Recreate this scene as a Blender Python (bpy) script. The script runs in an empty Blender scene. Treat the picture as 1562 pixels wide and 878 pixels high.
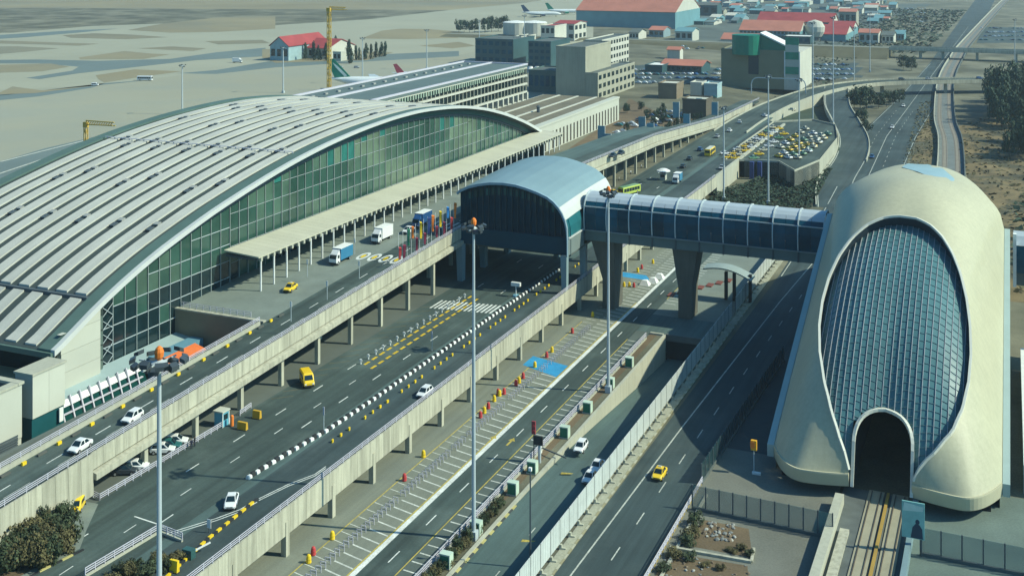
import bpy, math, random
from mathutils import Vector, Matrix
random.seed(7)
R = math.radians
scn = bpy.context.scene
# ---------------------------------------------------------------- camera, sky, sun
F, H, YH, CX = 1760.0, 92.0, -75.0, 781.0          # focal length in px of a 1562 px wide picture, eye height
TH = math.atan2(759.0, 1760.0)                     # direction of the airport roads against the view axis
ST, CT = math.sin(TH), math.cos(TH)
cam = bpy.data.cameras.new('camera'); camo = bpy.data.objects.new('camera', cam)
scn.collection.objects.link(camo); scn.camera = camo
cam.sensor_width = 36.0; cam.lens = F / 1562.0 * 36.0
cam.shift_y = -(439.0 - YH) / 1562.0
cam.clip_start = 1.0; cam.clip_end = 30000.0
camo.location = (0, 0, H); camo.rotation_euler = (R(90), 0, 0)
scn.view_settings.view_transform = 'Standard'; scn.view_settings.look = 'None'
scn.view_settings.exposure = 0.32; scn.view_settings.gamma = 1.0
SUN_EL = R(41.0)
sdx, sdy = 0.972, 0.237                            # towards the sun in the road frame (v, u)
swx, swy = sdx * CT + sdy * ST, -sdx * ST + sdy * CT
SUN_AZ = math.atan2(swx, swy)                      # clockwise from +Y
world = bpy.data.worlds.new('World'); scn.world = world; world.use_nodes = True
nt = world.node_tree; nt.nodes.clear()
sky = nt.nodes.new('ShaderNodeTexSky'); sky.sky_type = 'NISHITA'; sky.sun_disc = False
sky.sun_elevation = SUN_EL; sky.sun_rotation = SUN_AZ
sky.air_density = 1.0; sky.dust_density = 1.5; sky.ozone_density = 2.0
tint = nt.nodes.new('ShaderNodeMix'); tint.data_type = 'RGBA'; tint.blend_type = 'MULTIPLY'
tint.inputs[0].default_value = 1.0; tint.inputs[7].default_value = (0.42, 0.94, 1.20, 1)
bg = nt.nodes.new('ShaderNodeBackground'); bg.inputs[1].default_value = 0.10
out = nt.nodes.new('ShaderNodeOutputWorld')
nt.links.new(sky.outputs[0], tint.inputs[6]); nt.links.new(tint.outputs[2], bg.inputs[0]); nt.links.new(bg.outputs[0], out.inputs[0])
sl = bpy.data.lights.new('sun', 'SUN'); sl.energy = 4.5; sl.angle = R(0.5); sl.color = (0.96, 0.96, 0.74)
so = bpy.data.objects.new('sun', sl); scn.collection.objects.link(so)
so.rotation_euler = Vector((swx * math.cos(SUN_EL), swy * math.cos(SUN_EL), math.sin(SUN_EL))).to_track_quat('Z', 'Y').to_euler()
so.location = (300, 0, 400)
COL = scn.collection

# ---------------------------------------------------------------- frames: (v across, u along the roads, z up)
def W(v, u): return (v * CT + u * ST, -v * ST + u * CT)
def uv(X, Y): return (X * CT - Y * ST, X * ST + Y * CT)
def g(px, py, z=0.0):                              # the place on level z seen at a picture position
    Y = F * (H - z) / (py - YH); X = (px - CX) / F * Y
    return uv(X, Y)
def smooth(t): t = min(max(t, 0), 1); return t * t * (3 - 2 * t)
def lerp(a, b, t): return a + (b - a) * t
def interp(tab, x):
    if x <= tab[0][0]: return tab[0][1]
    for (a, b), (c, d) in zip(tab, tab[1:]):
        if x <= c: return lerp(b, d, (x - a) / (c - a))
    return tab[-1][1]
rnd = random.uniform

# ---------------------------------------------------------------- materials
MATS = {}
def mat(name, rgb, rough=0.8, var=0.12, scale=0.3, metal=0.0, spec=0.3, objvar=0.0, bump=0.0, streak=0.0, dark=None, fine=0.0, coat=0.0, patch=None, lanes=0.0, seams=0.0):
    if name in MATS: return MATS[name]
    m = bpy.data.materials.new(name); m.use_nodes = True; n = m.node_tree; N = n.nodes; L = n.links
    b = N['Principled BSDF']
    b.inputs['Roughness'].default_value = rough; b.inputs['Metallic'].default_value = metal
    b.inputs['Specular IOR Level'].default_value = spec; b.inputs['Coat Weight'].default_value = coat
    geo = N.new('ShaderNodeNewGeometry')
    no = N.new('ShaderNodeTexNoise'); no.inputs['Scale'].default_value = scale; no.inputs['Detail'].default_value = 5.0
    no.inputs['Roughness'].default_value = 0.62
    L.new(geo.outputs['Position'], no.inputs['Vector'])
    mr = N.new('ShaderNodeMapRange'); mr.inputs[1].default_value = 0.3; mr.inputs[2].default_value = 0.7
    mr.inputs[3].default_value = 1 - var; mr.inputs[4].default_value = 1 + var
    L.new(no.outputs['Fac'], mr.inputs[0]); val = mr.outputs[0]
    def mul(a, bsock):
        x = N.new('ShaderNodeMath'); x.operation = 'MULTIPLY'; L.new(a, x.inputs[0]); L.new(bsock, x.inputs[1]); return x.outputs[0]
    if fine > 0:
        n2 = N.new('ShaderNodeTexNoise'); n2.inputs['Scale'].default_value = 3.0; n2.inputs['Detail'].default_value = 4.0
        L.new(geo.outputs['Position'], n2.inputs['Vector'])
        m2 = N.new('ShaderNodeMapRange'); m2.inputs[1].default_value = 0.3; m2.inputs[2].default_value = 0.7
        m2.inputs[3].default_value = 1 - fine; m2.inputs[4].default_value = 1 + fine
        L.new(n2.outputs['Fac'], m2.inputs[0]); val = mul(val, m2.outputs[0])
    if lanes > 0:                                   # tyre wear and seams, drawn out along the roads
        mp = N.new('ShaderNodeMapping'); mp.vector_type = 'TEXTURE'; mp.inputs['Rotation'].default_value = (0, 0, -TH); mp.inputs['Scale'].default_value = (1.6, 60.0, 10.0)
        n4 = N.new('ShaderNodeTexNoise'); n4.inputs['Scale'].default_value = 1.0; n4.inputs['Detail'].default_value = 5.0; n4.inputs['Roughness'].default_value = .6
        L.new(geo.outputs['Position'], mp.inputs[0]); L.new(mp.outputs[0], n4.inputs['Vector'])
        m6 = N.new('ShaderNodeMapRange'); m6.inputs[1].default_value = 0.3; m6.inputs[2].default_value = 0.7; m6.inputs[3].default_value = 1 - lanes; m6.inputs[4].default_value = 1 + lanes
        L.new(n4.outputs['Fac'], m6.inputs[0]); val = mul(val, m6.outputs[0])
    if seams > 0:                                   # cladding joints, level courses
        sx = N.new('ShaderNodeSeparateXYZ'); L.new(geo.outputs['Position'], sx.inputs[0])
        ms = N.new('ShaderNodeMath'); ms.operation = 'MULTIPLY'; ms.inputs[1].default_value = 1.25; L.new(sx.outputs[2], ms.inputs[0])
        mf = N.new('ShaderNodeMath'); mf.operation = 'FRACT'; L.new(ms.outputs[0], mf.inputs[0])
        mg = N.new('ShaderNodeMapRange'); mg.inputs[1].default_value = 0.0; mg.inputs[2].default_value = 0.10; mg.inputs[3].default_value = 1 - seams; mg.inputs[4].default_value = 1.0
        L.new(mf.outputs[0], mg.inputs[0]); val = mul(val, mg.outputs[0])
    if streak > 0:                                  # rain streaks: stretched along z
        mp = N.new('ShaderNodeMapping'); mp.inputs['Scale'].default_value = (1.3, 1.3, 0.09)
        n3 = N.new('ShaderNodeTexNoise'); n3.inputs['Scale'].default_value = 1.0; n3.inputs['Detail'].default_value = 4.0
        L.new(geo.outputs['Position'], mp.inputs[0]); L.new(mp.outputs[0], n3.inputs['Vector'])
        m3 = N.new('ShaderNodeMapRange'); m3.inputs[1].default_value = 0.35; m3.inputs[2].default_value = 0.6
        m3.inputs[3].default_value = 1 - streak; m3.inputs[4].default_value = 1.0
        L.new(n3.outputs['Fac'], m3.inputs[0]); val = mul(val, m3.outputs[0])
    if objvar > 0:
        oi = N.new('ShaderNodeObjectInfo'); m4 = N.new('ShaderNodeMapRange')
        m4.inputs[3].default_value = 1 - objvar; m4.inputs[4].default_value = 1 + objvar
        L.new(oi.outputs['Random'], m4.inputs[0]); val = mul(val, m4.outputs[0])
    mx = N.new('ShaderNodeVectorMath'); mx.operation = 'SCALE'
    L.new(val, mx.inputs['Scale'])
    if patch:                                       # second colour in patches: (rgb, scale, low, high)
        n5 = N.new('ShaderNodeTexNoise'); n5.inputs['Scale'].default_value = patch[1]; n5.inputs['Detail'].default_value = 6.0
        n5.inputs['Roughness'].default_value = 0.6
        L.new(geo.outputs['Position'], n5.inputs['Vector'])
        m5 = N.new('ShaderNodeMapRange'); m5.inputs[1].default_value = patch[2]; m5.inputs[2].default_value = patch[3]
        L.new(n5.outputs['Fac'], m5.inputs[0])
        c = N.new('ShaderNodeMix'); c.data_type = 'RGBA'; c.inputs[6].default_value = (*rgb, 1); c.inputs[7].default_value = (*patch[0], 1)
        L.new(m5.outputs[0], c.inputs[0]); L.new(c.outputs[2], mx.inputs[0])
    else:
        mx.inputs[0].default_value = rgb
    L.new(mx.outputs[0], b.inputs['Base Color'])
    if bump > 0:
        bp = N.new('ShaderNodeBump'); bp.inputs['Strength'].default_value = bump; bp.inputs['Distance'].default_value = 0.1
        nb = N.new('ShaderNodeTexNoise'); nb.inputs['Scale'].default_value = 4.0; nb.inputs['Detail'].default_value = 4.0
        L.new(geo.outputs['Position'], nb.inputs['Vector']); L.new(nb.outputs['Fac'], bp.inputs['Height']); L.new(bp.outputs[0], b.inputs['Normal'])
    MATS[name] = m
    return m
ASPH = mat('asphalt', (0.046, 0.068, 0.062), 0.85, 0.22, 0.035, fine=0.10, patch=((0.068, 0.094, 0.085), 0.05, 0.49, 0.6), lanes=0.28)
ASPH_D = mat('asphalt_highway', (0.036, 0.056, 0.058), 0.85, 0.2, 0.03, fine=0.08, patch=((0.052, 0.074, 0.074), 0.04, 0.48, 0.6), lanes=0.28)
ASPH_P = mat('asphalt_parking', (0.185, 0.20, 0.16), 0.9, 0.16, 0.06, fine=0.08, patch=((0.14, 0.155, 0.13), 0.06, 0.45, 0.65), lanes=0.12)
ASPH_L = mat('asphalt_light', (0.075, 0.118, 0.112), 0.9, 0.15, 0.05, fine=0.08, lanes=0.20)
PAVE = mat('pavement', (0.17, 0.20, 0.175), 0.9, 0.12, 0.2, fine=0.08)
CONC = mat('concrete', (0.44, 0.43, 0.335), 0.85, 0.12, 0.10, objvar=0.08, streak=0.28, fine=.04)
CONC_W = mat('concrete_wall', (0.40, 0.40, 0.32), 0.85, 0.08, 0.12, objvar=0.04, streak=0.10)
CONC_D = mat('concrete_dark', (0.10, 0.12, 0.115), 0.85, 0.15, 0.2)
CREAM = mat('cream_panel', (0.46, 0.47, 0.40), 0.7, 0.05, 0.1, objvar=0.05)
LILAC = mat('painted_rail', (0.50, 0.49, 0.55), 0.6, 0.05)
WHITE = mat('white_paint', (0.70, 0.71, 0.68), 0.6, 0.1, 0.6)
LINE = mat('line_paint', (0.60, 0.62, 0.58), 0.8, 0.2, 0.5, fine=0.2)
LINE_F = mat('line_paint_worn', (0.40, 0.42, 0.37), 0.85, 0.25, 0.5, fine=0.3)
LINE_Y = mat('line_yellow', (0.42, 0.33, 0.07), 0.8, 0.25, 0.5, fine=0.25)
YEL = mat('yellow_paint', (0.72, 0.50, 0.02), 0.6, 0.12, 0.8)
BLK = mat('black_paint', (0.025, 0.028, 0.03), 0.7, 0.2)
RED = mat('red_paint', (0.45, 0.05, 0.05), 0.6, 0.1)
ORANGE = mat('orange_paint', (0.75, 0.20, 0.03), 0.6, 0.1)
BLUE = mat('blue_paint', (0.03, 0.20, 0.50), 0.7, 0.15, 0.4)
GREEN = mat('green_paint', (0.02, 0.16, 0.09), 0.6, 0.1)
STEEL = mat('galvanised_steel', (0.42, 0.48, 0.50), 0.45, 0.06, metal=0.0, spec=0.5)
STEEL_D = mat('dark_steel', (0.07, 0.09, 0.10), 0.6, 0.1)
RIBW = mat('roof_band_white', (0.46, 0.46, 0.405), 0.6, 0.10, 0.06, objvar=0.04, fine=0.05, lanes=0.08)
RIBG = mat('roof_gap_grey', (0.045, 0.062, 0.06), 0.7, 0.12, 0.15)
RIBT = mat('roof_edge_teal', (0.085, 0.14, 0.12), 0.6, 0.12, 0.15)
FASC = mat('fascia_white', (0.50, 0.52, 0.50), 0.5, 0.05)
G_DK = mat('glass_dark', (0.008, 0.022, 0.026), 0.12, 0.3, 0.4, spec=0.6)
G_GR = mat('glass_green', (0.030, 0.078, 0.060), 0.15, 0.3, 0.10, spec=0.5, objvar=0.14)
G_TE = mat('glass_teal', (0.022, 0.135, 0.115), 0.12, 0.2, 0.3, spec=0.5, objvar=0.2)
G_PA = mat('glass_pale', (0.110, 0.165, 0.115), 0.2, 0.35, 0.10, spec=0.45, objvar=0.12)
G_MI = mat('glass_middle', (0.060, 0.112, 0.082), 0.16, 0.3, 0.10, spec=0.5, objvar=0.12)
G_BL = mat('glass_blue', (0.005, 0.062, 0.100), 0.15, 0.3, 0.2, spec=0.12, objvar=0.25)
G_OV = mat('glass_oval', (0.062, 0.155, 0.172), 0.38, 0.14, 0.08, spec=0.3, objvar=0.10)
SHELL = mat('shell_cladding', (0.44, 0.425, 0.295), 0.5, 0.06, 0.06, spec=0.3, fine=0.03, seams=0.06, streak=0.08)
SHELL_E = mat('shell_edge', (0.30, 0.36, 0.33), 0.5, 0.05)
HALLR = mat('hall_roof_metal', (0.20, 0.29, 0.31), 0.35, 0.06, 0.1, spec=0.5, fine=0.02)
DIRT = mat('dry_earth', (0.105, 0.105, 0.070), 0.95, 0.35, 0.03, fine=0.2, patch=((0.155, 0.15, 0.105), 0.015, 0.42, 0.6))
FIELD = mat('dry_field', (0.235, 0.205, 0.125), 0.95, 0.16, 0.004, patch=((0.185, 0.18, 0.13), 0.0025, 0.44, 0.60))
APRON = mat('apron_concrete', (0.30, 0.295, 0.22), 0.9, 0.08, 0.006, fine=0.03, patch=((0.265, 0.272, 0.215), 0.012, 0.45, 0.6))
TAXIW = mat('taxiway', (0.305, 0.305, 0.23), 0.9, 0.07, 0.01)
TAXID = mat('taxiway_dark', (0.13, 0.17, 0.165), 0.9, 0.12, 0.012)
BROWN = mat('brown_earth', (0.135, 0.10, 0.06), 0.95, 0.3, 0.06, fine=0.2)
LEAF = mat('foliage', (0.045, 0.062, 0.030), 0.8, 0.55, 1.4, objvar=0.3)
LEAF_B = mat('foliage_olive', (0.095, 0.085, 0.036), 0.8, 0.55, 1.4, objvar=0.3)
LEAF_T = mat('foliage_dark', (0.030, 0.056, 0.034), 0.8, 0.5, 1.0, objvar=0.25)
BARK = mat('bark', (0.09, 0.065, 0.045), 0.9, 0.2)
TYRE = mat('tyre_rubber', (0.012, 0.013, 0.014), 0.8, 0.1)
CGLASS = mat('car_glass', (0.010, 0.025, 0.032), 0.08, 0.1, spec=0.6)
SILV = mat('rim_silver', (0.45, 0.46, 0.47), 0.35, 0.05, metal=0.6)
LAMP = mat('lamp_lens', (0.75, 0.76, 0.72), 0.2, 0.02)

# ---------------------------------------------------------------- mesh helpers
class MB:
    def __init__(s): s.v = []; s.f = []; s.smooth = False
    def add(s, pts, faces):
        k = len(s.v); s.v += [tuple(p) for p in pts]; s.f += [tuple(i + k for i in f) for f in faces]; return s
    def box(s, x0, x1, y0, y1, z0, z1):
        return s.add([(x0, y0, z0), (x1, y0, z0), (x1, y1, z0), (x0, y1, z0), (x0, y0, z1), (x1, y0, z1), (x1, y1, z1), (x0, y1, z1)],
                     [(3, 2, 1, 0), (4, 5, 6, 7), (0, 1, 5, 4), (1, 2, 6, 5), (2, 3, 7, 6), (3, 0, 4, 7)])
    def poly(s, pts): return s.add(pts, [tuple(range(len(pts)))])
    def flat(s, pts, z): return s.poly([(p[0], p[1], z) for p in pts])
    def prism(s, pts, z0, z1):
        if sum(a[0] * b[1] - b[0] * a[1] for a, b in zip(pts, pts[1:] + pts[:1])) < 0: pts = pts[::-1]
        n = len(pts)
        return s.add([(p[0], p[1], z0) for p in pts] + [(p[0], p[1], z1) for p in pts],
                     [tuple(range(n))[::-1], tuple(range(n, 2 * n))] + [(i, (i + 1) % n, n + (i + 1) % n, n + i) for i in range(n)])
    def loft(s, rings, closed=True, caps=True):
        n = len(rings[0]); fs = []
        for r in range(len(rings) - 1):
            for i in range(n if closed else n - 1):
                j = (i + 1) % n; fs.append((r * n + i, r * n + j, (r + 1) * n + j, (r + 1) * n + i))
        if caps and closed: fs += [tuple(range(n))[::-1], tuple(range((len(rings) - 1) * n, len(rings) * n))]
        return s.add([p for r in rings for p in r], fs)
    def tube(s, p0, p1, r0, r1=None, n=8):
        r1 = r0 if r1 is None else r1
        p0, p1 = Vector(p0), Vector(p1); d = (p1 - p0).normalized()
        a = d.orthogonal().normalized(); b = d.cross(a)
        c = [(math.cos(2 * math.pi * i / n), math.sin(2 * math.pi * i / n)) for i in range(n)]
        return s.loft([[p0 + (a * x + b * y) * r0 for x, y in c], [p1 + (a * x + b * y) * r1 for x, y in c]])
    def bar(s, p0, p1, w, h):                       # rectangular bar, w sideways, h upwards
        p0, p1 = Vector(p0), Vector(p1); d = (p1 - p0).normalized()
        up = Vector((0, 0, 1)) if abs(d.z) < 0.95 else Vector((0, 1, 0))
        a = d.cross(up).normalized() * (w / 2); b = a.cross(d).normalized() * (h / 2)
        return s.loft([[p - a - b, p + a - b, p + a + b, p - a + b] for p in (p0, p1)])
    def lathe(s, prof, n=12, cx=0, cy=0):
        return s.loft([[(cx + r * math.cos(2 * math.pi * i / n), cy + r * math.sin(2 * math.pi * i / n), z) for i in range(n)] for r, z in prof])
    def mesh(s, name, m, off=(0, 0, 0)):
        me = bpy.data.meshes.new(name)
        me.from_pydata([(x - off[0], y - off[1], z - off[2]) for x, y, z in s.v], [], s.f)
        me.materials.append(m)
        if s.smooth: me.polygons.foreach_set('use_smooth', [True] * len(me.polygons))
        me.update(); return me
BASE = {}
def props(o, label=None, cat=None, group=None, kind=None):
    if label: o['label'] = label
    if cat: o['category'] = cat
    if group: o['group'] = group
    if kind: o['kind'] = kind
    return o
def root(name, label, cat, v=0, u=0, z=0, rot=0, group=None):
    o = bpy.data.objects.new(name, None); COL.objects.link(o); o.empty_display_size = 0.5
    X, Y = W(v, u); o.location = (X, Y, z); o.rotation_euler = (0, 0, rot - TH); BASE[o.name] = (v, u, z)
    return props(o, label, cat, group)
def link(name, me, parent=None, at=(0, 0, 0), kind=None, label=None):
    o = bpy.data.objects.new(name, me); COL.objects.link(o)
    if parent is not None: o.parent = parent; o.location = at
    else: o.rotation_euler = (0, 0, -TH)
    return props(o, label, None, None, kind)
def top(o):
    while o.parent: o = o.parent
    return o
def part(name, mb, m, parent, kind=None, label=None):   # mb in (v, u, z) of the place
    return link(name, mb.mesh(name, m, BASE[top(parent).name]), parent, kind=kind, label=label)
def struct(name, mb, m, parent=None, kind='structure'):
    if parent is None: return link(name, mb.mesh(name, m), kind=kind)
    return link(name, mb.mesh(name, m), parent)
def thing(name, mb, m, label, cat, v=0, u=0, z=0, rot=0, group=None):   # a thing that is one mesh, mb in its own frame
    o = link(name, mb.mesh(name, m)); X, Y = W(v, u); o.location = (X, Y, z); o.rotation_euler = (0, 0, rot - TH); BASE[o.name] = (0, 0, 0)
    return props(o, label, cat, group)
KIDS = {}
def copy_tree(src, parent=None):
    c = src.copy(); COL.objects.link(c)
    if parent is not None: c.parent = parent
    for ch in src.children: copy_tree(ch, c)
    return c
def place(src, v, u, z, rot=0, label=None, group=None):
    c = copy_tree(src); X, Y = W(v, u); c.location = (X, Y, z); c.rotation_euler = (0, 0, rot - TH)
    BASE[c.name] = (v, u, z)
    if label: c['label'] = label
    if group: c['group'] = group
    return c
def discard(src):
    for ch in list(src.children): discard(ch)
    bpy.data.objects.remove(src)

# ---------------------------------------------------------------- levels
Z2 = 6.5                                            # arrivals level (mid road, terminal ground, apron)
def zg(v, u):                                       # ground
    w = lerp(3.0, 260.0, smooth((u - 560) / 500.0))
    return Z2 * smooth((-116.0 - v) / w)
D1T = [(60, 10.2), (121, 13.1), (269, 19.8), (364, 20.3), (450, 17.6), (565, 9.6), (660, 7.4), (720, 7.3)]
def d1(u): return interp(D1T, u) - 0.9               # surface of the departures viaduct
def gt(px, py, it=8):                               # place on the terrain
    z = 0.0
    for _ in range(it):
        v, u = g(px, py, z); z = zg(v, u)
    return v, u, z

# ---------------------------------------------------------------- ground
def sheet(name, pts, z, m, kind='structure'):
    return struct(name, MB().flat(pts, z), m, kind=kind)
TRU0, TRU1, TRV0, TRV1 = 178.0, 268.0, -75.6, -64.2   # the ramp road sinks between these
def trz(u): return -6.0 * smooth((u - TRU0) / (TRU1 + 15 - TRU0))
us = sorted(set([-60, 0, 40, TRU0, TRU1, 300, 340, 400, 480, 560] + list(range(600, 1500, 60)) + list(range(1500, 3200, 200)) + [4000, 6000, 9000, 14000]))
vs = [-9000, -4000, -2500, -1500, -1000, -700, -500, -400, -330, -280, -240, -200, -170, -150, -135, -128, -124, -121, -119, -118, -117.4, -116.8, -116, -110, -100, TRV0, TRV1, -40, 0, 60, 140, 300, 600, 1200, 3000, 8000]
mb = MB(); nv = len(vs)
mb.v = [(v, u, zg(v, u)) for u in us for v in vs]
for i in range(len(us) - 1):
    for j in range(nv - 1):
        if vs[j] == TRV0 and TRU0 <= us[i] < TRU1: continue
        mb.f.append((i * nv + j, i * nv + j + 1, (i + 1) * nv + j + 1, (i + 1) * nv + j))
struct('ground', mb, DIRT)
# ramp road in its trench, its side walls and the mouth of the underpass
mb = MB(); uu = [TRU0 + (TRU1 + 14 - TRU0) * i / 24 for i in range(25)]
mb.loft([[(TRV0 + .3, u, trz(u) + .02), (TRV1 - .3, u, trz(u) + .02)] for u in uu], closed=False)
struct('ramp_road', mb, ASPH_L)
def band(v0, v1, u0, u1): return [(v0, u0), (v1, u0), (v1, u1), (v0, u1)]
# parking strip, its road, service strip, highway (sheets a few mm above each other)
sheet('parking_lot', band(-118.5, -88.6, 60, 398), 0.012, ASPH_P)
sheet('parking_road', band(-88.6, -83.0, 60, 398), 0.016, ASPH)
sheet('parking_bays', band(-83.0, -79.4, 60, 398), 0.012, mat('asphalt_bays', (0.088, 0.112, 0.100), 0.9, 0.14, 0.06, fine=0.08))
sheet('planting_strip_path', band(-79.4, -77.6, 60, 268), 0.014, BROWN)
sheet('service_road', [(-75.6, 60), (-64.2, 60), (-64.2, TRU0), (-75.6, TRU0)], 0.014, ASPH_L)
sheet('service_yard', [(-83, 282.4), (-64.2, 282.4), (-64.2, 398), (-83, 398)], 0.020, PAVE)
hw = [(60, -62.0, -49.4), (180, -61.6, -49.4), (260, -60.8, -47.5), (330, -60.0, -44.0), (420, -61.0, -41.5), (520, -64.5, -41), (600, -69, -42), (760, -64, -40), (1000, -60, -36), (1700, -60, -30), (3000, -58, -20), (6000, -50, 20)]
mb = MB(); mb.loft([[(a, u, .02), (b, u, .02)] for u, a, b in hw], closed=False); hwy = struct('highway', mb, ASPH_D)
# painted markings lie 4 mm and more above their road
def dash_strip(mb, v, u0, u1, step, ln, w, z, dv=0.0):
    u = u0
    while u < u1: 
        mb.flat([(v + dv * (u - u0) - w / 2, u), (v + dv * (u - u0) + w / 2, u), (v + dv * (u + ln - u0) + w / 2, u + ln), (v + dv * (u + ln - u0) - w / 2, u + ln)], z); u += step
mb = MB()
pl = [(60, -60.2), (160, -59.4), (218, -58.1), (306, -55.3), (361, -52.6), (430, -51.2), (600, -56), (1500, -46)]
mb.loft([[(v - .13, u, .028), (v + .13, u, .028)] for u, v in pl], closed=False)
for u in range(70, 700, 12):
    v = interp(pl, u) + 4.0; mb.flat([(v - .1, u), (v + .1, u), (v + .13, u + 4.2), (v - .07, u + 4.2)], .028)
    if u > 420: v = interp(pl, u) - 5; mb.flat([(v - .1, u), (v + .1, u), (v + .1, u + 4), (v - .1, u + 4)], .028)
struct('lane_markings', mb, LINE_F, hwy)
mb = MB(); mb.loft([[(a + .6, u, .028), (a + .85, u, .028)] for u, a, b in hw[3:9]], closed=False)
mb.loft([[(b - .75, u, .028), (b - .5, u, .028)] for u, a, b in hw[3:9]], closed=False); struct('edge_lines', mb, LINE_F, hwy)
# parking markings
mb = MB(); mb.flat(band(-89.45, -88.55, 60, 398), .022)
struct('white_edge_line', mb, LINE)
mb = MB(); mb.flat(band(-83.25, -83.05, 60, 262), .024); mb.flat(band(-89.75, -89.5, 60, 290), .022); mb.flat(band(-97.6, -97.4, 60, 270), .022)
mb.flat(band(-83.2, -83.0, 296, 330), .024)
struct('yellow_bay_lines', mb, LINE_Y)
mb = MB()
for k in range(int((396 - 62) / 2.62)):
    u = 62 + 2.62 * k
    sk = .55
    if not (233 < u < 243):
        mb.flat([(-93.6, u + sk * 1.3), (-89.8, u - .2), (-89.8, u + .12), (-93.6, u + sk * 1.3 + .32)], .0225)
    mb.flat([(-97.3, u + .9), (-94.5, u + .3), (-94.5, u + .48), (-97.3, u + 1.08)], .0225)
    if u < 400 and not (262 < u < 292):
        mb.flat([(-82.8, u), (-79.8, u - .3), (-79.8, u - .02), (-82.8, u + .28)], .0225)
struct('bay_lines', mb, mat('bay_line_paint', (0.50, 0.52, 0.47), 0.85, 0.22, 0.5, fine=0.25))
mb = MB(); dash_strip(mb, -85.9, 66, 380, 12.3, 3.6, .2, .024); struct('road_dashes', mb, LINE)
sheet('blue_bay', [(-99.4, 236.5), (-89.9, 232.6), (-89.9, 239.8), (-99.4, 242.6)], .0235, mat('bay_blue', (0.03, 0.25, 0.47), 0.85, 0.15, 0.4, fine=0.1))
mb = MB()
for px, py in ((752, 668), (780, 672)):
    v, u = g(px, py); mb.flat([(v - .2, u - 2.2), (v + .2, u - 2.2), (v + .2, u), (v + .7, u), (v, u + 1.4), (v - .7, u), (v - .2, u)], .024)
for px, py in ((805, 825), (864, 722)):
    v, u = g(px, py); mb.flat([(v - .9, u - .6), (v - .2, u - .3), (v + .9, u + .2), (v + 1.1, u + .6), (v + .1, u + .4), (v - 1.0, u + .2)], .024)
struct('road_arrows', mb, LINE_Y)
mb = MB(); dash_strip(mb, -69.5, 70, 176, 14, 2.6, .18, .024); struct('service_dashes', mb, LINE_F)

# arrivals level: roads at z = 6.5
sheet('arrivals_road', band(-130.0, -112.9, 60, 596), Z2 + .012, ASPH)
sheet('arrivals_lane', band(-111.0, -101.2, 60, 560), Z2 + .012, ASPH_D)
sheet('hatched_strip', band(-112.9, -111.0, 60, 596), Z2 + .016, ASPH_L)
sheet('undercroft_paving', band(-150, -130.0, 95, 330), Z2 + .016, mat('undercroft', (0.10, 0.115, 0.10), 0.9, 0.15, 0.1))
mb = MB()
for v in (-124.2, -116.6):
    for k in range(26):
        u = 112 + 12.6 * k + (3 if v < -120 else 0)
        if rnd(0, 1) < .55: mb.flat([(v - .11, u), (v + .11, u), (v + .11, u + 3.3), (v - .11, u + 3.3)], Z2 + .02)
for v in (-119.6,):
    for k in range(8): mb.flat([(v - .08, 108 + 12.6 * k), (v + .08, 108 + 12.6 * k), (v + .08, 110.6 + 12.6 * k), (v - .08, 110.6 + 12.6 * k)], Z2 + .02)
a, b = g(205, 787, Z2), g(262, 806, Z2); mb.bar((*a, Z2 + .0), (*b, Z2 + .0), .25, .05)
for off in (0, .55):
    pts = [g(px, py + off * 6, Z2) for px, py in ((255, 813), (330, 790), (365, 777), (392, 762))]
    for p, q in zip(pts, pts[1:]): mb.bar((*p, Z2), (*q, Z2), .16, .05)
    pts = [g(px, py + off * 5, Z2) for px, py in ((395, 760), (440, 738), (480, 723), (497, 711))]
    for p, q in zip(pts, pts[1:]): mb.bar((*p, Z2), (*q, Z2), .16, .05)
struct('arrivals_markings', mb, LINE)
mb = MB()                                           # zebra crossing by the hall
z0, z1 = g(662, 466, Z2), g(752, 474, Z2)
for k in range(15):
    t = k / 14; v = lerp(z0[0], z1[0], t); u = lerp(z0[1], z1[1], t)
    mb.flat([(v - .26, u - 2), (v + .26, u - 2), (v + .26, u + 4.6), (v - .26, u + 4.6)], Z2 + .02)
struct('zebra_crossing', mb, LINE)
mb = MB()                                           # two broken yellow lines beside the drop-off posts
for s, off in ((g(556, 556, Z2), 0), (g(566, 562, Z2), 0)):
    for k in range(17):
        u = s[1] + k * 3.1; mb.flat([(s[0] - .3, u), (s[0] + .3, u), (s[0] + .3, u + 2.0), (s[0] - .3, u + 2.0)], Z2 + .022)
struct('yellow_dashes', mb, mat('yellow_line_bright', (0.55, 0.37, 0.02), .8, .2, .5, fine=.25))
mb = MB()
for k in range(16):
    u = 184 + k * 4.1; mb.flat([(-129.6, u), (-129.4, u), (-126.3, u + 3), (-126.5, u + 3)], Z2 + .02)
struct('faint_bay_lines', mb, mat('line_faint', (0.16, 0.125, 0.055), 0.9, 0.3, 0.6))

# ---------------------------------------------------------------- railings
def railing(mb, path, h=1.0, step=2.0, rails=(0.38, 0.68, 1.0), w=.07):
    for p, q in zip(path, path[1:]):
        p, q = Vector(p), Vector(q); L = (q - p).length; n = max(1, int(L / step))
        for r in rails: mb.bar(p + Vector((0, 0, h * r)), q + Vector((0, 0, h * r)), w, w * 1.3)
        for k in range(n + 1):
            c = p.lerp(q, k / n); mb.box(c.x - w * .7, c.x + w * .7, c.y - w * .7, c.y + w * .7, c.z, c.z + h)
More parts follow.
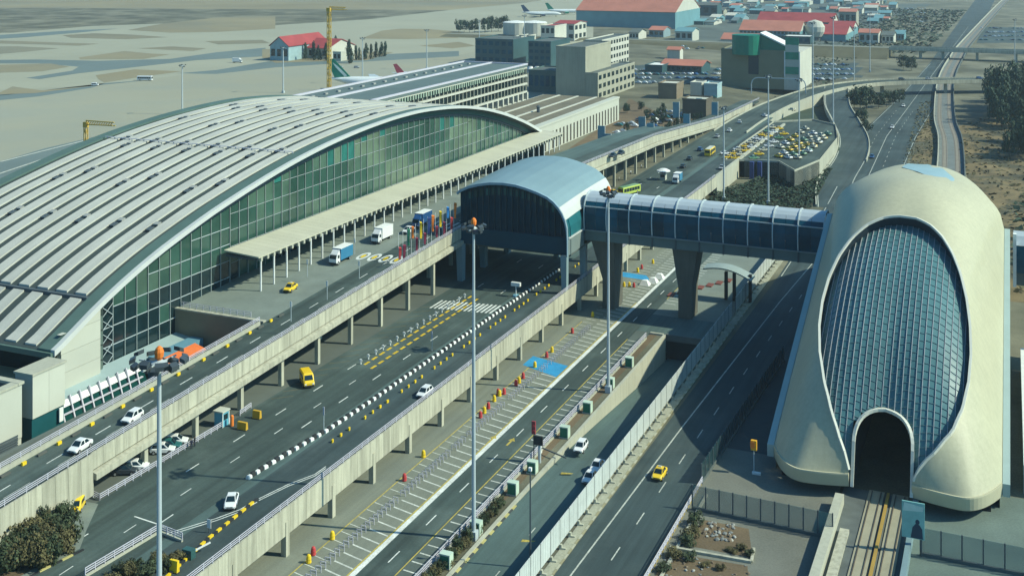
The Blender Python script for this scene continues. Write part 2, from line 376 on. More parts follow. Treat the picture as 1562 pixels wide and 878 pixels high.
# ---------------------------------------------------------------- departures viaduct (upper deck)
dv = root('departures_viaduct', 'long cream concrete viaduct climbing past the terminal front, upper road deck', 'viaduct', -131, 60, 0)
uus = [60 + 4 * i for i in range(151)]
def slab(v0, v1, us_, th=.9, off=0.0):
    mb = MB(); mb.loft([[(v0, u, d1(u) - th + off), (v1, u, d1(u) - th + off), (v1, u, d1(u) + off), (v0, u, d1(u) + off)] for u in us_]); return mb
part('deck', slab(-140.6, -131.3, uus), ASPH, dv)
part('sidewalk', slab(-164.5, -140.6, [198 + 4 * i for i in range(37)], off=.012), PAVE, dv)
part('sidewalk', slab(-150.5, -140.6, [346 + 4 * i for i in range(40)], off=.012), ASPH_L, dv)
pm = MB().box(-.28, 0, 0, 2.52, -1.8, .9).mesh('fascia_panel', CONC); pa = MB().box(-.28, 0, 0, 2.52, -5.6, .9).mesh('fascia_panel', CONC)
bx, by, bz = BASE[dv.name]
u = 62.0
while u < 640:
    big = u < 138; me = pa if big else pm
    # sheared to the slope of the deck by its own copy of a shared panel: a slight step at every joint
    o = link('fascia_panel', me, dv, (-131 + (0.25 if big else 0) - bx, u - by, d1(u + 1.28) - bz))
    o.rotation_euler = (math.atan((d1(u + 2.56) - d1(u)) / 2.56), 0, 0); u += 2.56
mb = MB(); mb.loft([[(-132.2, u, d1(u) - 3.2), (-130.2, u, d1(u) - 3.2), (-130.2, u, d1(u) - 2.25), (-131.2, u, d1(u) - 2.05), (-132.2, u, d1(u) - 2.05)] for u in [139 + 4 * i for i in range(126)]])
part('edge_beam', mb, CONC, dv); part('beam_shadow_gap', MB().loft([[(-132.0, u, d1(u) - 2.06), (-131.45, u, d1(u) - 2.06), (-131.45, u, d1(u) - 1.7), (-132.0, u, d1(u) - 1.7)] for u in [139 + 4 * i for i in range(126)]]), CONC_D, dv)  # the gap bar is coloured dark as a shadow line above the beam
mb = MB(); railing(mb, [(-131.15, u, d1(u) + .9) for u in uus], h=.95, step=1.9); part('railing', mb, LILAC, dv, kind='stuff')
mb = MB(); mb.loft([[(-140.9, u, d1(u) - .8), (-140.5, u, d1(u) - .8), (-140.5, u, d1(u) + .75), (-140.9, u, d1(u) + .75)] for u in uus[:35]])
part('parapet', mb, CONC_W, dv)
mb = MB(); railing(mb, [(-140.7, u, d1(u) + .75) for u in uus[:35]], h=.9, step=1.9); part('railing', mb, LILAC, dv, kind='stuff')
mb = MB(); railing(mb, [(-164.2, 200, d1(200)), (-164.2, 262, d1(262))], h=1.1, step=1.6)
railing(mb, [(-164.2, 199, d1(199)), (-145, 199, d1(199))], h=1.1, step=1.6); part('railing', mb, LILAC, dv, kind='stuff')
part('end_wall', MB().box(-164.4, -140.62, 197.3, 198.1, Z2, d1(198) - .01), mat('end_wall_brown', (0.22, 0.19, 0.13), 0.9, 0.1, 0.2), dv)
part('end_cap', MB().box(-164.5, -140.62, 197.2, 198.2, d1(198), d1(198) + .3), CONC, dv)
cm = MB().box(-.42, .42, -.42, .42, 0, 1).mesh('column', CONC)
for k in range(34):
    u = 151.5 + 13.02 * k
    if u > 560: break
    for v in (-131.7, -139.6):
        if v == -139.6 or not 266 < u < 300:
            o = link('column', cm, dv, (v - bx, u - by, Z2)); o.scale = (1, 1, d1(u) - 2.95 - Z2 if v == -131.7 else d1(u) - .9 - Z2)
part('abutment', MB().box(-140, -131.6, 128.4, 132.4, Z2 - .5, d1(128) - .9), mat('white_wall', (0.58, 0.59, 0.55), 0.8, 0.08), dv)
part('abutment', MB().box(-150, -131.6, 60, 118, Z2 - .5, d1(60) - .9), CONC_D, dv)
part('back_wall', MB().box(-151, -150, 118, 420, Z2 - .2, 10), CONC_D, dv)
mb = MB(); dash_strip(mb, 0, 0, 0, 1, 1, 1, 0)
for k in range(24):
    u = 104 + 10.4 * k
    for v, w, ln in ((-136.6, .2, 3.4), (-134.4, .09, 5)):
        if u < 330: mb.poly([(v - w / 2, u, d1(u) + .02), (v + w / 2, u, d1(u) + .02), (v + w / 2, u + ln, d1(u + ln) + .02), (v - w / 2, u + ln, d1(u + ln) + .02)])
part('lane_markings', mb, LINE, dv, kind='stuff')
# zebra with rings between the trucks
mb = MB(); a = g(546, 385, d1(260)); bb = g(614, 392, d1(262)); a = (a[0], a[1]); z = d1(a[1]) + .03
for k in range(4):
    t = (k + .5) / 4; v, u = lerp(a[0], bb[0], t), lerp(a[1], bb[1], t); n = 16
    for i in range(n):
        q = []
        for an, rv, ru in ((i, 1.25, 3.0), (i + 1, 1.25, 3.0), (i + 1, .75, 1.9), (i, .75, 1.9)):
            an = 2 * math.pi * an / n; q.append((v + rv * math.cos(an), u + ru * math.sin(an), d1(u + ru * math.sin(an)) + .03))
        mb.poly(q)
for k in range(6):
    v = lerp(-141.5, -132, k / 5); u = 272; mb.poly([(v - .35, u, d1(u) + .03), (v + .35, u, d1(u) + .03), (v + .35, u + 7, d1(u + 7) + .03), (v - .35, u + 7, d1(u + 7) + .03)])
part('zebra_rings', mb, LINE, dv, kind='stuff')
mb = MB()
for k in range(4):
    t = (k + .5) / 4; v, u = lerp(a[0], bb[0], t), lerp(a[1], bb[1], t)
    mb.poly([(v + .45 * math.cos(j * math.pi / 5), u + 1.3 * math.sin(j * math.pi / 5), d1(u + 1.3 * math.sin(j * math.pi / 5)) + .03) for j in range(10)])
part('zebra_dots', mb, YEL, dv, kind='stuff')
# ---------------------------------------------------------------- arrivals viaduct (lower deck over the parking)
av = root('arrivals_viaduct', 'straight cream concrete viaduct with lilac railing standing on columns in the car park', 'viaduct', -101, 60, 0)
bx, by, bz = BASE[av.name]
part('deck', MB().box(-118, -101.3, 60, 470, Z2 - .9, Z2 - .02), CONC_D, av)
pm2 = MB().box(-.28, 0, 0, 2.16, -3.3, .95).mesh('fascia_panel', CONC); pa2 = MB().box(-.28, 0, 0, 2.16, -6.6, .95).mesh('fascia_panel', CONC)
u = 61.0
while u < 428:
    o = link('fascia_panel', pa2 if u < 133.5 else pm2, av, (-100.95 - bx, u - by, Z2)); u += 2.19
mb = MB(); railing(mb, [(-101.1, 60 + 6 * i, Z2 + .95) for i in range(62)], h=.95, step=1.9); part('railing', mb, LILAC, av, kind='stuff')
for k in range(-2, 21):
    u = 147.7 + 13.07 * k
    if u < 134: continue
    link('column', cm, av, (-100.1 - bx - 1.2, u - by, 0)).scale = (1.1, 1.1, Z2 - 1.2)
    link('column', cm, av, (-112.5 - bx, u - by, 0)).scale = (1.1, 1.1, Z2 - 1.2)
part('edge_beam', MB().box(-103, -101.24, 134, 428, Z2 - 2.6, Z2 - .92), CONC, av)
part('retaining_wall', MB().box(-118.4, -118.0, 60, 470, -.5, Z2 - .95), CONC_D, av)
# ---------------------------------------------------------------- terminal
PROF = [(158, 17.4), (161.6, 19.4), (166.7, 22.1), (171.8, 24.5), (180.8, 28.0), (190.5, 31.1), (206.5, 35.2), (224.7, 38.8), (238.1, 41.0), (252.9, 42.8), (269.2, 44.1), (287.2, 44.8), (303.0, 44.8), (320.3, 43.7), (334.4, 42.2), (349.6, 39.6), (365.9, 35.8), (383.5, 30.7), (396.1, 26.2), (406.0, 22.0), (412, 19.3)]
def prof(u):                                        # smoothed roof line
    return (interp(PROF, u - 5) + 2 * interp(PROF, u) + interp(PROF, u + 5)) / 4
tm = root('terminal_building', 'huge arched terminal with white banded barrel roof and green glass front', 'terminal', -168, 180, Z2)
x_, y_ = W(-162.7, 180); tm.location = (x_, y_, Z2)   # front plane of the roof at v = -160.7
us = [160.2] + [161.6 + 4.1 * i for i in range(60)] + [406.5]
mb = MB(); mb.loft([[(-166.0, u, prof(u) - 1.1), (-166.0, u, prof(u) - .25), (-232.5, u, prof(u) - .25), (-232.5, u, prof(u) - 1.1)] for u in us])
part('roof_shell', mb, RIBG, tm)
def strip(v0, v1, us_, z0, z1):
    mb = MB(); mb.loft([[(v0, u, prof(u) + z0), (v1, u, prof(u) + z0), (v1, u, prof(u) + z1), (v0, u, prof(u) + z1)] for u in us_]); return mb
up = [u for u in us if u >= 174 and u < 405]; lo = [160.9, 163, 166, 169, 172.2]
NB = 12; PIT = 4.93; V0 = -170.4
for k in range(NB):
    a = V0 - k * PIT
    part('roof_band', strip(a, a - 2.75, [173.5] + up, -.3, .16), RIBW, tm)
    part('roof_band', strip(a, a - 2.75, lo, -.3, .08), RIBW, tm)
part('roof_edge', strip(-166.3, -169.2, us, -.2, .12), RIBT, tm)
part('roof_edge', strip(-229.3, -232.6, us, -.2, .25), RIBT, tm)
part('roof_step', MB().box(-229, -169.3, 172.4, 173.3, prof(173) - 1.4, prof(173) + .0), STEEL_D, tm)
mb = MB(); mb.loft([[(-165.2, u, prof(u) - .55 - .45 * abs(u - 285) / 127), (-166.2, u, prof(u) - .55), (-166.2, u, prof(u) + .16), (-165.2, u, prof(u) + .16)] for u in us])
part('arch_fascia', mb, FASC, tm)
part('eave_fascia', MB().box(-232, -165.6, 159.6, 160.6, prof(160.2) - 1.3, prof(160.2) - .3), RIBT, tm)
mb = MB()
bx, by, bz = BASE[tm.name]
vm = MB().box(-.6, .6, -.8, .8, 0, .35); vme = vm.mesh('roof_vent', STEEL_D); cme = MB().box(-.7, .7, -.6, .6, 0, .36).mesh('roof_hatch', mat('hatch_grey', (.30, .31, .29), .6))
for k in range(NB - 1):
    v = V0 - k * PIT - 3.8
    for j in range(9):
        u = 196 + (k * 5.5) % 11 * 1.3 + 23.5 * j + (11 if k % 2 else 0)
        if 177 < u < 396 and (k + j) % 4 != 3:
            o = link('roof_vent', vme, tm, (v - bx, u - by, prof(u) - .1 - bz)); o.rotation_euler = (math.atan((prof(u + 1) - prof(u - 1)) / 2), 0, 0)
            o = link('roof_hatch', cme, tm, (v - bx, u + 2.3 - by, prof(u + 2.3) - .1 - bz)); o.rotation_euler = (math.atan((prof(u + 3) - prof(u + 1)) / 2), 0, 0)
mb = MB(); mb.bar((-169, 242, prof(242) + .55), (-229, 242, prof(242) + .55), .3, .12)
for k in range(25): mb.box(-169.2 - k * 2.46, -169 - k * 2.46, 241.9, 242.1, prof(242) + .2, prof(242) + .6)
part('safety_line', mb, LILAC, tm)
# glass front: mullions every 3.5 m, transoms, panes one by one
GV = -168.6
random.seed(3)
U0, BAYW, ROWH = 175.2, 3.4, 3.75
nb = int((400 - U0) / BAYW); rest = {}; npane = 0
ctr = []
for i in range(nb):
    u0 = U0 + i * BAYW; top_ = min(prof(u0), prof(u0 + BAYW)) - 3.2
    z = Z2 if u0 < 214 else 17.0
    r = 0
    while z < top_ - .3:
        z1 = min(z + ROWH, top_); 
        if top_ - z1 < 1.2: z1 = top_
        h = (z1 - 6) / max(top_ - 6, 1)
        rr = rnd(0, 1); uu_ = u0 + rnd(-6, 6)
        wav = math.sin(u0 * .11 + z1 * .23) + .6 * math.sin(u0 * .047 - z1 * .31 + 2)
        if u0 < 262 and z1 < 20.5 + (u0 < 215) * 3.5 + 1.2 * math.sin(u0 * .3): m = G_DK if rr < .9 else G_GR
        elif z1 > top_ - .1 and 222 < u0 < 330 and wav > -.3 and rr < .4: m = G_TE
        elif 250 < uu_ < 350 and z1 > 20: m = G_PA if wav > .35 else (G_MI if wav > -.5 else G_GR)  # paler panes hold reflection and seen-through interior in their colour
        elif uu_ > 350: m = G_GR if rr < .7 else G_MI
        else: m = G_GR if wav < .5 or rr < .5 else G_MI
        ta, tb = prof(u0) - 3.2, prof(u0 + BAYW) - 3.2
        za, zb = (z1, z1) if z1 < top_ else (ta, tb)
        zt = rnd(-.02, .02)
        pts = [(GV + zt, u0 + .09, z + .07), (GV - zt, u0 + BAYW - .09, z + .07), (GV - zt, u0 + BAYW - .09, zb - .07), (GV + zt, u0 + .09, za - .07)]
        pts2 = [(p[0] - .06, p[1], p[2]) for p in pts]
        b_ = MB().loft([pts2, pts])
        npane += 1
        if npane <= 300: part('pane', b_, m, tm)
        else: rest.setdefault(m.name, (m, MB()))[1].add(b_.v, b_.f)
        z = z1; r += 1
for m, b_ in rest.values(): part('far_panes', b_, m, tm, kind='stuff')
mul = MB().box(-.11, .11, -.07, .07, 0, 1).mesh('mullion', mat('mullion_grey', (0.27, 0.31, 0.30), .5, .08))
for i in range(nb + 1):
    u0 = U0 + i * BAYW; zb = Z2 if u0 < 216 else 16.5
    o = link('mullion', mul, tm, (GV + .12 - bx, u0 - by, zb - bz)); o.scale = (1, 1, max(prof(u0) - 2.9 - zb, .3))
tr = MB()
for i in range(nb):
    u0 = U0 + i * BAYW; z = (Z2 if u0 < 214 else 17.0) + ROWH
    while z < min(prof(u0), prof(u0 + BAYW)) - 4.6:
        tw = .06 if u0 < 214 else .035; tr.box(GV + .02, GV + .1 + tw, u0 + .1, u0 + BAYW - .1, z - tw, z + tw); z += ROWH
part('transoms', tr, STEEL, tm, kind='stuff')
mb = MB()                                           # braced end bay
for k in range(6):
    z = 7 + k * 2.6; mb.bar((GV + .3, 175.3, z), (GV + .3, 178.5, z + 2.4), .1, .1); mb.bar((GV + .3, 178.5, z), (GV + .3, 175.3, z + 2.4), .1, .1)
part('wind_bracing', mb, STEEL, tm)
mb = MB(); mb.loft([[(GV - 1.2, u, prof(u) - 3.25), (GV + .4, u, prof(u) - 3.25), (GV + .4, u, prof(u) - 2.7), (GV - 1.2, u, prof(u) - 2.7)] for u in us if 174.5 < u < 402]); part('arch_beam', mb, STEEL_D, tm)
mb = MB(); mb.loft([[(-169.3, u, Z2 - .2), (-169.3, u, prof(u) - 1.0)] for u in us if u >= 173], closed=False); part('inner_wall', mb, G_DK, tm)
mb = MB(); mb.loft([[(GV + .5, u, prof(u) - 1.05), (GV + .5, u, prof(u) - 2.6)] for u in us if 174.5 < u < 403], closed=False); part('soffit_shade', mb, mat('soffit_shade_teal', (0.03, 0.10, 0.09), 0.6, 0.1), tm)  # dark teal band painted as the shade under the roof edge
for k in range(5):                                  # stone end wall in courses
    z = Z2 + k * 3.6; z1 = z + 3.54
    uu2 = [173.0 - i * .5 for i in range(21)]
    pts = [(173.0, z), (173.0, min(z1, prof(173.0) - 1.12))] + [(q, min(z1, max(prof(q) - 1.12, z))) for q in uu2 if prof(q) - 1.12 > z] + [(162.9, z)]
    b_ = MB(); n = len(pts); b_.add([(-166.4, q, w) for q, w in pts] + [(-167.4, q, w) for q, w in pts], [tuple(range(n)), tuple(range(n, 2 * n))[::-1]] + [(i, (i + 1) % n, n + (i + 1) % n, n + i) for i in range(n)])
    part('wall_course', b_, CREAM, tm)
part('recess_panel', MB().box(-168.2, -167.6, 173.1, 175.0, Z2, 23.5), mat('recess_green', (0.03, 0.045, 0.04), 0.6), tm)
mb = MB()
for k in range(5): mb.box(-167.6, -167.3, 173.4, 174.6, Z2 + .4 + 2.9 * k, Z2 + 2.9 + 2.9 * k)
part('recess_grilles', mb, mat('grille_green', (0.10, 0.14, 0.12), 0.6), tm)
part('end_glazing', MB().box(-231, -167.4, 165, 165.5, Z2, prof(165) - 1.4), G_DK, tm)
part('end_glazing', MB().box(-231, -166.3, 403, 403.5, Z2, prof(403) - 1.4), G_GR, tm)
part('low_roof', MB().box(-230, -168.0, 149.5, 164.6, Z2, 12.5), mat('roof_ochre', (0.30, 0.29, 0.18), 0.9, .1, .2), tm)
# low glazed annex along the foot of the glass front
ax = root('glazed_annex', 'low annex with pale blue roof and white framed dark glazing below the glass front', 'annex', -156, 157, Z2)
part('roof', MB().loft([[(-163.0, u, 10.5), (-158.9, u, 9.9), (-158.9, u, 10.25), (-163.0, u, 10.85)] for u in (157.3, 204)]), mat('annex_roof_blue', (0.30, 0.39, 0.39), 0.4, 0.08, 0.2), ax)
part('front_glass', MB().loft([[(-163, u, Z2 - .5), (-157.3, u, Z2 - .5), (-159.0, u, 9.88), (-163, u, 9.88)] for u in (157.6, 182)]), mat('annex_glass', (0.006, 0.045, 0.042), 0.15, 0.2), ax)
part('end_panel', MB().loft([[(-163.2, u, Z2 - .5), (-157.0, u, Z2 - .5), (-158.7, u, 10.3), (-163.2, u, 11.0)] for u in (157.2, 157.5)]), mat('end_panel_teal', (0.12, 0.25, 0.26), 0.3, .05), ax)
part('white_band', MB().loft([[(-158.5, u, 8.8), (-158.2, u, 8.8), (-158.75, u, 9.86), (-159.1, u, 9.86)] for u in (157.7, 181)]), WHITE, ax)
fme = MB().bar((-157.2, 0, Z2 - .5), (-158.6, 0, 10.5), .28, .28).mesh('frame_post', LILAC, (-156, 0, Z2))
for k in range(10): link('frame_post', fme, ax, (0, 157.6 + 2.45 * k - 157, 0))
part('transom', MB().box(-158.0, -157.6, 157.7, 181, 7.6, 7.8), LILAC, ax)
aw = root('orange_awning', 'long orange awning roof behind the viaduct parapet near the brown end wall', 'awning', -150, 190, Z2)
part('roof', MB().loft([[(-155.4, u, 10.4), (-152.6, u, 9.6), (-152.6, u, 9.8), (-155.4, u, 10.6)] for u in (183.5, 194)]), mat('awning_orange', (0.62, 0.15, 0.04), .7), aw)
part('back_wall', MB().box(-158.6, -155.5, 183.5, 196.8, Z2, 10.7), mat('awning_blue', (0.12, 0.26, 0.34), .5), aw)
part('wall', MB().box(-155.3, -152.9, 183.7, 194, Z2, 9.5), BROWN, aw)
tb = root('side_building', 'blank cream panel wall block left of the terminal with teal glazed base', 'building', -154, 149, Z2)
for k in range(2):
    part('wall_panel', MB().box(-158, -154, 149.3 + 3.7 * k, 152.96 + 3.7 * k, 11.6, 19.0), CREAM, tb)
part('glazed_base', MB().box(-157.5, -154.3, 149.4, 156.7, Z2 - 1, 11.58), mat('base_teal', (0.012, 0.075, 0.085), 0.3, .1), tb)
part('parapet_cap', MB().box(-158.2, -153.8, 149.1, 156.9, 19.0, 19.35), CONC_W, tb)
part('sign_plate', MB().box(-153.9, -153.7, 155.1, 156.0, 9.0, 11.4), WHITE, tb)
lb = root('corner_building', 'cream flat roofed block at the left edge with louvred opening', 'building', -154, 120, Z2)
for k in range(5): part('wall_panel', MB().box(-155, -154, 121 + 5.2 * k, 126.15 + 5.2 * k, 9.5, 18.5), CREAM, lb)
part('base_wall', MB().box(-155.2, -154.2, 120.5, 147, Z2 - 1, 9.45), CREAM, lb)
part('side_wall', MB().box(-190, -155.1, 146.1, 147, Z2 - 1, 18.5), CONC_D, lb)
part('roof', MB().box(-190, -155.1, 110, 146, 16.5, 17.2), BROWN, lb)
part('parapet_cap', MB().box(-190, -153.8, 146.0, 147.3, 18.5, 18.95), CONC_W, lb)
part('parapet_cap', MB().box(-155.4, -153.8, 110, 145.9, 18.5, 18.95), CONC_W, lb)
mb = MB()
for k in range(6): mb.box(-154.15, -153.85, 138, 146, 8.0 + .4 * k, 8.25 + .4 * k)
part('louvre', mb, STEEL_D, lb)
part('slot_wall', MB().box(-160, -157, 147.05, 149.25, Z2 - 1, 18.0), mat('slot_green', (0.035, 0.05, 0.045), 0.7), lb)
# ---------------------------------------------------------------- entrance canopy on the upper deck
cn = root('entrance_canopy', 'long pale ribbed canopy on white posts along the upper terminal kerb', 'canopy', -152, 212, 17)
CZ = 24.0
rb = MB().loft([[(-161.8, 0, .62), (-152.4, 0, 0), (-152.4, 0, .32), (-161.8, 0, .94)], [(-161.8, 2.36, .62), (-152.4, 2.36, 0), (-152.4, 2.36, .32), (-161.8, 2.36, .94)]]).mesh('roof_panel', mat('canopy_cream', (0.46, 0.45, 0.35), 0.7, .06, .15, objvar=.04), (-152, 0, 0))
tb_ = MB().box(-.55, .05, .1, .75, -.75, .02).mesh('rafter_end', CONC_W)
for k in range(79):
    u = 212 + 2.4 * k
    link('roof_panel', rb, cn, (0, u - 212, CZ - 17)); link('rafter_end', tb_, cn, (-.3, u - 212 + .6, CZ - 17 - .05))
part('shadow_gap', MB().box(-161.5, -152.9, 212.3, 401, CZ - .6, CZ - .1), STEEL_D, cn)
pm_ = MB().tube((0, 0, 0), (0, 0, 1), .22, n=8).mesh('post', WHITE)
for k in range(38):
    u = 213.5 + 5.0 * k; o = link('post', pm_, cn, (-.9, u - 212, d1(u) - 17)); o.scale = (1, 1, CZ - .5 - d1(u))
# ---------------------------------------------------------------- hall across the roads
ha = root('bridge_hall', 'dark glazed arched hall with blue grey metal roof spanning the arrivals road', 'hall', -116, 269, Z2)
HP = [(-131.6, 29.4), (-130.6, 30.2), (-128.2, 31.3), (-125.4, 32.1), (-122, 32.7), (-118.5, 32.9), (-115, 32.7), (-112, 32.1), (-109, 31.3), (-106.3, 30.3), (-104.6, 29.2), (-103.3, 27.9)]
HS = [(-103.3, 27.9), (-102.4, 26.6), (-101.6, 24.9), (-101.1, 23.0), (-100.95, 20.0), (-100.95, 15.9)]
hu = [269 + 3 * i for i in range(13)]
def hz(v, z, u):                                    # the roof rises and widens a little towards its middle
    t = (u - 269) / 36; w = math.sin(math.pi * min(t, 1) * .55)
    return (v, u, z + 1.0 * w)
for a in range(0, 12, 1):
    pass
mb = MB(); mb.smooth = False
rows = [[hz(v, z, u) for v, z in HP] + [hz(v, z - .35, u) for v, z in HP[::-1]] for u in hu]; mb.loft(rows); part('roof', mb, HALLR, ha)
mb = MB(); P_ = HS[:3]; mb.loft([[hz(v + .1, z + .05, u) for v, z in P_] + [hz(v - .3, z - .3, u) for v, z in P_[::-1]] for u in hu]); part('roof_skirt', mb, FASC, ha)
full = HP + HS[1:]
mb = MB(); mb.loft([[(v, u_, z + .08) for v, z in full] + [(v * .985 - 1.74, u_, z - .55 if z > 17 else z) for v, z in full[::-1]] for u_ in (268.7, 269.6)])
part('front_rim', mb, mat('rim_blue', (0.22, 0.32, 0.38), .4), ha)
n = len(full)
for u_, nm in ((271.2, 'front_glazing'), (303.5, 'rear_glazing')):
    b_ = MB(); pts = [(v, u_, z - .4) for v, z in full] + [(-131.4, u_, 15.9)]
    b_.add(pts + [(p[0], p[1] + .3, p[2]) for p in pts], [tuple(range(n + 1)), tuple(range(n + 1, 2 * n + 2))[::-1]] + [(i, (i + 1) % (n + 1), n + 1 + (i + 1) % (n + 1), n + 1 + i) for i in range(n + 1)])
    part(nm, b_, mat('hall_glass', (0.003, 0.034, 0.056), .25, .3, spec=.04), ha)
def hp(v): return interp(full[:16], v)
fin = MB().box(-.07, .07, 0, .5, 0, 1).mesh('glazing_fin', mat('fin_dark', (0.008, 0.038, 0.055), .4))
for k in range(18):
    v = -130 + 1.66 * k; o = link('glazing_fin', fin, ha, (v + 116, 1.7, 20.2 - Z2)); o.scale = (1, 1, hp(v) - 1.0 - 20.2)
tealp = MB().box(-.55, .55, 0, .12, -.9, .9).mesh('clerestory_pane', mat('clerestory_teal', (0.008, 0.085, 0.09), .15, .2, objvar=.4))
for k in range(15):
    v = -128.6 + 1.66 * k; link('clerestory_pane', tealp, ha, (v + 116, 2.0, hp(v) - 2.6 - Z2))
part('front_spandrel', MB().box(-131.3, -101.2, 270.4, 271.1, 16.05, 20.2), mat('spandrel_dark', (0.006, 0.046, 0.072), .5, .1, spec=.1), ha)
part('floor_slab', MB().box(-131.3, -101.3, 271.6, 303, 15.4, 16.0), CONC_D, ha)
mb = MB(); mb.loft([[(-101.1, u, 20.4), (-101.25, u, 23.0), (-102.2, u, 26.2)] for u in (270.2, 281)], closed=False); part('side_glass', mb, mat('side_glass_teal', (0.02, 0.13, 0.15), .12, .15), ha)
part('side_glass', MB().box(-101.5, -101.2, 290.6, 303, 20.4, 25.5), G_BL, ha)
part('side_sill', MB().box(-101.2, -100.75, 269.8, 281.2, 20.1, 20.4), FASC, ha)
part('side_wall', MB().box(-101.5, -101.0, 269.8, 281.2, 16.0, 20.1), mat('hall_side_grey', (0.17, 0.215, 0.21), .6, .06), ha)
part('side_wall', MB().box(-101.5, -101.0, 290.4, 304, 16.0, 20.3), CONC_D, ha)
for v, u, w in ((-101.7, 269.6, .75), (-101.7, 283.5, .8), (-101.7, 301, .8), (-130.6, 270, .9), (-130.6, 284, .9), (-130.6, 300, .9), (-116, 301, .8)):
    part('column', MB().loft([[(v - w, u - w, Z2), (v + w * .6, u - w, Z2), (v + w * .6, u + w, Z2), (v - w, u + w, Z2)], [(v - w * 1.5, u - w, 15.95), (v + w * .7, u - w, 15.95), (v + w * .7, u + w, 15.95), (v - w * 1.5, u + w, 15.95)]]), mat('column_blue', (0.20, 0.28, 0.30), .6, .06), ha)
# ---------------------------------------------------------------- enclosed footbridge
fb = root('enclosed_footbridge', 'glass tube footbridge with white roof from the hall to the oval station', 'footbridge', -70, 281, 17.3)
B0, B1, NBAY = -100.8, -40.5, 10; BW = (B1 - B0) / NBAY
SEC_G = [(281.0, 20.2), (280.7, 22.0), (280.6, 24.0), (280.9, 25.9)]
SEC_B = [(281.0, 26.3), (281.6, 27.3)]
SEC_W = [(281.6, 27.35), (282.4, 28.2), (283.6, 28.9), (285.5, 29.2), (287.4, 28.9), (288.6, 28.2), (289.4, 27.35)]
SEC_R = [(290.0, 26), (290.3, 23.5), (290.0, 20.2)]
def sec(mb, pts, v0, v1, th=.12):
    mb.loft([[(v, u, z) for u, z in pts] + [(v, u + th, z - th) for u, z in pts[::-1]] for v in (v0, v1)]); return mb
WR = mat('bridge_roof_white', (0.40, 0.46, 0.50), .3, .06, .3)
for k in range(NBAY):
    a, b = B0 + k * BW + .14, B0 + (k + 1) * BW - .14; h = (a + b) / 2
    for c, d in ((a, h - .04), (h + .04, b)):
        part('glass_pane', sec(MB(), SEC_G, c, d), G_BL, fb); part('upper_pane', sec(MB(), SEC_B, c, d), G_BL, fb)
        part('roof_panel', sec(MB(), SEC_W[:2], c, d), WR, fb)
    part('roof_panel', sec(MB(), SEC_W[1:], a, b), WR, fb); part('rear_pane', sec(MB(), SEC_R, a, b), G_BL, fb)
    part('girder_panel', MB().box(a, b, 281.15, 281.5, 17.4, 19.85), mat('girder_grey', (0.105, 0.155, 0.155), .6, .08, objvar=.05), fb)
for k in range(NBAY + 1):
    v = B0 + k * BW; hoop = SEC_G + SEC_B + SEC_W[1:] + SEC_R; mb = MB()
    for (p, q), (r, s_) in zip(hoop, hoop[1:]): mb.bar((v, p + (-.12 if p < 285.5 else .12), q + .1), (v, r + (-.12 if r < 285.5 else .12), s_ + .1), .26, .26)
    part('frame_hoop', mb, mat('hoop_pale', (0.48, 0.55, 0.56), .5, .05), fb)
    part('girder_rib', MB().box(v - .16, v + .16, 280.95, 281.6, 17.3, 19.9), STEEL_D, fb)
mb = MB(); mb.box(B0, B1, 280.75, 281.0, 26.0, 26.25); part('rail', mb, STEEL, fb)
part('ledge', MB().box(B0, B1, 280.6, 281.7, 19.9, 20.15), mat('ledge_grey', (0.20, 0.25, 0.26), .6), fb)
part('deck', MB().box(B0, B1, 281.6, 290, 17.3, 20.0), CONC_D, fb)
PIER = mat('pier_concrete', (0.115, 0.115, 0.095), .8, .1, .3, streak=.15)
for vb, wb, vt, wt, zb in ((-94.6, 1.7, -96.2, 3.1, 0), (-74.6, 1.7, -74.6, 3.2, -4)):
    mb = MB(); mb.loft([[(vb - wb, 282.2, zb), (vb + wb, 282.2, zb), (vb + wb, 288.5, zb), (vb - wb, 288.5, zb)], [(vb - wb, 282.2, 7.5), (vb + wb, 282.2, 7.5), (vb + wb, 288.5, 7.5), (vb - wb, 288.5, 7.5)], [(vt - wt, 282, 17.25), (vt + wt, 282, 17.25), (vt + wt, 289, 17.25), (vt - wt, 289, 17.25)]])
    part('pier', mb, PIER, fb)
fb2 = root('station_footbridge', 'short glass footbridge leaving the right side of the oval station', 'footbridge', 1, 281, 17)
part('deck', MB().box(.8, 30, 281.6, 290, 17.3, 20.0), CONC_D, fb2); part('roof', MB().loft([[(v, 281.4, 26.2), (v, 283, 28), (v, 285.5, 28.6), (v, 288, 28), (v, 289.6, 26.2)] for v in (.8, 30)]), WR, fb2); part('glass_pane', MB().box(.8, 30, 281.2, 281.5, 20.1, 26.1), G_BL, fb2); part('end_post', MB().box(.7, 1.4, 280.8, 282, 17, 28.8), WHITE, fb2)
pa_ = root('platform_annex', 'white and teal low annex along the right side of the station', 'annex', 2, 215, 0)
part('walls', MB().box(2.5, 9, 214, 276, 0, 4.6), mat('annex_teal_wall', (.05, .16, .16), .4), pa_); part('roof', MB().box(2.2, 9.4, 213.6, 276.4, 4.6, 5.0), WHITE, pa_)
for k in range(8): part('wall_pier', MB().box(2.2, 2.8, 214 + 8 * k, 215.6 + 8 * k, 0, 4.58), WHITE, pa_)
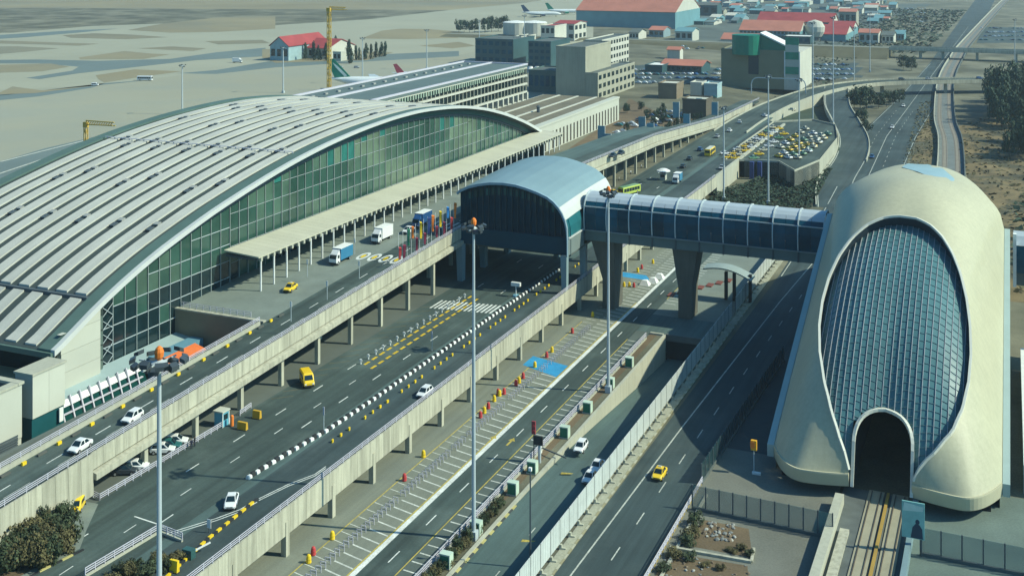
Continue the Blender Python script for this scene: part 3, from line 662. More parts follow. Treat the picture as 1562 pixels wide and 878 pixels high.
# ---------------------------------------------------------------- oval station
ov = root('oval_station', 'big egg shaped cream metro station shell with oval glass front over the tracks', 'station', -20.4, 203, 0)
VC, HW_, UF, UC = -19.8, 18.7, 199.0, 281.0
def lipu(t):
    a = min(abs(t), 1); return UF + (8.0 * ((a - .66) / .34) ** 2.2 if a > .66 else 1.6 * ((.66 - a) / .4) ** 1.6)
def surf(t, u):                                     # bulging shell: low front lip, sides rising to the crest
    L0 = lipu(t); s = min(max((UC - u) / (UC - L0), 0), 1)
    e = 4.0 + 25.7 * (1 - s) ** .97; c = 4.0 + 36.7 * max(1 - s ** 2.1, 0) ** .66
    return (VC + HW_ * t, u, e + (c - e) * max(1 - abs(t) ** 2.4, 0) ** (.52 + .42 * s ** .8))
def ze(u): return 4.0 + 25.7 * (1 - min(max(abs(UC - u) / (UC - UF - 8.0), 0), 1)) ** .97
def rm(px, py):                                     # foot of a window edge point on the shell
    dx = (px - CX) / F; best = None
    for i in range(900):
        Y = 180 + i * .12; v, u = uv(dx * Y, Y); t = (v - VC) / HW_
        if abs(t) > 1 or u < lipu(t): continue
        z = H - (py - YH) * Y / F; d = z - surf(t, u)[2]
        if d < 0: return t, u
        best = (t, u)
    return best
WINL = [(1297, 722), (1283, 690), (1268, 645), (1255, 595), (1247, 545), (1247, 500), (1252, 460), (1262, 424), (1277, 392), (1298, 363), (1322, 342), (1350, 331), (1375, 328)]
WINR = [(1400, 332), (1422, 344), (1440, 362), (1455, 388), (1467, 418), (1476, 455), (1482, 500), (1484, 545), (1480, 590), (1471, 635), (1456, 675), (1437, 705), (1410, 738)]
win = [rm(*p) for p in WINL + WINR]
win[0] = (-.27, lipu(.27) + .1); win[-1] = (.28, lipu(.28) + .1)
def resample(pts, n):
    P = [Vector((p[0] * 20, p[1])) for p in pts]; L = [0]
    for a, b in zip(P, P[1:]): L.append(L[-1] + (b - a).length)
    o = []
    for i in range(n):
        d = L[-1] * i / (n - 1)
        for k in range(len(P) - 1):
            if d <= L[k + 1] + 1e-9:
                q = P[k].lerp(P[k + 1], (d - L[k]) / max(L[k + 1] - L[k], 1e-9)); o.append((q.x / 20, q.y)); break
    return o
# smooth the window curve once
def smooth_curve(c): return [c[0]] + [tuple((a[j] + 2 * b[j] + d[j]) / 4 for j in (0, 1)) for a, b, d in zip(c, c[1:], c[2:])] + [c[-1]]
win = smooth_curve(smooth_curve(win))
outl = [(-.27 - .73 * i / 23, lipu(-.27 - .73 * i / 23)) for i in range(24)]
outl += [(-1, lerp(lipu(1), UC, (i + 1) / 24)) for i in range(24)]
half = [(-1 + i / 24, UC) for i in range(1, 25)]
ring_o = outl + half; ring_o += [(-t, u) for t, u in ring_o[:-1][::-1]]
nO = len(ring_o)
iw = resample(win, 401)
# match: lip third of the window edge to the lip, sides to the sides, top to the crest
fr = [0.0] * nO
for i in range(nO):
    if i < 24: fr[i] = .15 * i / 23
    elif i < 48: fr[i] = .15 + .15 * (i - 23) / 24
    elif i <= 72: fr[i] = .30 + .20 * (i - 47) / 25
    else: fr[i] = None
for i in range(nO):
    if fr[i] is None: fr[i] = 1 - fr[nO - 1 - i]
ring_i = [iw[int(round(f * 400))] for f in fr]
M = 16; mb = MB(); mb.smooth = True
rows = []
for j in range(M + 1):
    w = j / M
    row = []
    for k, (o_, i_) in enumerate(zip(ring_o, ring_i)):   # nearly straight lines from the outer edge to the window edge
        A_, B_ = Vector(surf(*o_)), Vector(surf(*i_)); f = min(k, nO - 1 - k); b_ = lerp(.35, 2.2, smooth((f - 30) / 40))
        p = A_.lerp(B_, w); row.append((p.x, p.y - .25 * b_ * math.sin(math.pi * w), p.z + b_ * math.sin(math.pi * w)))
    rows.append(row)
mb.loft(rows, closed=False)
part('shell', mb, SHELL, ov)
mb = MB(); mb.smooth = True                         # rear half, mirrored about the crest
mb.loft([[(lambda p: (p[0], 2 * UC - p[1], p[2]))(surf(-1 + i / 24, UC - (UC - lipu(-1 + i / 24) - .05) * (j / 20))) for i in range(49)] for j in range(21)], closed=False)
part('rear_shell', mb, SHELL, ov)
def a_of(u): return math.acos(max(min((UC - u) / (UC - UF + .4), 1), 0)) * 2 / math.pi
# rim round the window, lip fascia, side gutters
wi = [surf(*p) for p in iw[::4]]
mb = MB(); mb.loft([[(p[0], p[1] - .05, p[2] + .12), (p[0], p[1] + 1.4, p[2] - 1.5 - 1.6 * a_of(p[1]))] for p in wi], closed=False); part('window_reveal', mb, mat('reveal_dark', (0.02, 0.035, 0.05), .5, .1), ov)
mb = MB()
for p, q in zip(wi, wi[1:]): mb.bar((p[0], p[1], p[2] + .1), (q[0], q[1], q[2] + .1), .42, .42)
part('window_rim', mb, mat('rim_white', (0.60, 0.60, 0.52), .5, .04), ov)
for side in (0, 1):
    ids = range(0, 24) if side == 0 else range(nO - 24, nO)
    L_ = [surf(*ring_o[i]) for i in ids]; mb = MB(); mb.smooth = False
    mb.loft([[(p[0], p[1] - .25, p[2] + .28), (p[0], p[1] - .28, p[2] + .05), (p[0], p[1] + .35, p[2] - 2.1), (p[0], p[1] + .9, p[2] - 2.1), (p[0], p[1] + .4, p[2] + .2)] for p in L_])
    part('lip_fascia', mb, mat('lip_cream', (0.50, 0.47, 0.33), .5, .05), ov)
    sg = -1 if side == 0 else 1; vv = VC + sg * (HW_ + .62)
    us2 = [lipu(1) + (UC - lipu(1)) * i / 20 for i in range(21)]; us2 += [2 * UC - q for q in us2[-2::-1]]
    mb = MB(); mb.loft([[(vv - .58, q, ze(q) - 2.0), (vv + .58, q, ze(q) - 2.0), (vv + .58, q, ze(q) + .1), (vv - .58, q, ze(q) + .1)] for q in us2]); part('side_gutter', mb, mat('gutter_pale', (0.36, 0.46, 0.44), .5, .05), ov)
    mb = MB(); mb.loft([[(vv - sg * 1.0, q, 0), (vv - sg * 1.0, q, ze(q) - 1.9)] for q in us2], closed=False); part('side_wall', mb, CONC_D, ov)
# roof light patch behind the crest
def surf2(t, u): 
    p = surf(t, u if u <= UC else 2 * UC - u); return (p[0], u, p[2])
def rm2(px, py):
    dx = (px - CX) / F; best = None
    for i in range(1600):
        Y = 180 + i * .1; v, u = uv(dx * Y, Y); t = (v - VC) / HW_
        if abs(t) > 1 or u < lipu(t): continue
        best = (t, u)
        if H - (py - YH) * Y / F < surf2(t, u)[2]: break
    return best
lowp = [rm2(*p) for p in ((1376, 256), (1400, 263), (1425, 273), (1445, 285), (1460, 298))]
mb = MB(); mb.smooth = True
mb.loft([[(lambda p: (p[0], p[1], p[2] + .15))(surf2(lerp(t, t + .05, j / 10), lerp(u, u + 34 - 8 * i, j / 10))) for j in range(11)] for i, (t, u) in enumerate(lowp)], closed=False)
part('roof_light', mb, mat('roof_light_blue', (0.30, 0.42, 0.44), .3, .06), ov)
# glass: strips along the roads, divided by bars
def gl(t, a): 
    u = UC - (UC - UF + .4) * math.cos(a * math.pi / 2); u = max(u, UF + .02); p = surf(t, u); return (p[0], p[1] + 1.0, p[2] - .75 - 1.7 * a)
def span(t):                                        # how far up the window reaches at this t
    cand = [b[1] + (a[1] - b[1]) * ((t - b[0]) / (a[0] - b[0])) for a, b in zip(iw, iw[1:]) if (a[0] - t) * (b[0] - t) <= 0 and abs(a[0] - b[0]) > 1e-6]
    return (min(cand), max(cand)) if len(cand) else (UF, max(p[1] for p in iw))
tl, tr_ = min(p[0] for p in iw), max(p[0] for p in iw)
NS = 25; bars = MB(); rowsb = MB()
for k in range(NS):
    t0, t1 = lerp(tl, tr_, k / NS), lerp(tl, tr_, (k + 1) / NS); s_ = span((t0 + t1) / 2)
    if not s_: continue
    tm_ = (t0 + t1) / 2; lo_ = s_[0] - .8
    if abs(tm_) < .275:                             # starts above the portal arch
        q = (tm_ * HW_) / 5.1; hgt = 8.3 + 4.7 * max(1 - abs(q) ** 2.7, 0) ** .4; lo_ = UF
        while gl(tm_, a_of(lo_))[2] < hgt - .4 and lo_ < 230: lo_ += .1
    a0, a1 = a_of(max(lo_, UF)), a_of(s_[1] + 3.0); n_ = 26
    b_ = MB(); b_.loft([[gl(t0 + .0015, lerp(a0, a1, i / n_)), gl(t1 - .0015, lerp(a0, a1, i / n_))] for i in range(n_ + 1)], closed=False)
    part('glass_strip', b_, G_OV, ov)
    m_ = MB(); pts = [gl(t0, lerp(a0, a1, i / n_)) for i in range(n_ + 1)]
    for p, q in zip(pts, pts[1:]): m_.bar((p[0], p[1] - .08, p[2] + .08), (q[0], q[1] - .08, q[2] + .08), .085, .12)
    part('mullion', m_, mat('oval_mullion', (0.42, 0.43, 0.45), .5, .05), ov)
    na = int((a1 - a0) * 58)
    for i in range(na):
        a = a0 + (i + .5) / 58.0
        p, q = gl(t0, a), gl(t1, a); rowsb.bar((p[0], p[1] - .05, p[2] + .05), (q[0], q[1] - .05, q[2] + .05), .07, .09)
part('glazing_bars', rowsb, mat('oval_bar', (0.13, 0.23, 0.25), .5, .05), ov, kind='stuff')
# portal over the tracks
ph = 4.75; arch = [(VC + .2 - ph, 2.0), (VC + .2 - ph, 8.6)] + [(VC + .2 - ph * math.copysign(abs(math.cos(math.pi * i / 20)) ** .72, math.cos(math.pi * i / 20)), 8.6 + 4.4 * math.sin(math.pi * i / 20) ** .85) for i in range(1, 20)] + [(VC + .2 + ph, 8.6), (VC + .2 + ph, 2.0)]
def off(p, d): c = (VC + .2, 8.6); L_ = math.hypot(p[0] - c[0], max(p[1] - 8.6, 0)); return (p[0] + d * (p[0] - c[0]) / max(L_, .01), p[1] + d * max(p[1] - 8.6, 0) / max(L_, .01))
def ug_(v, z):
    t = (v - VC) / HW_; u = lipu(t)
    while surf(t, u)[2] - .9 < z and u < 225: u += .08
    return u + .1
ac = [(v, ug_(v, z) if z > 4.2 else lipu((v - VC) / HW_), z) for v, z in arch]
mb = MB()
for p, q in zip(ac, ac[1:]): mb.bar(p, q, .5, .5)
part('portal_rim', mb, mat('rim_white', (0.60, 0.60, 0.52)), ov)
mb = MB(); mb.loft([ac, [(v, u + 3.2, z) for v, u, z in ac]], closed=False); part('portal_soffit', mb, mat('lip_cream', (0.5, 0.47, 0.33)), ov)
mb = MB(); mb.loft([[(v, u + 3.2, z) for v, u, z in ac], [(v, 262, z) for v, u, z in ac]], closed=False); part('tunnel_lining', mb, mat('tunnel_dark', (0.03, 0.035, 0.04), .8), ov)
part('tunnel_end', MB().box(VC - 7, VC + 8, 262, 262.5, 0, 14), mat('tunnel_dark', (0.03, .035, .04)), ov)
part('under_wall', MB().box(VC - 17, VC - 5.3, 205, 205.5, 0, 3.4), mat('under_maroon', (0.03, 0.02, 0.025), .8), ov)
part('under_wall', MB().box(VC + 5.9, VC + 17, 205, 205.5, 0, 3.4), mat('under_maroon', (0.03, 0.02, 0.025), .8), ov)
# ================================================================ street furniture
# panel fence along the highway
pf = root('panel_fence', 'line of pale metal fence panels on concrete feet beside the highway', 'fence', -63.6, 60, 0)
PAN = mat('fence_panel_grey', (0.50, 0.54, 0.52), .6, .08, .5, objvar=.06, fine=.05)
b_ = MB(); b_.box(-.05, .05, .06, 3.94, .85, 4.5)
for k in range(5): b_.box(.05, .085, .55 + .7 * k, .75 + .7 * k, .85, 4.5)
pme = b_.mesh('fence_panel', PAN)
fme_ = MB().prism([(-.12, 0), (.9, .15), (.9, .45), (-.12, .6)], 0, .35).box(-.12, .25, .1, .5, .35, .8).mesh('foot', CONC_W)
pst = MB().box(-.09, .09, -.06, .06, 0, 4.55).mesh('post', STEEL_D)
for k in range(78):
    u = 62 + 4.0 * k
    if 282 < u < 289: continue
    link('fence_panel', pme, pf, (0, u - 60, 0)); link('post', pst, pf, (0, u - 60, 0))
    link('foot', fme_, pf, (.15, u - 60 - .3, 0))
kb = mat('kerb_stone', (0.36, 0.355, 0.27), .9, .1, .5)
struct('verge', MB().box(-63.5, -61.7, 60, 400, -.1, .12), mat('verge_concrete', (0.30, 0.30, 0.23), .9, .15, .4, fine=.15), None)
# planting strip: kerb wall, railing, retaining wall of the ramp road
rw = root('ramp_retaining_wall', 'cream retaining wall dropping along the sunken ramp road', 'wall', -75.6, TRU0, 0)
for k in range(22):
    a = 66 + 9.6 * k
    if a > 262: break
    b = min(a + 9.56, 268)
    part('wall_panel', MB().loft([[(-76.0, u, trz(max(u, TRU0)) - .4), (-75.4, u, trz(max(u, TRU0)) - .4), (-75.4, u, .38), (-76.0, u, .38)] for u in [a + (b - a) * i / 5 for i in range(6)]]), CONC_W, rw)
part('end_wall', MB().box(-79.3, -76.05, 267.5, 268.2, 0.0, .4), CONC_W, rw)
fw = root('ramp_fence_wall', 'low concrete wall under the fence on the far side of the ramp road', 'wall', -64.2, TRU0, 0)
part('wall_face', MB().loft([[(-64.5, u, trz(u) - .4), (-64.0, u, trz(u) - .4), (-64.0, u, .1), (-64.5, u, .1)] for u in [TRU0 + (TRU1 - TRU0) * i / 20 for i in range(21)]]), CONC_W, fw)
ug = root('underpass_mouth', 'dark underpass where the ramp road dives below the forecourt under the footbridge', 'underpass', -70, 268, -6)
part('head_wall', MB().box(-75.9, -63.9, 268.0, 268.8, -1.2, .3), CONC_D, ug)
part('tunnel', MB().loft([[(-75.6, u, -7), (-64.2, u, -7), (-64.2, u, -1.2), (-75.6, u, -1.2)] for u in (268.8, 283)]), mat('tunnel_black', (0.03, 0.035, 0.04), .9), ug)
sheet('forecourt', band(-83, -64.2, 268.8, 282.4), .018, ASPH_L)
sr = root('parking_strip_railing', 'lilac railing between the parking bays and the planted strip', 'railing', -79.2, 60, 0)
mb = MB(); railing(mb, [(-79.2, 60, .3), (-79.2, 264, .3)], h=1.15, step=2.1, w=.09)
part('rails', mb, LILAC, sr, kind='stuff'); part('base_kerb', MB().box(-79.4, -79.0, 60, 264, 0, .3), CONC_W, sr)
# kerb stones painted alternately, along ramp road and lanes: joined, too small to pick apart
def kerb(name, pts, step, w, h, m1, m2, z=0.0):
    A, B = MB(), MB(); k = 0
    for p, q in zip(pts, pts[1:]):
        L_ = math.hypot(q[0] - p[0], q[1] - p[1]); n = int(L_ / step)
        for i in range(n):
            t0, t1 = i / n, (i + .96) / n
            (A if k % 2 else B).bar((lerp(p[0], q[0], t0), lerp(p[1], q[1], t0), z + h / 2), (lerp(p[0], q[0], t1), lerp(p[1], q[1], t1), z + h / 2), w, h); k += 1
    for mb_, m_, n_ in ((A, m1, name), (B, m2, name)): link(n_, mb_.mesh(n_, m_), kind='structure')
kerb('kerb_stones', [(-75.2, 62), (-75.2, 176)], 1.5, .35, .16, mat('kerb_yellow', (0.45, 0.40, 0.16), .8), mat('kerb_dark', (0.06, 0.07, 0.07), .8))
mb = MB(); mb.loft([[(-75.3, u, trz(u) + .16), (-74.9, u, trz(u) + .16)] for u in (178, 220, 266)], closed=False)
kerb('kerb_stones', [(-61.85, 62), (-61.85, 300)], 1.6, .3, .2, kb, mat('kerb_tan', (0.26, 0.24, 0.15), .8))
kerb('kerb_stones', [g(392, 762, Z2), g(355, 792, Z2), g(318, 822, Z2), g(268, 868, Z2), g(250, 885, Z2)], 1.0, .4, .32, YEL, BLK, Z2)
kerb('kerb_stones', [g(0, 905, Z2), g(60, 872, Z2), g(128, 838, Z2)], 1.6, .35, .2, mat('kerb_yellow', (0.45, 0.4, 0.16)), BLK, Z2)
# white blocks with dark gaps along the median of the arrivals road
blk = MB().loft([[(-.36, -.44, 0), (.36, -.44, 0), (.36, .44, 0), (-.36, .44, 0)], [(-.30, -.42, .4), (.30, -.42, .4), (.30, .42, .4), (-.30, .42, .4)], [(-.18, -.36, .54), (.18, -.36, .54), (.18, .36, .54), (-.18, .36, .54)]]).mesh('barrier_block', WHITE)
blkd = MB().loft([[(-.34, -.5, 0), (.34, -.5, 0), (.34, .5, 0), (-.34, .5, 0)], [(-.18, -.42, .72), (.18, -.42, .72), (.18, .42, .72), (-.18, .42, .72)]]).mesh('barrier_block', BLK)
us_b = []
for k in range(-2, 68):
    u = 159 + 2.02 * k
    vv = interp([(150, -113.6), (164, -112.7), (175, -111.6), (190, -111.2), (300, -110.9)], u)
    o = link('barrier_block', blk); X, Y = W(vv, u); o.location = (X, Y, Z2); o.rotation_euler = (rnd(-.04, .04), 0, -TH + rnd(-.16, .16))
    props(o, 'white concrete block in the long white and black row beside the arrivals lane', 'barrier block', 'white median blocks of the arrivals road')
    o = link('barrier_block', blkd); X, Y = W(vv, u + 1.01); o.location = (X, Y, Z2); o.rotation_euler = (0, 0, -TH)
    props(o, 'black concrete block in the long white and black row beside the arrivals lane', 'barrier block', 'black median blocks of the arrivals road')
# yellow and black delineator posts inside the lane
dp = MB().box(-.12, .12, -.28, .28, 0, .55).mesh('lane_marker', YEL)
for k in range(46):
    u = 172 + 2.75 * k
    if k % 5 == 3: continue
    o = link('lane_marker', dp); X, Y = W(-108.2 + .003 * (u - 172), u); o.location = (X, Y, Z2); o.rotation_euler = (0, 0, -TH + rnd(-.2, .2))
    props(o, 'small yellow lane marker block standing in a row inside the arrivals lane', 'lane marker', 'yellow lane markers in the arrivals lane')
dpw = MB().tube((0, 0, 0), (0, 0, 1.05), .16, n=8).box(-.3, .3, -.06, .06, .55, 1.0).mesh('bollard_post', WHITE)
s0 = g(556, 556, Z2)
for k in range(17):
    o = link('bollard_post', dpw); X, Y = W(s0[0] - .9, s0[1] + 3.1 * k); o.location = (X, Y, Z2); o.rotation_euler = (0, 0, -TH)
    props(o, 'short white post in a row on the double yellow dashed line', 'bollard', 'white posts along the yellow dashes')
# bay stands: low grey frames between the two parking rows, and plastic drums
bs = MB()
for dx_ in (-.45, .45): bs.bar((dx_, 0, 0), (dx_, 0, .95), .09, .09)
bs.bar((-.45, 0, .95), (.45, 0, .95), .09, .09); bs.bar((-.45, 0, .5), (.45, 0, .5), .06, .06)
bsm = bs.mesh('bay_stand', LILAC)
for k in range(95):
    u = 143 + 1.3 * k
    if 232.5 < u < 234 or rnd(0, 1) < .06: continue
    o = link('bay_stand', bsm); X, Y = W(-94.05, u); o.location = (X, Y, .01); o.rotation_euler = (0, 0, -TH + rnd(-.1, .1))
    props(o, 'lilac metal hoop stand in the row between the two lines of parking bays', 'parking hoop', 'metal hoops between the parking bays')
def drum_me(m): return MB().lathe([(.34, 0), (.42, .1), (.36, .5), (.40, .6), (.30, 1.15), (.18, 1.3)], 10).mesh('traffic_drum', m)
dy, dr = drum_me(YEL), drum_me(RED)
for i, (px, py, c) in enumerate([(471, 858, 'y'), (478, 846, 'r'), (507, 822, 'y'), (617, 733, 'r'), (646, 697, 'y'), (733, 637, 'r'), (739, 630, 'y'), (745, 623, 'r'), (754, 612, 'y'), (760, 602, 'r'), (769, 601, 'r'), (762, 604, 'y'), (787, 588, 'r'), (792, 584, 'y'), (798, 577, 'r'), (816, 560, 'y'), (834, 545, 'r'), (842, 537, 'y'), (873, 508, 'r'), (904, 483, 'y'),
                        (952, 437, 'y'), (960, 437, 'y'), (967, 438, 'r'), (973, 415, 'y'), (979, 410, 'r'), (996, 402, 'y')]):
    v, u = g(px, py); o = link('traffic_drum', dy if c == 'y' else dr); X, Y = W(v, u); o.location = (X, Y, .01)
    props(o, ('yellow' if c == 'y' else 'red') + ' plastic traffic drum standing between the parking bays', 'traffic drum', ('yellow' if c == 'y' else 'red') + ' drums among the parking bays')
# yellow delineators on the kerb of the upper deck
ky = MB().box(-.18, .18, -.4, .4, 0, .5).mesh('kerb_marker', YEL); kd = MB().box(-.2, .2, -.9, .9, 0, .3).mesh('kerb_marker', mat('kerb_grey_dark', (0.09, 0.095, 0.085), .9))
for k in range(26):
    u = 112 + 3.6 * k
    o = link('kerb_marker', ky if k % 2 == 0 else kd); v = -139.6; X, Y = W(v, u); o.location = (X, Y, d1(u)); o.rotation_euler = (0, 0, -TH)
    props(o, ('yellow' if k % 2 == 0 else 'dark grey') + ' kerb block along the parapet of the upper deck', 'kerb block', ('yellow' if k % 2 == 0 else 'grey') + ' kerb blocks of the upper deck')
# ---------------------------------------------------------------- high mast lights
def mast(v, u, z, h, label, r=.36, beacon=True, lamps=14, R_=1.7, group='tall steel masts with lamp rings', m=STEEL):
    t = root('light_mast', label, 'light mast', v, u, z, group=group)
    part('pole', MB().tube((v, u, z), (v, u, z + h - 1.2), r, r * .55, 10), m, t)
    part('base_cabinet', MB().box(v - r * 1.6, v + r * 1.6, u - r * 1.6, u + r * 1.6, z, z + 1.4), m, t)
    mb = MB(); mb.lathe([(r, z + h - 1.5), (R_ * .32, z + h - 1.4), (R_ * .32, z + h - 1.15), (r * .6, z + h - .9)], 12, v, u)
    for k in range(4): a = k * math.pi / 2; mb.bar((v, u, z + h - 1.2), (v + R_ * math.cos(a), u + R_ * math.sin(a), z + h - 1.25), .14, .14)
    part('head_ring', mb, STEEL, t)
    lm = MB().loft([[(-.42, -.3, -.35), (.42, -.3, -.35), (.42, .25, -.1), (-.42, .25, -.1)], [(-.42, -.3, .05), (.42, -.3, .05), (.42, .25, .3), (-.42, .25, .3)]]).mesh('floodlight', mat('floodlight_dark', (0.05, 0.065, 0.075), .4, .1, spec=.5))
    for k in range(lamps):
        a = 2 * math.pi * k / lamps; rq = R_ * (1.0 if k % 2 else .62); o = link('floodlight', lm, t, (rq * math.cos(a), rq * math.sin(a), h - 1.5 + .55 * (k % 2) + .2 * (k % 3))); o.rotation_euler = (0, 0, a + math.pi / 2)
    if beacon: part('beacon', MB().lathe([(.2, z + h - .9), (.42, z + h - .6), (.46, z + h - .1), (.34, z + h + .25), (.12, z + h + .45)], 10, v, u), ORANGE, t)
    return t
mast(-77, 90.7, 0, 52.6, 'tall light mast in the left foreground before the white cars', r=.36, lamps=22, R_=2.5)
mast(-77, 163.4, 0, 49.8, 'tall light mast standing in the planted strip, centre foreground')
v3, u3 = g(928, 598); mast(v3, u3, 0, 42.5, 'tall light mast standing before the enclosed footbridge', R_=1.6)
for px, pb, pt, lab in ((1104, 306, 160, 'grey mast rising behind the footbridge left of the taxi park'), (1172, 312, 112, 'grey mast at the near edge of the taxi park'), (1219, 266, 118, 'grey mast among the yellow taxis on the right of the taxi park'), (1240, 195, 32, 'slim mast behind the taxi park against the road embankment'), (1271, 200, 24, 'slim mast beside the curved slip road'), (1303, 135, 40, 'slim mast behind the slip road near the overpass'), (1327, 110, 18, 'slim far mast in front of the blue sheds'), (1548, 115, 28, 'slim mast at the right edge by the overpass')):
    v, u = g(px, pb, 0); z1 = onu_z = H - (pt - YH) * (F * H / (pb - YH)) / F
    mast(v, u, 0, z1, lab, r=.36, beacon=False, lamps=6, R_=1.3)
for px, pb, pt, lab in ((278, 175, 97, 'apron floodlight mast with dark lamp cluster behind the terminal roof'), (432, 142, 70, 'apron mast left of the green aircraft tail'), (553, 128, 56, 'apron mast by the small cypress trees'), (651, 106, 44, 'apron mast on the open concrete behind the pier'), (731, 92, 30, 'apron mast in front of the dark teal office block'), (800, 95, 22, 'apron mast before the white storage tanks')):
    v, u = g(px, pb, Z2); mast(v, u, Z2, H - Z2 - (pt - YH) * (F * (H - Z2) / (pb - YH)) / F, lab, r=.45, beacon=False, lamps=6, R_=1.7)
# small posts, signs
def post(px, py, z, h, label, name='slim_post', plate=None, r=.07):
    v, u = g(px, py, z); t = root(name, label, 'post' if plate is None else 'sign', v, u, z)
    part('pole', MB().tube((v, u, z), (v, u, z + h), r, n=6), STEEL, t)
    if plate: part('plate', MB().box(v - plate[0] / 2, v + plate[0] / 2, u - .08, u + .0, z + h - plate[1], z + h), plate[2], t)
    return t
for px, py, lab in ((494, 656, 'slim lilac post on the arrivals road near the yellow van'), (659, 535, 'slim lilac post beside the double yellow dashes')): post(px, py, Z2, 4.2, lab, plate=(.3, 1.4, LILAC))
for px, py, lab in ((444, 490, 'slim white post on the upper deck, nearest the camera'), (499, 457, 'slim white post on the upper deck right of the yellow taxi'), (548, 425, 'slim white post on the upper deck before the ringed crossing'), (541, 388, 'post with pink and white sign between the two box trucks'), (469, 422, 'white post with small sign beside the canopy columns')): post(px, py, d1(250), 4.0, lab, plate=(.4, 1.1, WHITE))
v, u = g(787, 452, Z2); t = root('lane_signal', 'white lane control head on a single stalk below the hall', 'lane signal', v, u, Z2)
part('stalk', MB().tube((v, u, Z2), (v, u, Z2 + 2.6), .14, n=8), WHITE, t); part('head', MB().box(v - 1.2, v + 1.2, u - .4, u + .4, Z2 + 2.6, Z2 + 3.5), WHITE, t); part('foot', MB().lathe([(.9, Z2), (.8, Z2 + .4)], 10, v, u), mat('pale_blue_foot', (0.15, 0.35, 0.45)), t)
v, u = g(809, 866, 0); t = root('road_lamp_post', 'slim dark post beside the ramp road carrying a tiny white lamp', 'lamp post', v, u, 0)
part('pole', MB().tube((v, u, 0), (v, u, 14.5), .16, .11, 8), STEEL_D, t); part('lamp', MB().box(v - .25, v + .2, u - .2, u + .2, 14.5, 15.0), WHITE, t)
v, u = g(823, 705, 0); t = root('message_sign', 'black message board on a grey post with a red signal above', 'sign', v, u, 0)
part('post', MB().tube((v, u, 0), (v, u, 4.2), .3, n=8), STEEL, t); part('board', MB().box(v - 1.1, v + .7, u - .3, u - .1, 3.2, 4.8), BLK, t); part('signal_pole', MB().tube((v - 1.1, u, 0), (v - 1.1, u, 5.2), .1, n=6), STEEL_D, t); part('signal_head', MB().box(v - 1.45, v - .75, u - .25, u + .1, 5.0, 7.3), mat('signal_red_brown', (0.25, 0.04, 0.05), .6), t)
for k in range(2): part('signal_lens', MB().tube((v - 1.1, u - .26, 5.6 + .9 * k), (v - 1.1, u - .34, 5.6 + .9 * k), .25, n=10), RED, t)
# barrier boom by the sign
v, u = g(823, 690, 0); t = root('barrier_boom', 'dark barrier boom at the exit from the parking road', 'barrier', v, u, 0)
part('boom', MB().bar((v + .5, u, 1.0), (v + 6.0, u - 2.2, 1.0), .2, .2), STEEL_D, t); part('stand', MB().box(v - .2, v + .4, u - .3, u + .3, 0, 1.1), WHITE, t)
# green cabinets in the planted strip
cb = MB().box(-.75, .75, -.55, .55, 0.2, 2.0).mesh('body', GREEN); ct_ = MB().box(-.85, .9, -.65, .65, 2.0, 2.2).box(.75, .9, -.65, .65, .2, 2.0).mesh('hood', mat('hood_pale', (0.45, 0.56, 0.46), .6)); cl_ = MB().box(-.9, .9, -.7, .7, 0, .2).mesh('plinth', CONC_W)
for i, (px, py, lab) in enumerate(((687, 866, 'green cabinet with pale hood nearest the lower edge of the strip'), (742, 818, 'green cabinet right beside the foot of the central mast'), (790, 755, 'green cabinet in the bushes above the central mast'), (818, 722, 'green cabinet just below the black message board'), (868, 668, 'green cabinet by the white car on the ramp road'), (903, 630, 'green cabinet on the wall right below the third mast'), (934, 592, 'green cabinet right of the third mast foot'), (965, 560, 'green cabinet farthest up the cream retaining wall'))):
    v, u = g(px, py, 0); t = root('green_cabinet', lab, 'cabinet', -77.3, u, 0, group='green cabinets in the planted strip')
    link('body', cb, t); link('hood', ct_, t); link('plinth', cl_, t)
# flag poles with coloured flags by the upper deck railing
fl = [(607, 388, 'r'), (619, 386, 'm'), (627, 384, 'g'), (635, 372, 'o'), (640, 373, 'm'), (646, 370, 'y'), (651, 372, 'm'), (658, 366, 'n'), (664, 362, 'o'), (669, 364, 'm'), (674, 362, 'y'), (681, 362, 'm'), (686, 360, 'b'), (692, 358, 'r'), (697, 356, 'o')]
fcol = {'r': ('dark red', RED), 'm': ('maroon', mat('flag_maroon', (0.22, 0.03, 0.06), .8)), 'g': ('green', GREEN), 'o': ('orange', ORANGE), 'y': ('yellow', YEL), 'n': ('navy', mat('flag_navy', (0.03, 0.06, 0.2), .8)), 'b': ('blue', BLUE)}
N_ = {}
for i, (px, py, c) in enumerate(fl):
    u = 238.5 + i * 2.1; v = -131.9; N_[c] = N_.get(c, 0) + 1; z = d1(u)
    nm = ['first', 'second', 'third', 'fourth', 'fifth'][N_[c] - 1]
    t = root('flag_pole', '%s flag at the upper deck railing, %s of its colour from the left' % (fcol[c][0], nm), 'flag', v, u, z, group='flags along the upper deck railing')
    h = 8.2; part('pole', MB().tube((v, u, z), (v, u, z + h), .05, n=6), WHITE, t)
    mb = MB(); ln = 3.8 if i % 3 else 2.6; zt = z + h - .1 - (3.2 if c in 'mr' else 0)
    mb.loft([[(v - .02, u + .05, zt - q * ln), (v + .42 + .1 * math.sin(q * 5 + i), u + .35 + .08 * math.cos(q * 7), zt - .1 - q * ln), (v + .75 * (1 - .3 * q), u + .15 + .12 * math.sin(q * 4 + i), zt - .3 - q * ln), (v + .2, u - .12, zt - .25 - q * ln)] for q in (0, .2, .4, .6, .8, 1)])
    part('cloth', mb, fcol[c][1], t)
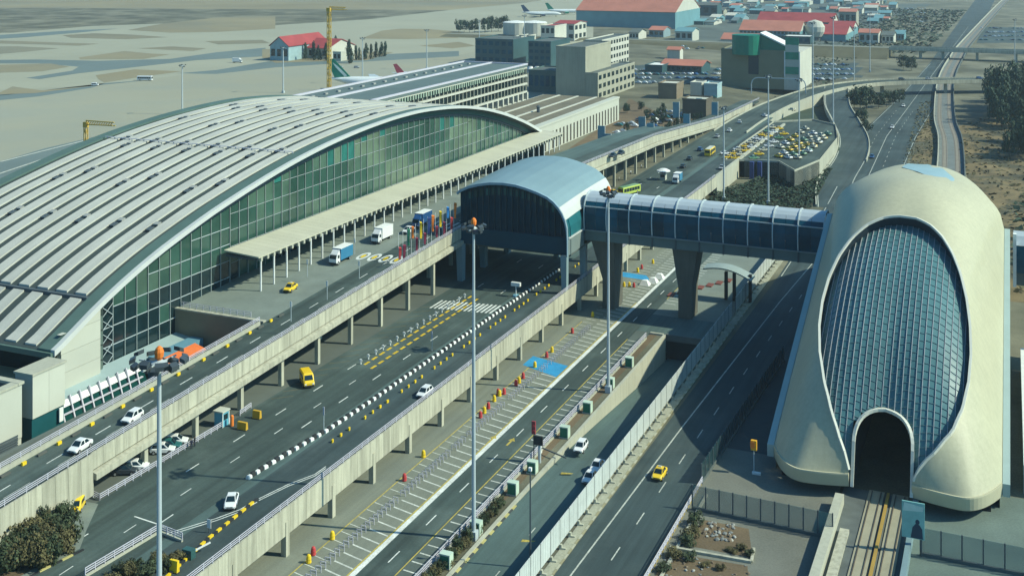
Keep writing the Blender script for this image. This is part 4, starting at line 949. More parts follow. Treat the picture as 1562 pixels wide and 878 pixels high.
# ================================================================ vehicles (prototypes face +u, copied into place)
def carpaint(n, c): return mat(n, c, .35, .03, .3, spec=.5, coat=.4)
CP = {'white': carpaint('car_white', (.72, .73, .72)), 'yellow': carpaint('car_yellow', (.78, .52, .02)), 'taxi_orange': carpaint('car_orange', (.62, .30, .02)), 'silver': carpaint('car_silver', (.36, .38, .39)), 'dark': carpaint('car_dark', (.03, .04, .05)), 'blue': carpaint('car_blue', (.02, .08, .22)), 'teal': carpaint('car_teal', (.02, .12, .12)), 'green': carpaint('car_green', (.14, .30, .16)), 'red': carpaint('car_red', (.35, .03, .03)), 'cream': carpaint('car_cream', (.62, .58, .42)), 'lime': carpaint('car_lime', (.45, .55, .10))}
WHEEL = MB().tube((-.11, 0, 0), (.11, 0, 0), .32, n=14).mesh('tyre', TYRE); RIM = MB().tube((-.125, 0, 0), (.125, 0, 0), .19, n=10).mesh('rim', SILV)
def wheels(t, xs, ys, s=1.0):
    for x in xs:
        for y in ys:
            w = link('wheel', WHEEL, t, (x, y, .32 * s)); w.scale = (s, s, s); r = link('rim', RIM, w)
def rr_ring(y, w, z0, z1, c=.12):
    return [(-w + c, y, z0), (w - c, y, z0), (w, y, z0 + c), (w, y, z1 - c), (w - c * 1.3, y, z1), (-w + c * 1.3, y, z1), (-w, y, z1 - c), (-w, y, z0 + c)]
def sedan(name, paint, kind='sedan', label='car', stripe=None, sign=False):
    t = root(name, label, 'car', 0, 0, 0)
    hatch = kind != 'sedan'
    st = [(-2.15, .66, .42, .80), (-2.08, .78, .30, .90), (-1.5, .84, .24, .95), (-.6, .86, .22, .94), (.7, .86, .22, .92), (1.4, .84, .24, .84), (1.95, .78, .28, .74), (2.12, .64, .40, .66)]
    if hatch: st[0] = (-2.0, .70, .42, .95); st[1] = (-1.95, .78, .30, 1.0)
    mb = MB(); mb.smooth = False; mb.loft([rr_ring(y, w, a, b) for y, w, a, b in st]); part('body', mb, CP[paint], t)
    cab = [(-1.55 if not hatch else -1.9, .70, .92), (-.85 if not hatch else -1.55, .60, 1.40), (.35, .60, 1.43), (1.15, .72, .90)]
    y0, y1, y2, y3 = cab[0][0], cab[1][0], cab[2][0], cab[3][0]
    ring = lambda y, w, z: [(-w, y, z), (w, y, z)]
    mb = MB(); b = [(-.74, y0, .90), (.74, y0, .90), (.74, y3, .88), (-.74, y3, .88)]; tp = [(-.58, y1, 1.40), (.58, y1, 1.40), (.58, y2, 1.42), (-.58, y2, 1.42)]
    mb.loft([b, tp]); part('cabin', mb, CP[paint], t)
    part('roof', MB().box(-.54, .54, y1 + .05, y2 - .05, 1.41, 1.455), CP[paint], t)
    def quad(nm, p, d, m=CGLASS):
        c = sum((Vector(q) for q in p), Vector()) / 4; pts = [c + (Vector(q) - c) * .86 + Vector(d) for q in p]; part(nm, MB().loft([pts, [q - Vector(d) * 1.5 for q in pts]]), m, t)
    quad('windscreen', [b[2], b[3], tp[3], tp[2]], (0, .02, .02)); quad('rear_window', [b[1], b[0], tp[0], tp[1]], (0, -.02, .02))
    for s in (-1, 1):
        bb = [(s * .74, y0, .9), (s * .74, y3, .88), (s * .58, y2, 1.42), (s * .58, y1, 1.4)]
        mid = lambda a, c, f: tuple(lerp(i, j, f) for i, j in zip(a, c))
        quad('side_window', [mid(bb[0], bb[1], .04), mid(bb[0], bb[1], .48), mid(bb[3], bb[2], .52), mid(bb[3], bb[2], .02)], (s * .025, 0, .01))
        quad('side_window', [mid(bb[0], bb[1], .52), mid(bb[0], bb[1], .95), mid(bb[3], bb[2], .98), mid(bb[3], bb[2], .56)], (s * .025, 0, .01))
        part('headlight', MB().box(s * .62 - .13, s * .62 + .13, 1.98, 2.09, .52, .66), LAMP, t); part('tail_light', MB().box(s * .62 - .12, s * .62 + .12, (-2.12 if not hatch else -1.99), -1.9, .62, .82), RED, t)
        if stripe: part('side_stripe', MB().box(s * .845 - .025, s * .845 + .025, -1.5, 1.4, .50, .72), CP[stripe], t)
    part('bumper', MB().box(-.60, .60, 2.02, 2.15, .30, .46), BLK, t); part('grille', MB().box(-.42, .42, 2.04, 2.125, .5, .62), BLK, t)
    part('bumper', MB().box(-.62, .62, (-2.17 if not hatch else -2.03), -1.98, .34, .5), BLK, t)
    if sign: part('roof_sign', MB().box(-.25, .25, -.35, -.15, 1.455, 1.62), WHITE, t)
    wheels(t, (-.78, .78), (-1.3, 1.32)); return t
def van(name, paint, label, L_=4.4, hgt=2.0):
    t = root(name, label, 'van', 0, 0, 0)
    mb = MB(); prof_ = [(-2.1, .35, hgt - .15), (-2.0, .28, hgt), (.9, .28, hgt), (1.25, .28, hgt - .15), (1.75, .28, 1.15), (2.1, .32, 1.0), (2.2, .4, .85)]
    mb.loft([rr_ring(y, .85, a, b, .14) for y, a, b in prof_]); part('body', mb, CP[paint], t)
    part('windscreen', MB().loft([[(-.68, 1.78, 1.2), (.68, 1.78, 1.2), (.62, 1.32, hgt - .2), (-.62, 1.32, hgt - .2)], [(-.68, 1.70, 1.14), (.68, 1.70, 1.14), (.62, 1.24, hgt - .26), (-.62, 1.24, hgt - .26)]]), CGLASS, t)
    for s in (-1, 1):
        for a, b in ((-1.85, -.75), (-.65, .3), (.4, 1.2)): part('side_window', MB().box(s * .85 - .02, s * .85 + .02, a, b, 1.15, hgt - .3), CGLASS, t)
        part('headlight', MB().box(s * .62 - .14, s * .62 + .14, 2.12, 2.23, .6, .8), LAMP, t)
    part('bumper', MB().box(-.75, .75, 2.1, 2.26, .35, .55), BLK, t)
    wheels(t, (-.78, .78), (-1.3, 1.35)); return t
def truck(name, box, cab, label, L_=5.2):
    t = root(name, label, 'truck', 0, 0, 0)
    part('chassis', MB().box(-.55, .55, -L_ + 1.2, 3.0, .55, .8), BLK, t)
    part('cargo_box', MB().box(-1.2, 1.2, -L_ + 1.0, 1.3, .95, 3.6), box, t); part('box_roof', MB().box(-1.22, 1.22, -L_ + .98, 1.32, 3.6, 3.68), WHITE, t)
    part('cab', MB().loft([[(-1.05, 1.45, .5), (1.05, 1.45, .5), (1.05, 1.45, 2.55), (-1.05, 1.45, 2.55)], [(-1.05, 2.7, .5), (1.05, 2.7, .5), (1.02, 2.7, 2.5), (-1.02, 2.7, 2.5)], [(-1.02, 3.1, .5), (1.02, 3.1, .5), (1.0, 3.1, 1.5), (-1.0, 3.1, 1.5)]]), cab, t)
    part('wind_deflector', MB().loft([[(-1.0, 1.5, 2.56), (1.0, 1.5, 2.56), (.95, 1.5, 3.4), (-.95, 1.5, 3.4)], [(-1.0, 2.5, 2.56), (1.0, 2.5, 2.56), (.9, 2.4, 2.62), (-.9, 2.4, 2.62)]]), cab, t)
    part('windscreen', MB().loft([[(-.9, 3.1, 1.55), (.9, 3.1, 1.55), (.88, 2.74, 2.4), (-.88, 2.74, 2.4)], [(-.9, 3.02, 1.5), (.9, 3.02, 1.5), (.88, 2.66, 2.34), (-.88, 2.66, 2.34)]]), CGLASS, t)
    for s in (-1, 1): part('side_window', MB().box(s * 1.05 - .02, s * 1.05 + .02, 1.7, 2.5, 1.6, 2.35), CGLASS, t); part('headlight', MB().box(s * .75 - .18, s * .75 + .18, 3.06, 3.13, .75, .95), LAMP, t)
    part('bumper', MB().box(-1.05, 1.05, 2.95, 3.2, .45, .7), BLK, t)
    wheels(t, (-.9, .9), (-L_ + 2.2, 2.2), 1.45); return t
def bus(name, m, label, roofm):
    t = root(name, label, 'bus', 0, 0, 0)
    mb = MB(); mb.loft([rr_ring(y, 1.22, .35, z, .2) for y, z in ((-5, 2.8), (-4.9, 3.0), (4.7, 3.0), (5.0, 2.8))]); part('body', mb, m, t)
    part('roof', MB().box(-1.0, 1.0, -4.7, 4.5, 3.0, 3.08), roofm, t)
    for s in (-1, 1):
        for k in range(6): part('side_window', MB().box(s * 1.22 - .02, s * 1.22 + .02, -4.5 + 1.5 * k, -3.15 + 1.5 * k, 1.35, 2.5), CGLASS, t)
    part('windscreen', MB().box(-1.05, 1.05, 4.98, 5.03, 1.2, 2.6), CGLASS, t); part('rear_window', MB().box(-1.0, 1.0, -5.03, -4.98, 1.5, 2.5), CGLASS, t)
    wheels(t, (-1.1, 1.1), (-3, 3.1), 1.5); return t
PROTO = {}
def car(px, py, z, rot, paint, kind, label, cat=None, group=None, stripe=None, sign=False, at=None):
    key = (paint, kind, stripe, sign)
    if key not in PROTO:
        nm = {'sedan': 'parked_car' if group else 'sedan_car', 'hatch': 'hatchback_car'}.get(kind, kind)
        PROTO[key] = sedan(nm, paint, kind, label, stripe, sign)
    v, u = at if at else g(px, py, z)
    o = place(PROTO[key], v, u, z, rot, label, group); o.scale = (1.1, 1.0, 1.16)
    return o
PI = math.pi
def d1at(px, py):
    z = 15.0
    for _ in range(8): z = d1(g(px, py, z)[1])
    return z
car(122, 686, d1at(122, 686), PI + .1, 'white', 'sedan', 'white sedan on the upper deck nearest the camera, heading down the ramp')
car(202, 641, d1at(202, 641), PI + .1, 'white', 'hatch', 'white hatchback on the upper deck behind another white car')
car(443, 443, d1at(443, 443), PI + .15, 'yellow', 'sedan', 'yellow taxi stopped at the kerb beside the canopy columns', sign=True)
car(623, 355, d1at(623, 355), PI, 'white', 'sedan', 'white car on the upper deck between the white box truck and the flags')
car(648, 603, Z2, PI, 'white', 'hatch', 'white hatchback alone in the arrivals lane by the railing')
car(353, 770, Z2, PI + .5, 'white', 'sedan', 'white patrol car with blue side stripe at the median nose', stripe='blue')
car(886, 686, 0.02, PI + .05, 'white', 'hatch', 'white pickup style car climbing the ramp road beside the cream wall')
car(900, 733, 0.02, PI, 'white', 'sedan', 'front white car with blue stripe close to the panel fence', stripe='blue')
car(911, 716, 0.02, PI, 'white', 'sedan', 'rear white car half hidden by the panel fence')
car(1006, 727, 0.03, PI, 'yellow', 'sedan', 'yellow taxi alone on the highway in front of the oval station', sign=True)
t = van('yellow_van', 'yellow', 'yellow minivan parked at an angle by the columns under the upper deck'); place(t, *g(468, 586, Z2), Z2, -2.35).scale = (1.2, 1.15, 1.3)
T1 = truck('box_truck', mat('truck_box_blue', (0.03, 0.17, 0.30), .6, .1), CP['white'], 'truck with blue cargo box and white cab on the upper deck'); z = d1at(518, 400); v, u = g(518, 400, z); place(T1, v, u, z, PI)
T2 = truck('box_truck', CP['white'], CP['white'], 'truck with plain white cargo box beside the canopy'); z = d1at(581, 368); v, u = g(581, 368, z); place(T2, v, u, z, PI)
T3 = truck('box_truck', CP['blue'], CP['blue'], 'bright blue truck behind the row of flags'); z = d1at(642, 345); v, u = g(642, 345, z); place(T3, v, u, z, PI)
# parked under the upper deck
for px, py, p_, lab in ((190, 722, 'dark', 'dark car parked nearest the abutment under the upper deck'), (207, 716, 'white', 'white car parked second from the abutment under the upper deck'), (248, 690, 'white', 'white car behind the mast under the upper deck'), (258, 684, 'teal', 'teal car third under the upper deck'), (268, 677, 'white', 'white car by the column, last of the parked group under the deck')):
    car(px, py, Z2, -PI / 2 + .5, p_, 'hatch', lab, group='cars parked under the upper deck')
t = van('yellow_loader', 'yellow', 'yellow service van standing in the opening of the viaduct abutment'); place(t, *g(119, 775, Z2), Z2, PI + .5)
# buses and trucks beyond the hall
B1_ = bus('yellow_bus', CP['yellow'], 'yellow bus on the arrivals road beyond the footbridge', CP['cream']); place(B1_, *g(1083, 236, Z2), Z2, .02)
B2_ = bus('lime_bus', CP['lime'], 'lime and yellow bus right behind the hall roof', CP['green']); place(B2_, *g(960, 296, Z2), Z2, -.35)
T4 = truck('box_truck', mat('truck_box_teal', (0.05, 0.20, 0.32), .6, .1), CP['white'], 'pale truck with blue roof beside the white toll booth', 4.2); place(T4, *g(1033, 279, Z2), Z2, PI)
car(936, 296, Z2, -.4, 'yellow', 'sedan', 'yellow taxi left of the lime bus, rear one', group='taxis behind the hall', sign=True); car(928, 300, Z2, -.4, 'yellow', 'sedan', 'yellow taxi left of the lime bus, next to the hall roof', group='taxis behind the hall', sign=True)
for px, py, z, rot, p_, lab in ((935, 240, None, PI, 'dark', 'dark car on the upper ramp by the red mast beacon'), (947, 236, None, PI, 'dark', 'second dark car on the upper ramp just right of the beacon'), (1068, 230, Z2, 0, 'blue', 'blue van shaped car left of the yellow bus'), (1052, 244, Z2, 0, 'dark', 'dark car behind the blue one left of the yellow bus'), (1042, 256, Z2, 0, 'dark', 'dark car in the shade beside the toll booth lane'), (1094, 210, Z2, 0, 'silver', 'grey car ahead of the yellow bus'), (1113, 201, Z2, 0, 'white', 'white car on the curved road ahead of the bus'), (1128, 188, Z2, .2, 'white', 'large white car on the curved road before the junction'), (1166, 178, Z2, .8, 'white', 'white car at the junction beside a mast'), (1101, 258, Z2, PI, 'silver', 'pale car by the wall below the taxi park'), (1330, 241, 0, PI, 'blue', 'blue car on the highway beside the slip road'), (1361, 196, 0, PI, 'white', 'nearer white car on the far highway'), (1378, 163, 0, PI, 'white', 'farther white car on the far highway below the overpass')):
    if z is None: z = d1at(px, py)
    car(px, py, z + .02, rot, p_, 'hatch' if 'van' in lab or 'large' in lab else 'sedan', lab)
# taxi park
random.seed(11)
tx = []
for (ax_, ay_, bx_, by_, n_, rot, w_) in ((1112, 242, 1180, 196, 9, -1.0, 0), (1122, 243, 1188, 198, 9, -1.0, 1), (1106, 236, 1126, 230, 2, -1.0, 2), (1188, 240, 1240, 205, 8, .9, 3), (1202, 242, 1252, 208, 8, .9, 4), (1216, 242, 1256, 212, 6, .9, 5), (1150, 243, 1196, 206, 7, -1.0, 6), (1190, 226, 1228, 198, 6, .9, 7), (1232, 232, 1262, 206, 5, .9, 8)):
    for i in range(n_):
        f_ = i / max(n_ - 1, 1); tx.append((lerp(ax_, bx_, f_), lerp(ay_, by_, f_), rot))
for px, py, rot in tx:
    p_ = random.choice(['yellow', 'yellow', 'cream', 'cream', 'white', 'white', 'green', 'yellow'])
    car(px, py, Z2 + .03, rot + rnd(-.08, .08), p_, 'sedan', {'yellow': 'yellow', 'cream': 'cream', 'white': 'white', 'green': 'pale green', 'taxi_orange': 'orange'}[p_] + ' taxi waiting in the crowded taxi park beyond the footbridge', group='waiting %s taxis in the taxi park' % {'taxi_orange': 'orange'}.get(p_, p_), sign=True)
car(1208, 167 + 2, Z2 + .03, .9, 'cream', 'hatch', 'cream van like car alone at the back of the taxi park')
# ================================================================ vegetation
def leaf_mesh(name, m, n, rx, ry, rz, size, seed, clumps=9, cone=False, z0=0.0):
    rs = random.Random(seed); mb = MB(); cl = []
    for c in range(clumps):
        a = rs.uniform(0, 2 * math.pi); r = rs.uniform(0, .75) ** .6; zz = rs.uniform(.12, .95)
        if cone: r *= (1 - zz) * 1.0
        cl.append((rx * r * math.cos(a), ry * r * math.sin(a), rz * zz, rs.uniform(.28, .5)))
    for k in range(n):
        cx_, cy_, cz_, s_ = rs.choice(cl); d = Vector((rs.gauss(0, 1), rs.gauss(0, 1), rs.gauss(0, 1))).normalized() * rs.uniform(.55, 1.0) * s_
        p = Vector((cx_ + d.x * rx, cy_ + d.y * ry, max(cz_ + d.z * rz * (.9 if not cone else .6), .02) + z0))
        nrm = (d.normalized() + Vector((rs.uniform(-.6, .6), rs.uniform(-.6, .6), rs.uniform(-.1, .8)))).normalized()
        a = nrm.orthogonal().normalized(); b = nrm.cross(a); th = rs.uniform(0, 6.28); s = size * rs.uniform(.6, 1.3)
        a2 = (a * math.cos(th) + b * math.sin(th)) * s; b2 = (b * math.cos(th) - a * math.sin(th)) * s * .6
        mb.poly([p - a2, p + b2, p + a2, p - b2])
    return mb.mesh(name, m)
TRUNK = MB().loft([[(.16 * math.cos(a), .16 * math.sin(a), 0) for a in [i * math.pi / 3 for i in range(6)]], [(.06 * math.cos(a), .06 * math.sin(a), 1) for a in [i * math.pi / 3 for i in range(6)]]]).mesh('trunk', BARK)
SHR = [leaf_mesh('foliage', mm_, 1300, 1.0, 1.0, 1.15, .095, s, 14) for s, mm_ in ((1, LEAF), (2, LEAF_B), (3, LEAF), (4, LEAF_B))]
CYP = [leaf_mesh('crown', LEAF_T, 420, .55, .55, 1.0, .08, 10 + s, 22, True) for s in range(3)]
TRE = [leaf_mesh('crown', LEAF_T, 800, 1.0, 1.0, 1.0, .10, 20 + s, 14, z0=.35) for s in range(3)]
def shrub(v, u, z, r, h, label, group, i=0, name='bush'):
    t = root(name, label, 'bush', v, u, z, rnd(0, 6), group); o = link('foliage', SHR[i % 4], t); o.scale = (r, r * rnd(.85, 1.15), h / 1.15)
    s = link('stem', TRUNK, t); s.scale = (.8, .8, h * .5); return t
def tree(px, py, hpx, label, group, kind='cypress_tree', z=None, wide=.35, i=0):
    v, u, zz = gt(px, py)
    if z is not None: v, u = g(px, py, z); zz = z
    h = hpx * (H - zz) / (py - YH)
    t = root(kind, label, 'tree', v, u, zz, rnd(0, 6), group)
    o = link('crown', (CYP if 'cypress' in kind else TRE)[i % 3], t); o.scale = (h * wide, h * wide, h if 'cypress' in kind else h * .72)
    s = link('trunk', TRUNK, t); s.scale = (h * .12, h * .12, h * .6); return t
random.seed(5)
for i in range(48):
    px = rnd(-20, 108); py = rnd(802, 868)
    if py > 872 - .55 * (px - 60) and px > 60: continue
    v, u = g(px, py, Z2); shrub(v, u, Z2, rnd(1.7, 2.5), rnd(2.2, 3.8), 'olive bush in the dense bed at the lower left corner', 'bushes in the lower left bed', i)
for i in range(9):
    px = 170 + 12 * i; py = 884 - 3.2 * i + rnd(-4, 8); v, u = g(px, py, Z2); shrub(v, u, Z2, rnd(1.0, 1.6), rnd(1.2, 2.2), 'brownish bush behind the lilac railing at the bottom edge', 'bushes in the lower bed behind the railing', i + 1)
for i in range(27):
    u = 134 + 1.55 * i
    if abs(u - 163.4) < 1.2 or u > 184 or rnd(0, 1) < .12: continue
    shrub(-77.4 + rnd(-.3, .3), u, 0.05, rnd(.9, 1.4), rnd(1.2, 2.2), 'dark green bush in the planted strip beside the ramp road', 'bushes of the planted strip', i)
sheet('shrub_bed_soil', [g(-30, 900, Z2), g(-30, 790, Z2), g(70, 780, Z2), g(112, 800, Z2), g(118, 826, Z2), g(60, 862, Z2), g(10, 890, Z2)], Z2 + .03, BROWN)
sheet('bed_walk', [g(0, 905, Z2), g(122, 836, Z2), g(132, 808, Z2), g(150, 768, Z2), g(128, 764, Z2), g(100, 776, Z2), g(112, 800, Z2), g(116, 826, Z2), g(60, 858, Z2), g(-20, 895, Z2)], Z2 + .024, PAVE)
rl = root('bed_railing', 'lilac railing round the lower planted bed beside the foreground mast', 'railing', *g(240, 815, Z2), Z2)
mb = MB(); a, b, c = g(130, 880, Z2), g(243, 812, Z2), g(278, 826, Z2)
railing(mb, [(*a, Z2 + .3), (*b, Z2 + .3), (*c, Z2 + .3)], h=1.0, step=1.6, w=.08); part('rails', mb, LILAC, rl, kind='stuff')
mb = MB(); mb.bar((*a, Z2 + .15), (*b, Z2 + .15), .3, .32); mb.bar((*b, Z2 + .15), (*c, Z2 + .15), .3, .32); part('base_kerb', mb, CONC_W, rl)
pr = root('undercroft_railing', 'lilac rail running along the parked cars below the upper deck', 'railing', *g(250, 700, Z2), Z2)
mb = MB(); pts = [g(142, 758, Z2), g(152, 763, Z2), g(250, 705, Z2), g(350, 645, Z2)]
railing(mb, [(*p, Z2) for p in pts], h=1.0, step=1.7, w=.08); p1, p2 = g(366, 634, Z2), g(383, 622, Z2); railing(mb, [(*p1, Z2), (*p2, Z2)], h=1.0, step=1.7, w=.08); part('rails', mb, LILAC, pr, kind='stuff')
for px, py, w, h, d, m, lab, nm in ((370, 655, 1.9, 1.4, .7, mat('ochre_block', (0.50, 0.30, 0.03), .7), 'nearer ochre water filled barrier on the arrivals road', 'road_barrier'), (392, 638, 1.6, 1.5, .7, mat('ochre_block', (.5, .3, .03)), 'farther ochre water filled barrier beside the end of the lilac rail', 'road_barrier'), (266, 872, 1.3, 1.7, .6, YEL, 'yellow barrier plate at the bottom beside the foreground mast', 'road_barrier')):
    v, u = g(px, py, Z2); t = root(nm, lab, 'barrier', v, u, Z2); part('body', MB().loft([[(v - w / 2, u - d / 2, Z2 + .1), (v + w / 2, u - d / 2, Z2 + .1), (v + w / 2, u + d / 2, Z2 + .1), (v - w / 2, u + d / 2, Z2 + .1)], [(v - w / 2, u - d / 3, Z2 + h), (v + w / 2, u - d / 3, Z2 + h), (v + w / 2, u + d / 3, Z2 + h), (v - w / 2, u + d / 3, Z2 + h)]]), m, t); part('foot', MB().box(v - w / 2 - .05, v + w / 2 + .05, u - d / 2 - .05, u + d / 2 + .05, Z2, Z2 + .12), BLK, t)
v, u = g(354, 650, Z2); t = root('warning_post', 'orange warning post at the end of the lilac rail', 'bollard', v, u, Z2); part('post', MB().lathe([(.3, Z2), (.28, Z2 + 1.9), (.15, Z2 + 2.05)], 10, v, u), ORANGE, t); part('base', MB().lathe([(.45, Z2), (.4, Z2 + .12)], 10, v, u), BLK, t)
v, u = g(338, 648, Z2); t = root('ticket_booth', 'small blue and white booth under the upper deck', 'booth', v, u, Z2)
part('walls', MB().box(v - .9, v + .9, u - .9, u + .9, Z2, Z2 + 2.6), mat('booth_blue', (0.10, 0.35, 0.45), .5), t); part('roof', MB().box(v - 1.1, v + 1.1, u - 1.1, u + 1.1, Z2 + 2.6, Z2 + 2.85), CREAM, t); part('window', MB().box(v + .9, v + .94, u - .6, u + .6, Z2 + 1.2, Z2 + 2.2), CGLASS, t)
for s in (-1, 1): part('corner_post', MB().box(v + .85, v + .98, u + s * .9 - .08, u + s * .9 + .08, Z2, Z2 + 2.6), WHITE, t)
v, u = g(288, 850, Z2); t = root('control_cabinet', 'dark green control box with white barrier arm at the median nose', 'cabinet', v, u, Z2)
part('body', MB().box(v - .8, v + .8, u - .5, u + .5, Z2, Z2 + 1.3), mat('cabinet_teal', (.03, .09, .09), .5), t); part('arm', MB().bar((v + .6, u + .4, Z2 + .9), (v + 1.7, u + 2.6, Z2 + 1.3), .18, .18), WHITE, t)
v, u = g(319, 812, Z2); t = root('road_sign', 'small white sign on the median nose', 'sign', v, u, Z2); part('plate', MB().box(v - .35, v + .35, u - .06, u, Z2 + .7, Z2 + 2.0), WHITE, t); part('pole', MB().tube((v, u, Z2), (v, u, Z2 + .7), .07, n=6), STEEL_D, t)
# people at the railing
def person(px, py, z, shirt, lab, h=1.75):
    v, u = g(px, py, z); t = root('person', lab, 'person', v, u, z, rnd(0, 6)); BASE[t.name] = (0, 0, 0); s = h / 1.75
    def blob(nm, rows, m):
        mb = MB(); mb.smooth = True; mb.loft([[(cx + rx * math.cos(a), cy + ry * math.sin(a), zz) for a in [i * math.pi / 5 for i in range(10)]] for cx, cy, rx, ry, zz in [tuple(k * s for k in r) for r in rows]]); part(nm, mb, m, t)
    skin = mat('skin', (.35, .22, .15), .6); tr_ = mat('trousers_dark', (.03, .035, .05), .8)
    for sd in (-1, 1):
        blob('leg', [(sd * .1, .04, .05, .11, 0), (sd * .1, 0, .06, .07, .12), (sd * .1, 0, .07, .08, .45), (sd * .09, 0, .10, .11, .85)], tr_)
        blob('arm', [(sd * .27, .05, .035, .035, .72), (sd * .26, .02, .045, .05, 1.0), (sd * .22, 0, .06, .07, 1.38)], shirt); blob('hand', [(sd * .27, .06, .02, .03, .62), (sd * .27, .06, .035, .045, .68), (sd * .27, .05, .03, .035, .73)], skin)
    blob('torso', [(0, 0, .15, .11, .82), (0, 0, .16, .12, 1.0), (0, 0, .20, .13, 1.3), (0, 0, .17, .11, 1.43), (0, 0, .07, .07, 1.48)], shirt)
    blob('head', [(0, 0, .05, .06, 1.46), (0, .01, .07, .085, 1.56), (0, .01, .08, .1, 1.66), (0, 0, .05, .06, 1.75)], skin); blob('hair', [(0, -.015, .083, .1, 1.66), (0, -.015, .075, .09, 1.73), (0, -.01, .03, .04, 1.775)], BLK)
person(292, 684, Z2, mat('shirt_navy', (.02, .025, .05), .8), 'person in dark clothes at the lilac rail left of the column')
person(297, 680, Z2, mat('shirt_black', (.02, .02, .02), .8), 'second person in dark clothes close to the column')
# ================================================================ beyond the footbridge
sheet('embankment_top', [(-118, 428), (-101, 428), (-101, 570), (-118, 596)], Z2 + .006, ASPH)
emb = root('road_embankment', 'cream retaining wall carrying the arrivals road beyond the viaduct', 'wall', -101, 428, 0)
for k in range(18): part('wall_panel', MB().box(-102, -100.95, 428.5 + 8 * k, 436.4 + 8 * k, -.2, Z2 + .9), CONC_W, emb)
tp = [(-109, 470), (-91, 398), (-77, 425), (-67.6, 457), (-70, 500), (-72, 535), (-82, 560), (-101, 576)]
tpk = [(-100.8, 440), (-90.5, 445), (-90, 458), (-79, 461), (-79, 440), (-69, 452), (-66.5, 480), (-70, 530), (-84, 566), (-100.8, 574)]
pts = [g(1106, 246, Z2), g(1136, 246, Z2), g(1188, 248, Z2), g(1212, 262, Z2), g(1250, 246, Z2), g(1277, 212, Z2), g(1274, 192, Z2), g(1240, 184, Z2), g(1180, 187, Z2), g(1130, 222, Z2)]
sheet('taxi_park', pts, Z2 + .008, ASPH)
twl = root('taxi_park_wall', 'curving cream retaining wall round the taxi park', 'wall', *pts[4], 0)
for p, q in zip(pts, pts[1:] + pts[:1]):
    n = max(1, int(math.hypot(q[0] - p[0], q[1] - p[1]) / 9))
    for i in range(n):
        a, b = (lerp(p[0], q[0], i / n), lerp(p[1], q[1], i / n)), (lerp(p[0], q[0], (i + .985) / n), lerp(p[1], q[1], (i + .985) / n))
        mb = MB(); mb.loft([[(*a, -.2), (a[0] + .05, a[1] + .5, -.2), (a[0] + .05, a[1] + .5, Z2 + .8), (*a, Z2 + .8)], [(*b, -.2), (b[0] + .05, b[1] + .5, -.2), (b[0] + .05, b[1] + .5, Z2 + .8), (*b, Z2 + .8)]]); part('wall_panel', mb, CONC_W, twl)
mb = MB().prism(pts, -.1, Z2 - .01); part('fill', mb, CONC_D, twl)
for px in (1148, 1160):
    v, u = g(px, 272, 0); 
    part('portal_post', MB().box(v - .8, v + .8, u - 2.5, u - .6, 0, Z2 + .5), mat('post_navy', (0.03, 0.05, 0.16), .6), twl)
v, u = g(1150, 262, 0); part('portal_opening', MB().box(v - 6, v + 5, u - .5, u + 1.5, .1, 5.6), BLK, twl)
sg = root('blue_screen', 'blue grey slatted screen standing below the taxi park wall', 'screen', *g(1262, 246, 0), 0)
a, b = g(1251, 246, 0), g(1266, 246, 0)
for k in range(4): part('slat_panel', MB().box(lerp(a[0], b[0], k / 4) + .05, lerp(a[0], b[0], (k + 1) / 4) - .05, a[1] - .3, a[1] + .1, .2, 6.2), mat('screen_blue', (0.12, 0.24, 0.33), .6, objvar=.1), sg)
# hedge bed between slip road and forecourt
bed = [g(1068, 318, 0), g(1092, 296, 0), g(1190, 262, 0), g(1246, 250, 0), g(1270, 258, 0), g(1236, 318, 0)]
def in_poly(x, y, P):
    c = False
    for (x0, y0), (x1, y1) in zip(P, P[1:] + P[:1]):
        if (y0 > y) != (y1 > y) and x < (x1 - x0) * (y - y0) / (y1 - y0) + x0: c = not c
    return c
def cover(name, P, n, h, size, m, z=0.0, seed=1):
    rs = random.Random(seed); mb = MB(); xs = [p[0] for p in P]; ys = [p[1] for p in P]; k = 0
    while k < n:
        x, y = rs.uniform(min(xs), max(xs)), rs.uniform(min(ys), max(ys))
        if not in_poly(x, y, P): continue
        k += 1; hh = h * (.55 + .45 * math.sin(x * .7) * math.cos(y * .55)) * rs.uniform(.5, 1.1)
        nrm = Vector((rs.uniform(-.8, .8), rs.uniform(-.8, .8), 1)).normalized(); a = nrm.orthogonal().normalized(); b = nrm.cross(a); th = rs.uniform(0, 6.28); s = size * rs.uniform(.6, 1.4)
        a2 = (a * math.cos(th) + b * math.sin(th)) * s; b2 = (b * math.cos(th) - a * math.sin(th)) * s * .7; p = Vector((x, y, z + max(hh, .05)))
        mb.poly([p - a2, p + b2, p + a2, p - b2])
    return struct(name, mb, m, kind='stuff')
sheet('hedge_soil', bed, .05, mat('bed_soil', (.04, .04, .025), .95)); cover('ground_cover', bed, 9000, 1.7, .5, LEAF_T, seed=4)
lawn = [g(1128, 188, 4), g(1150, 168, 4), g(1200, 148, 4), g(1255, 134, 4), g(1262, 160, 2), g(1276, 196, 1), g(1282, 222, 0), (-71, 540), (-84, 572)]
mb = MB(); mb.poly([(p[0], p[1], 3.4 if i < 4 else 1.2) for i, p in enumerate(lawn)]); struct('dark_lawn', mb, mat('lawn_dark', (0.035, 0.055, 0.035), .95, .25, .1, fine=.2))  # lawn sheet in one dark green tone
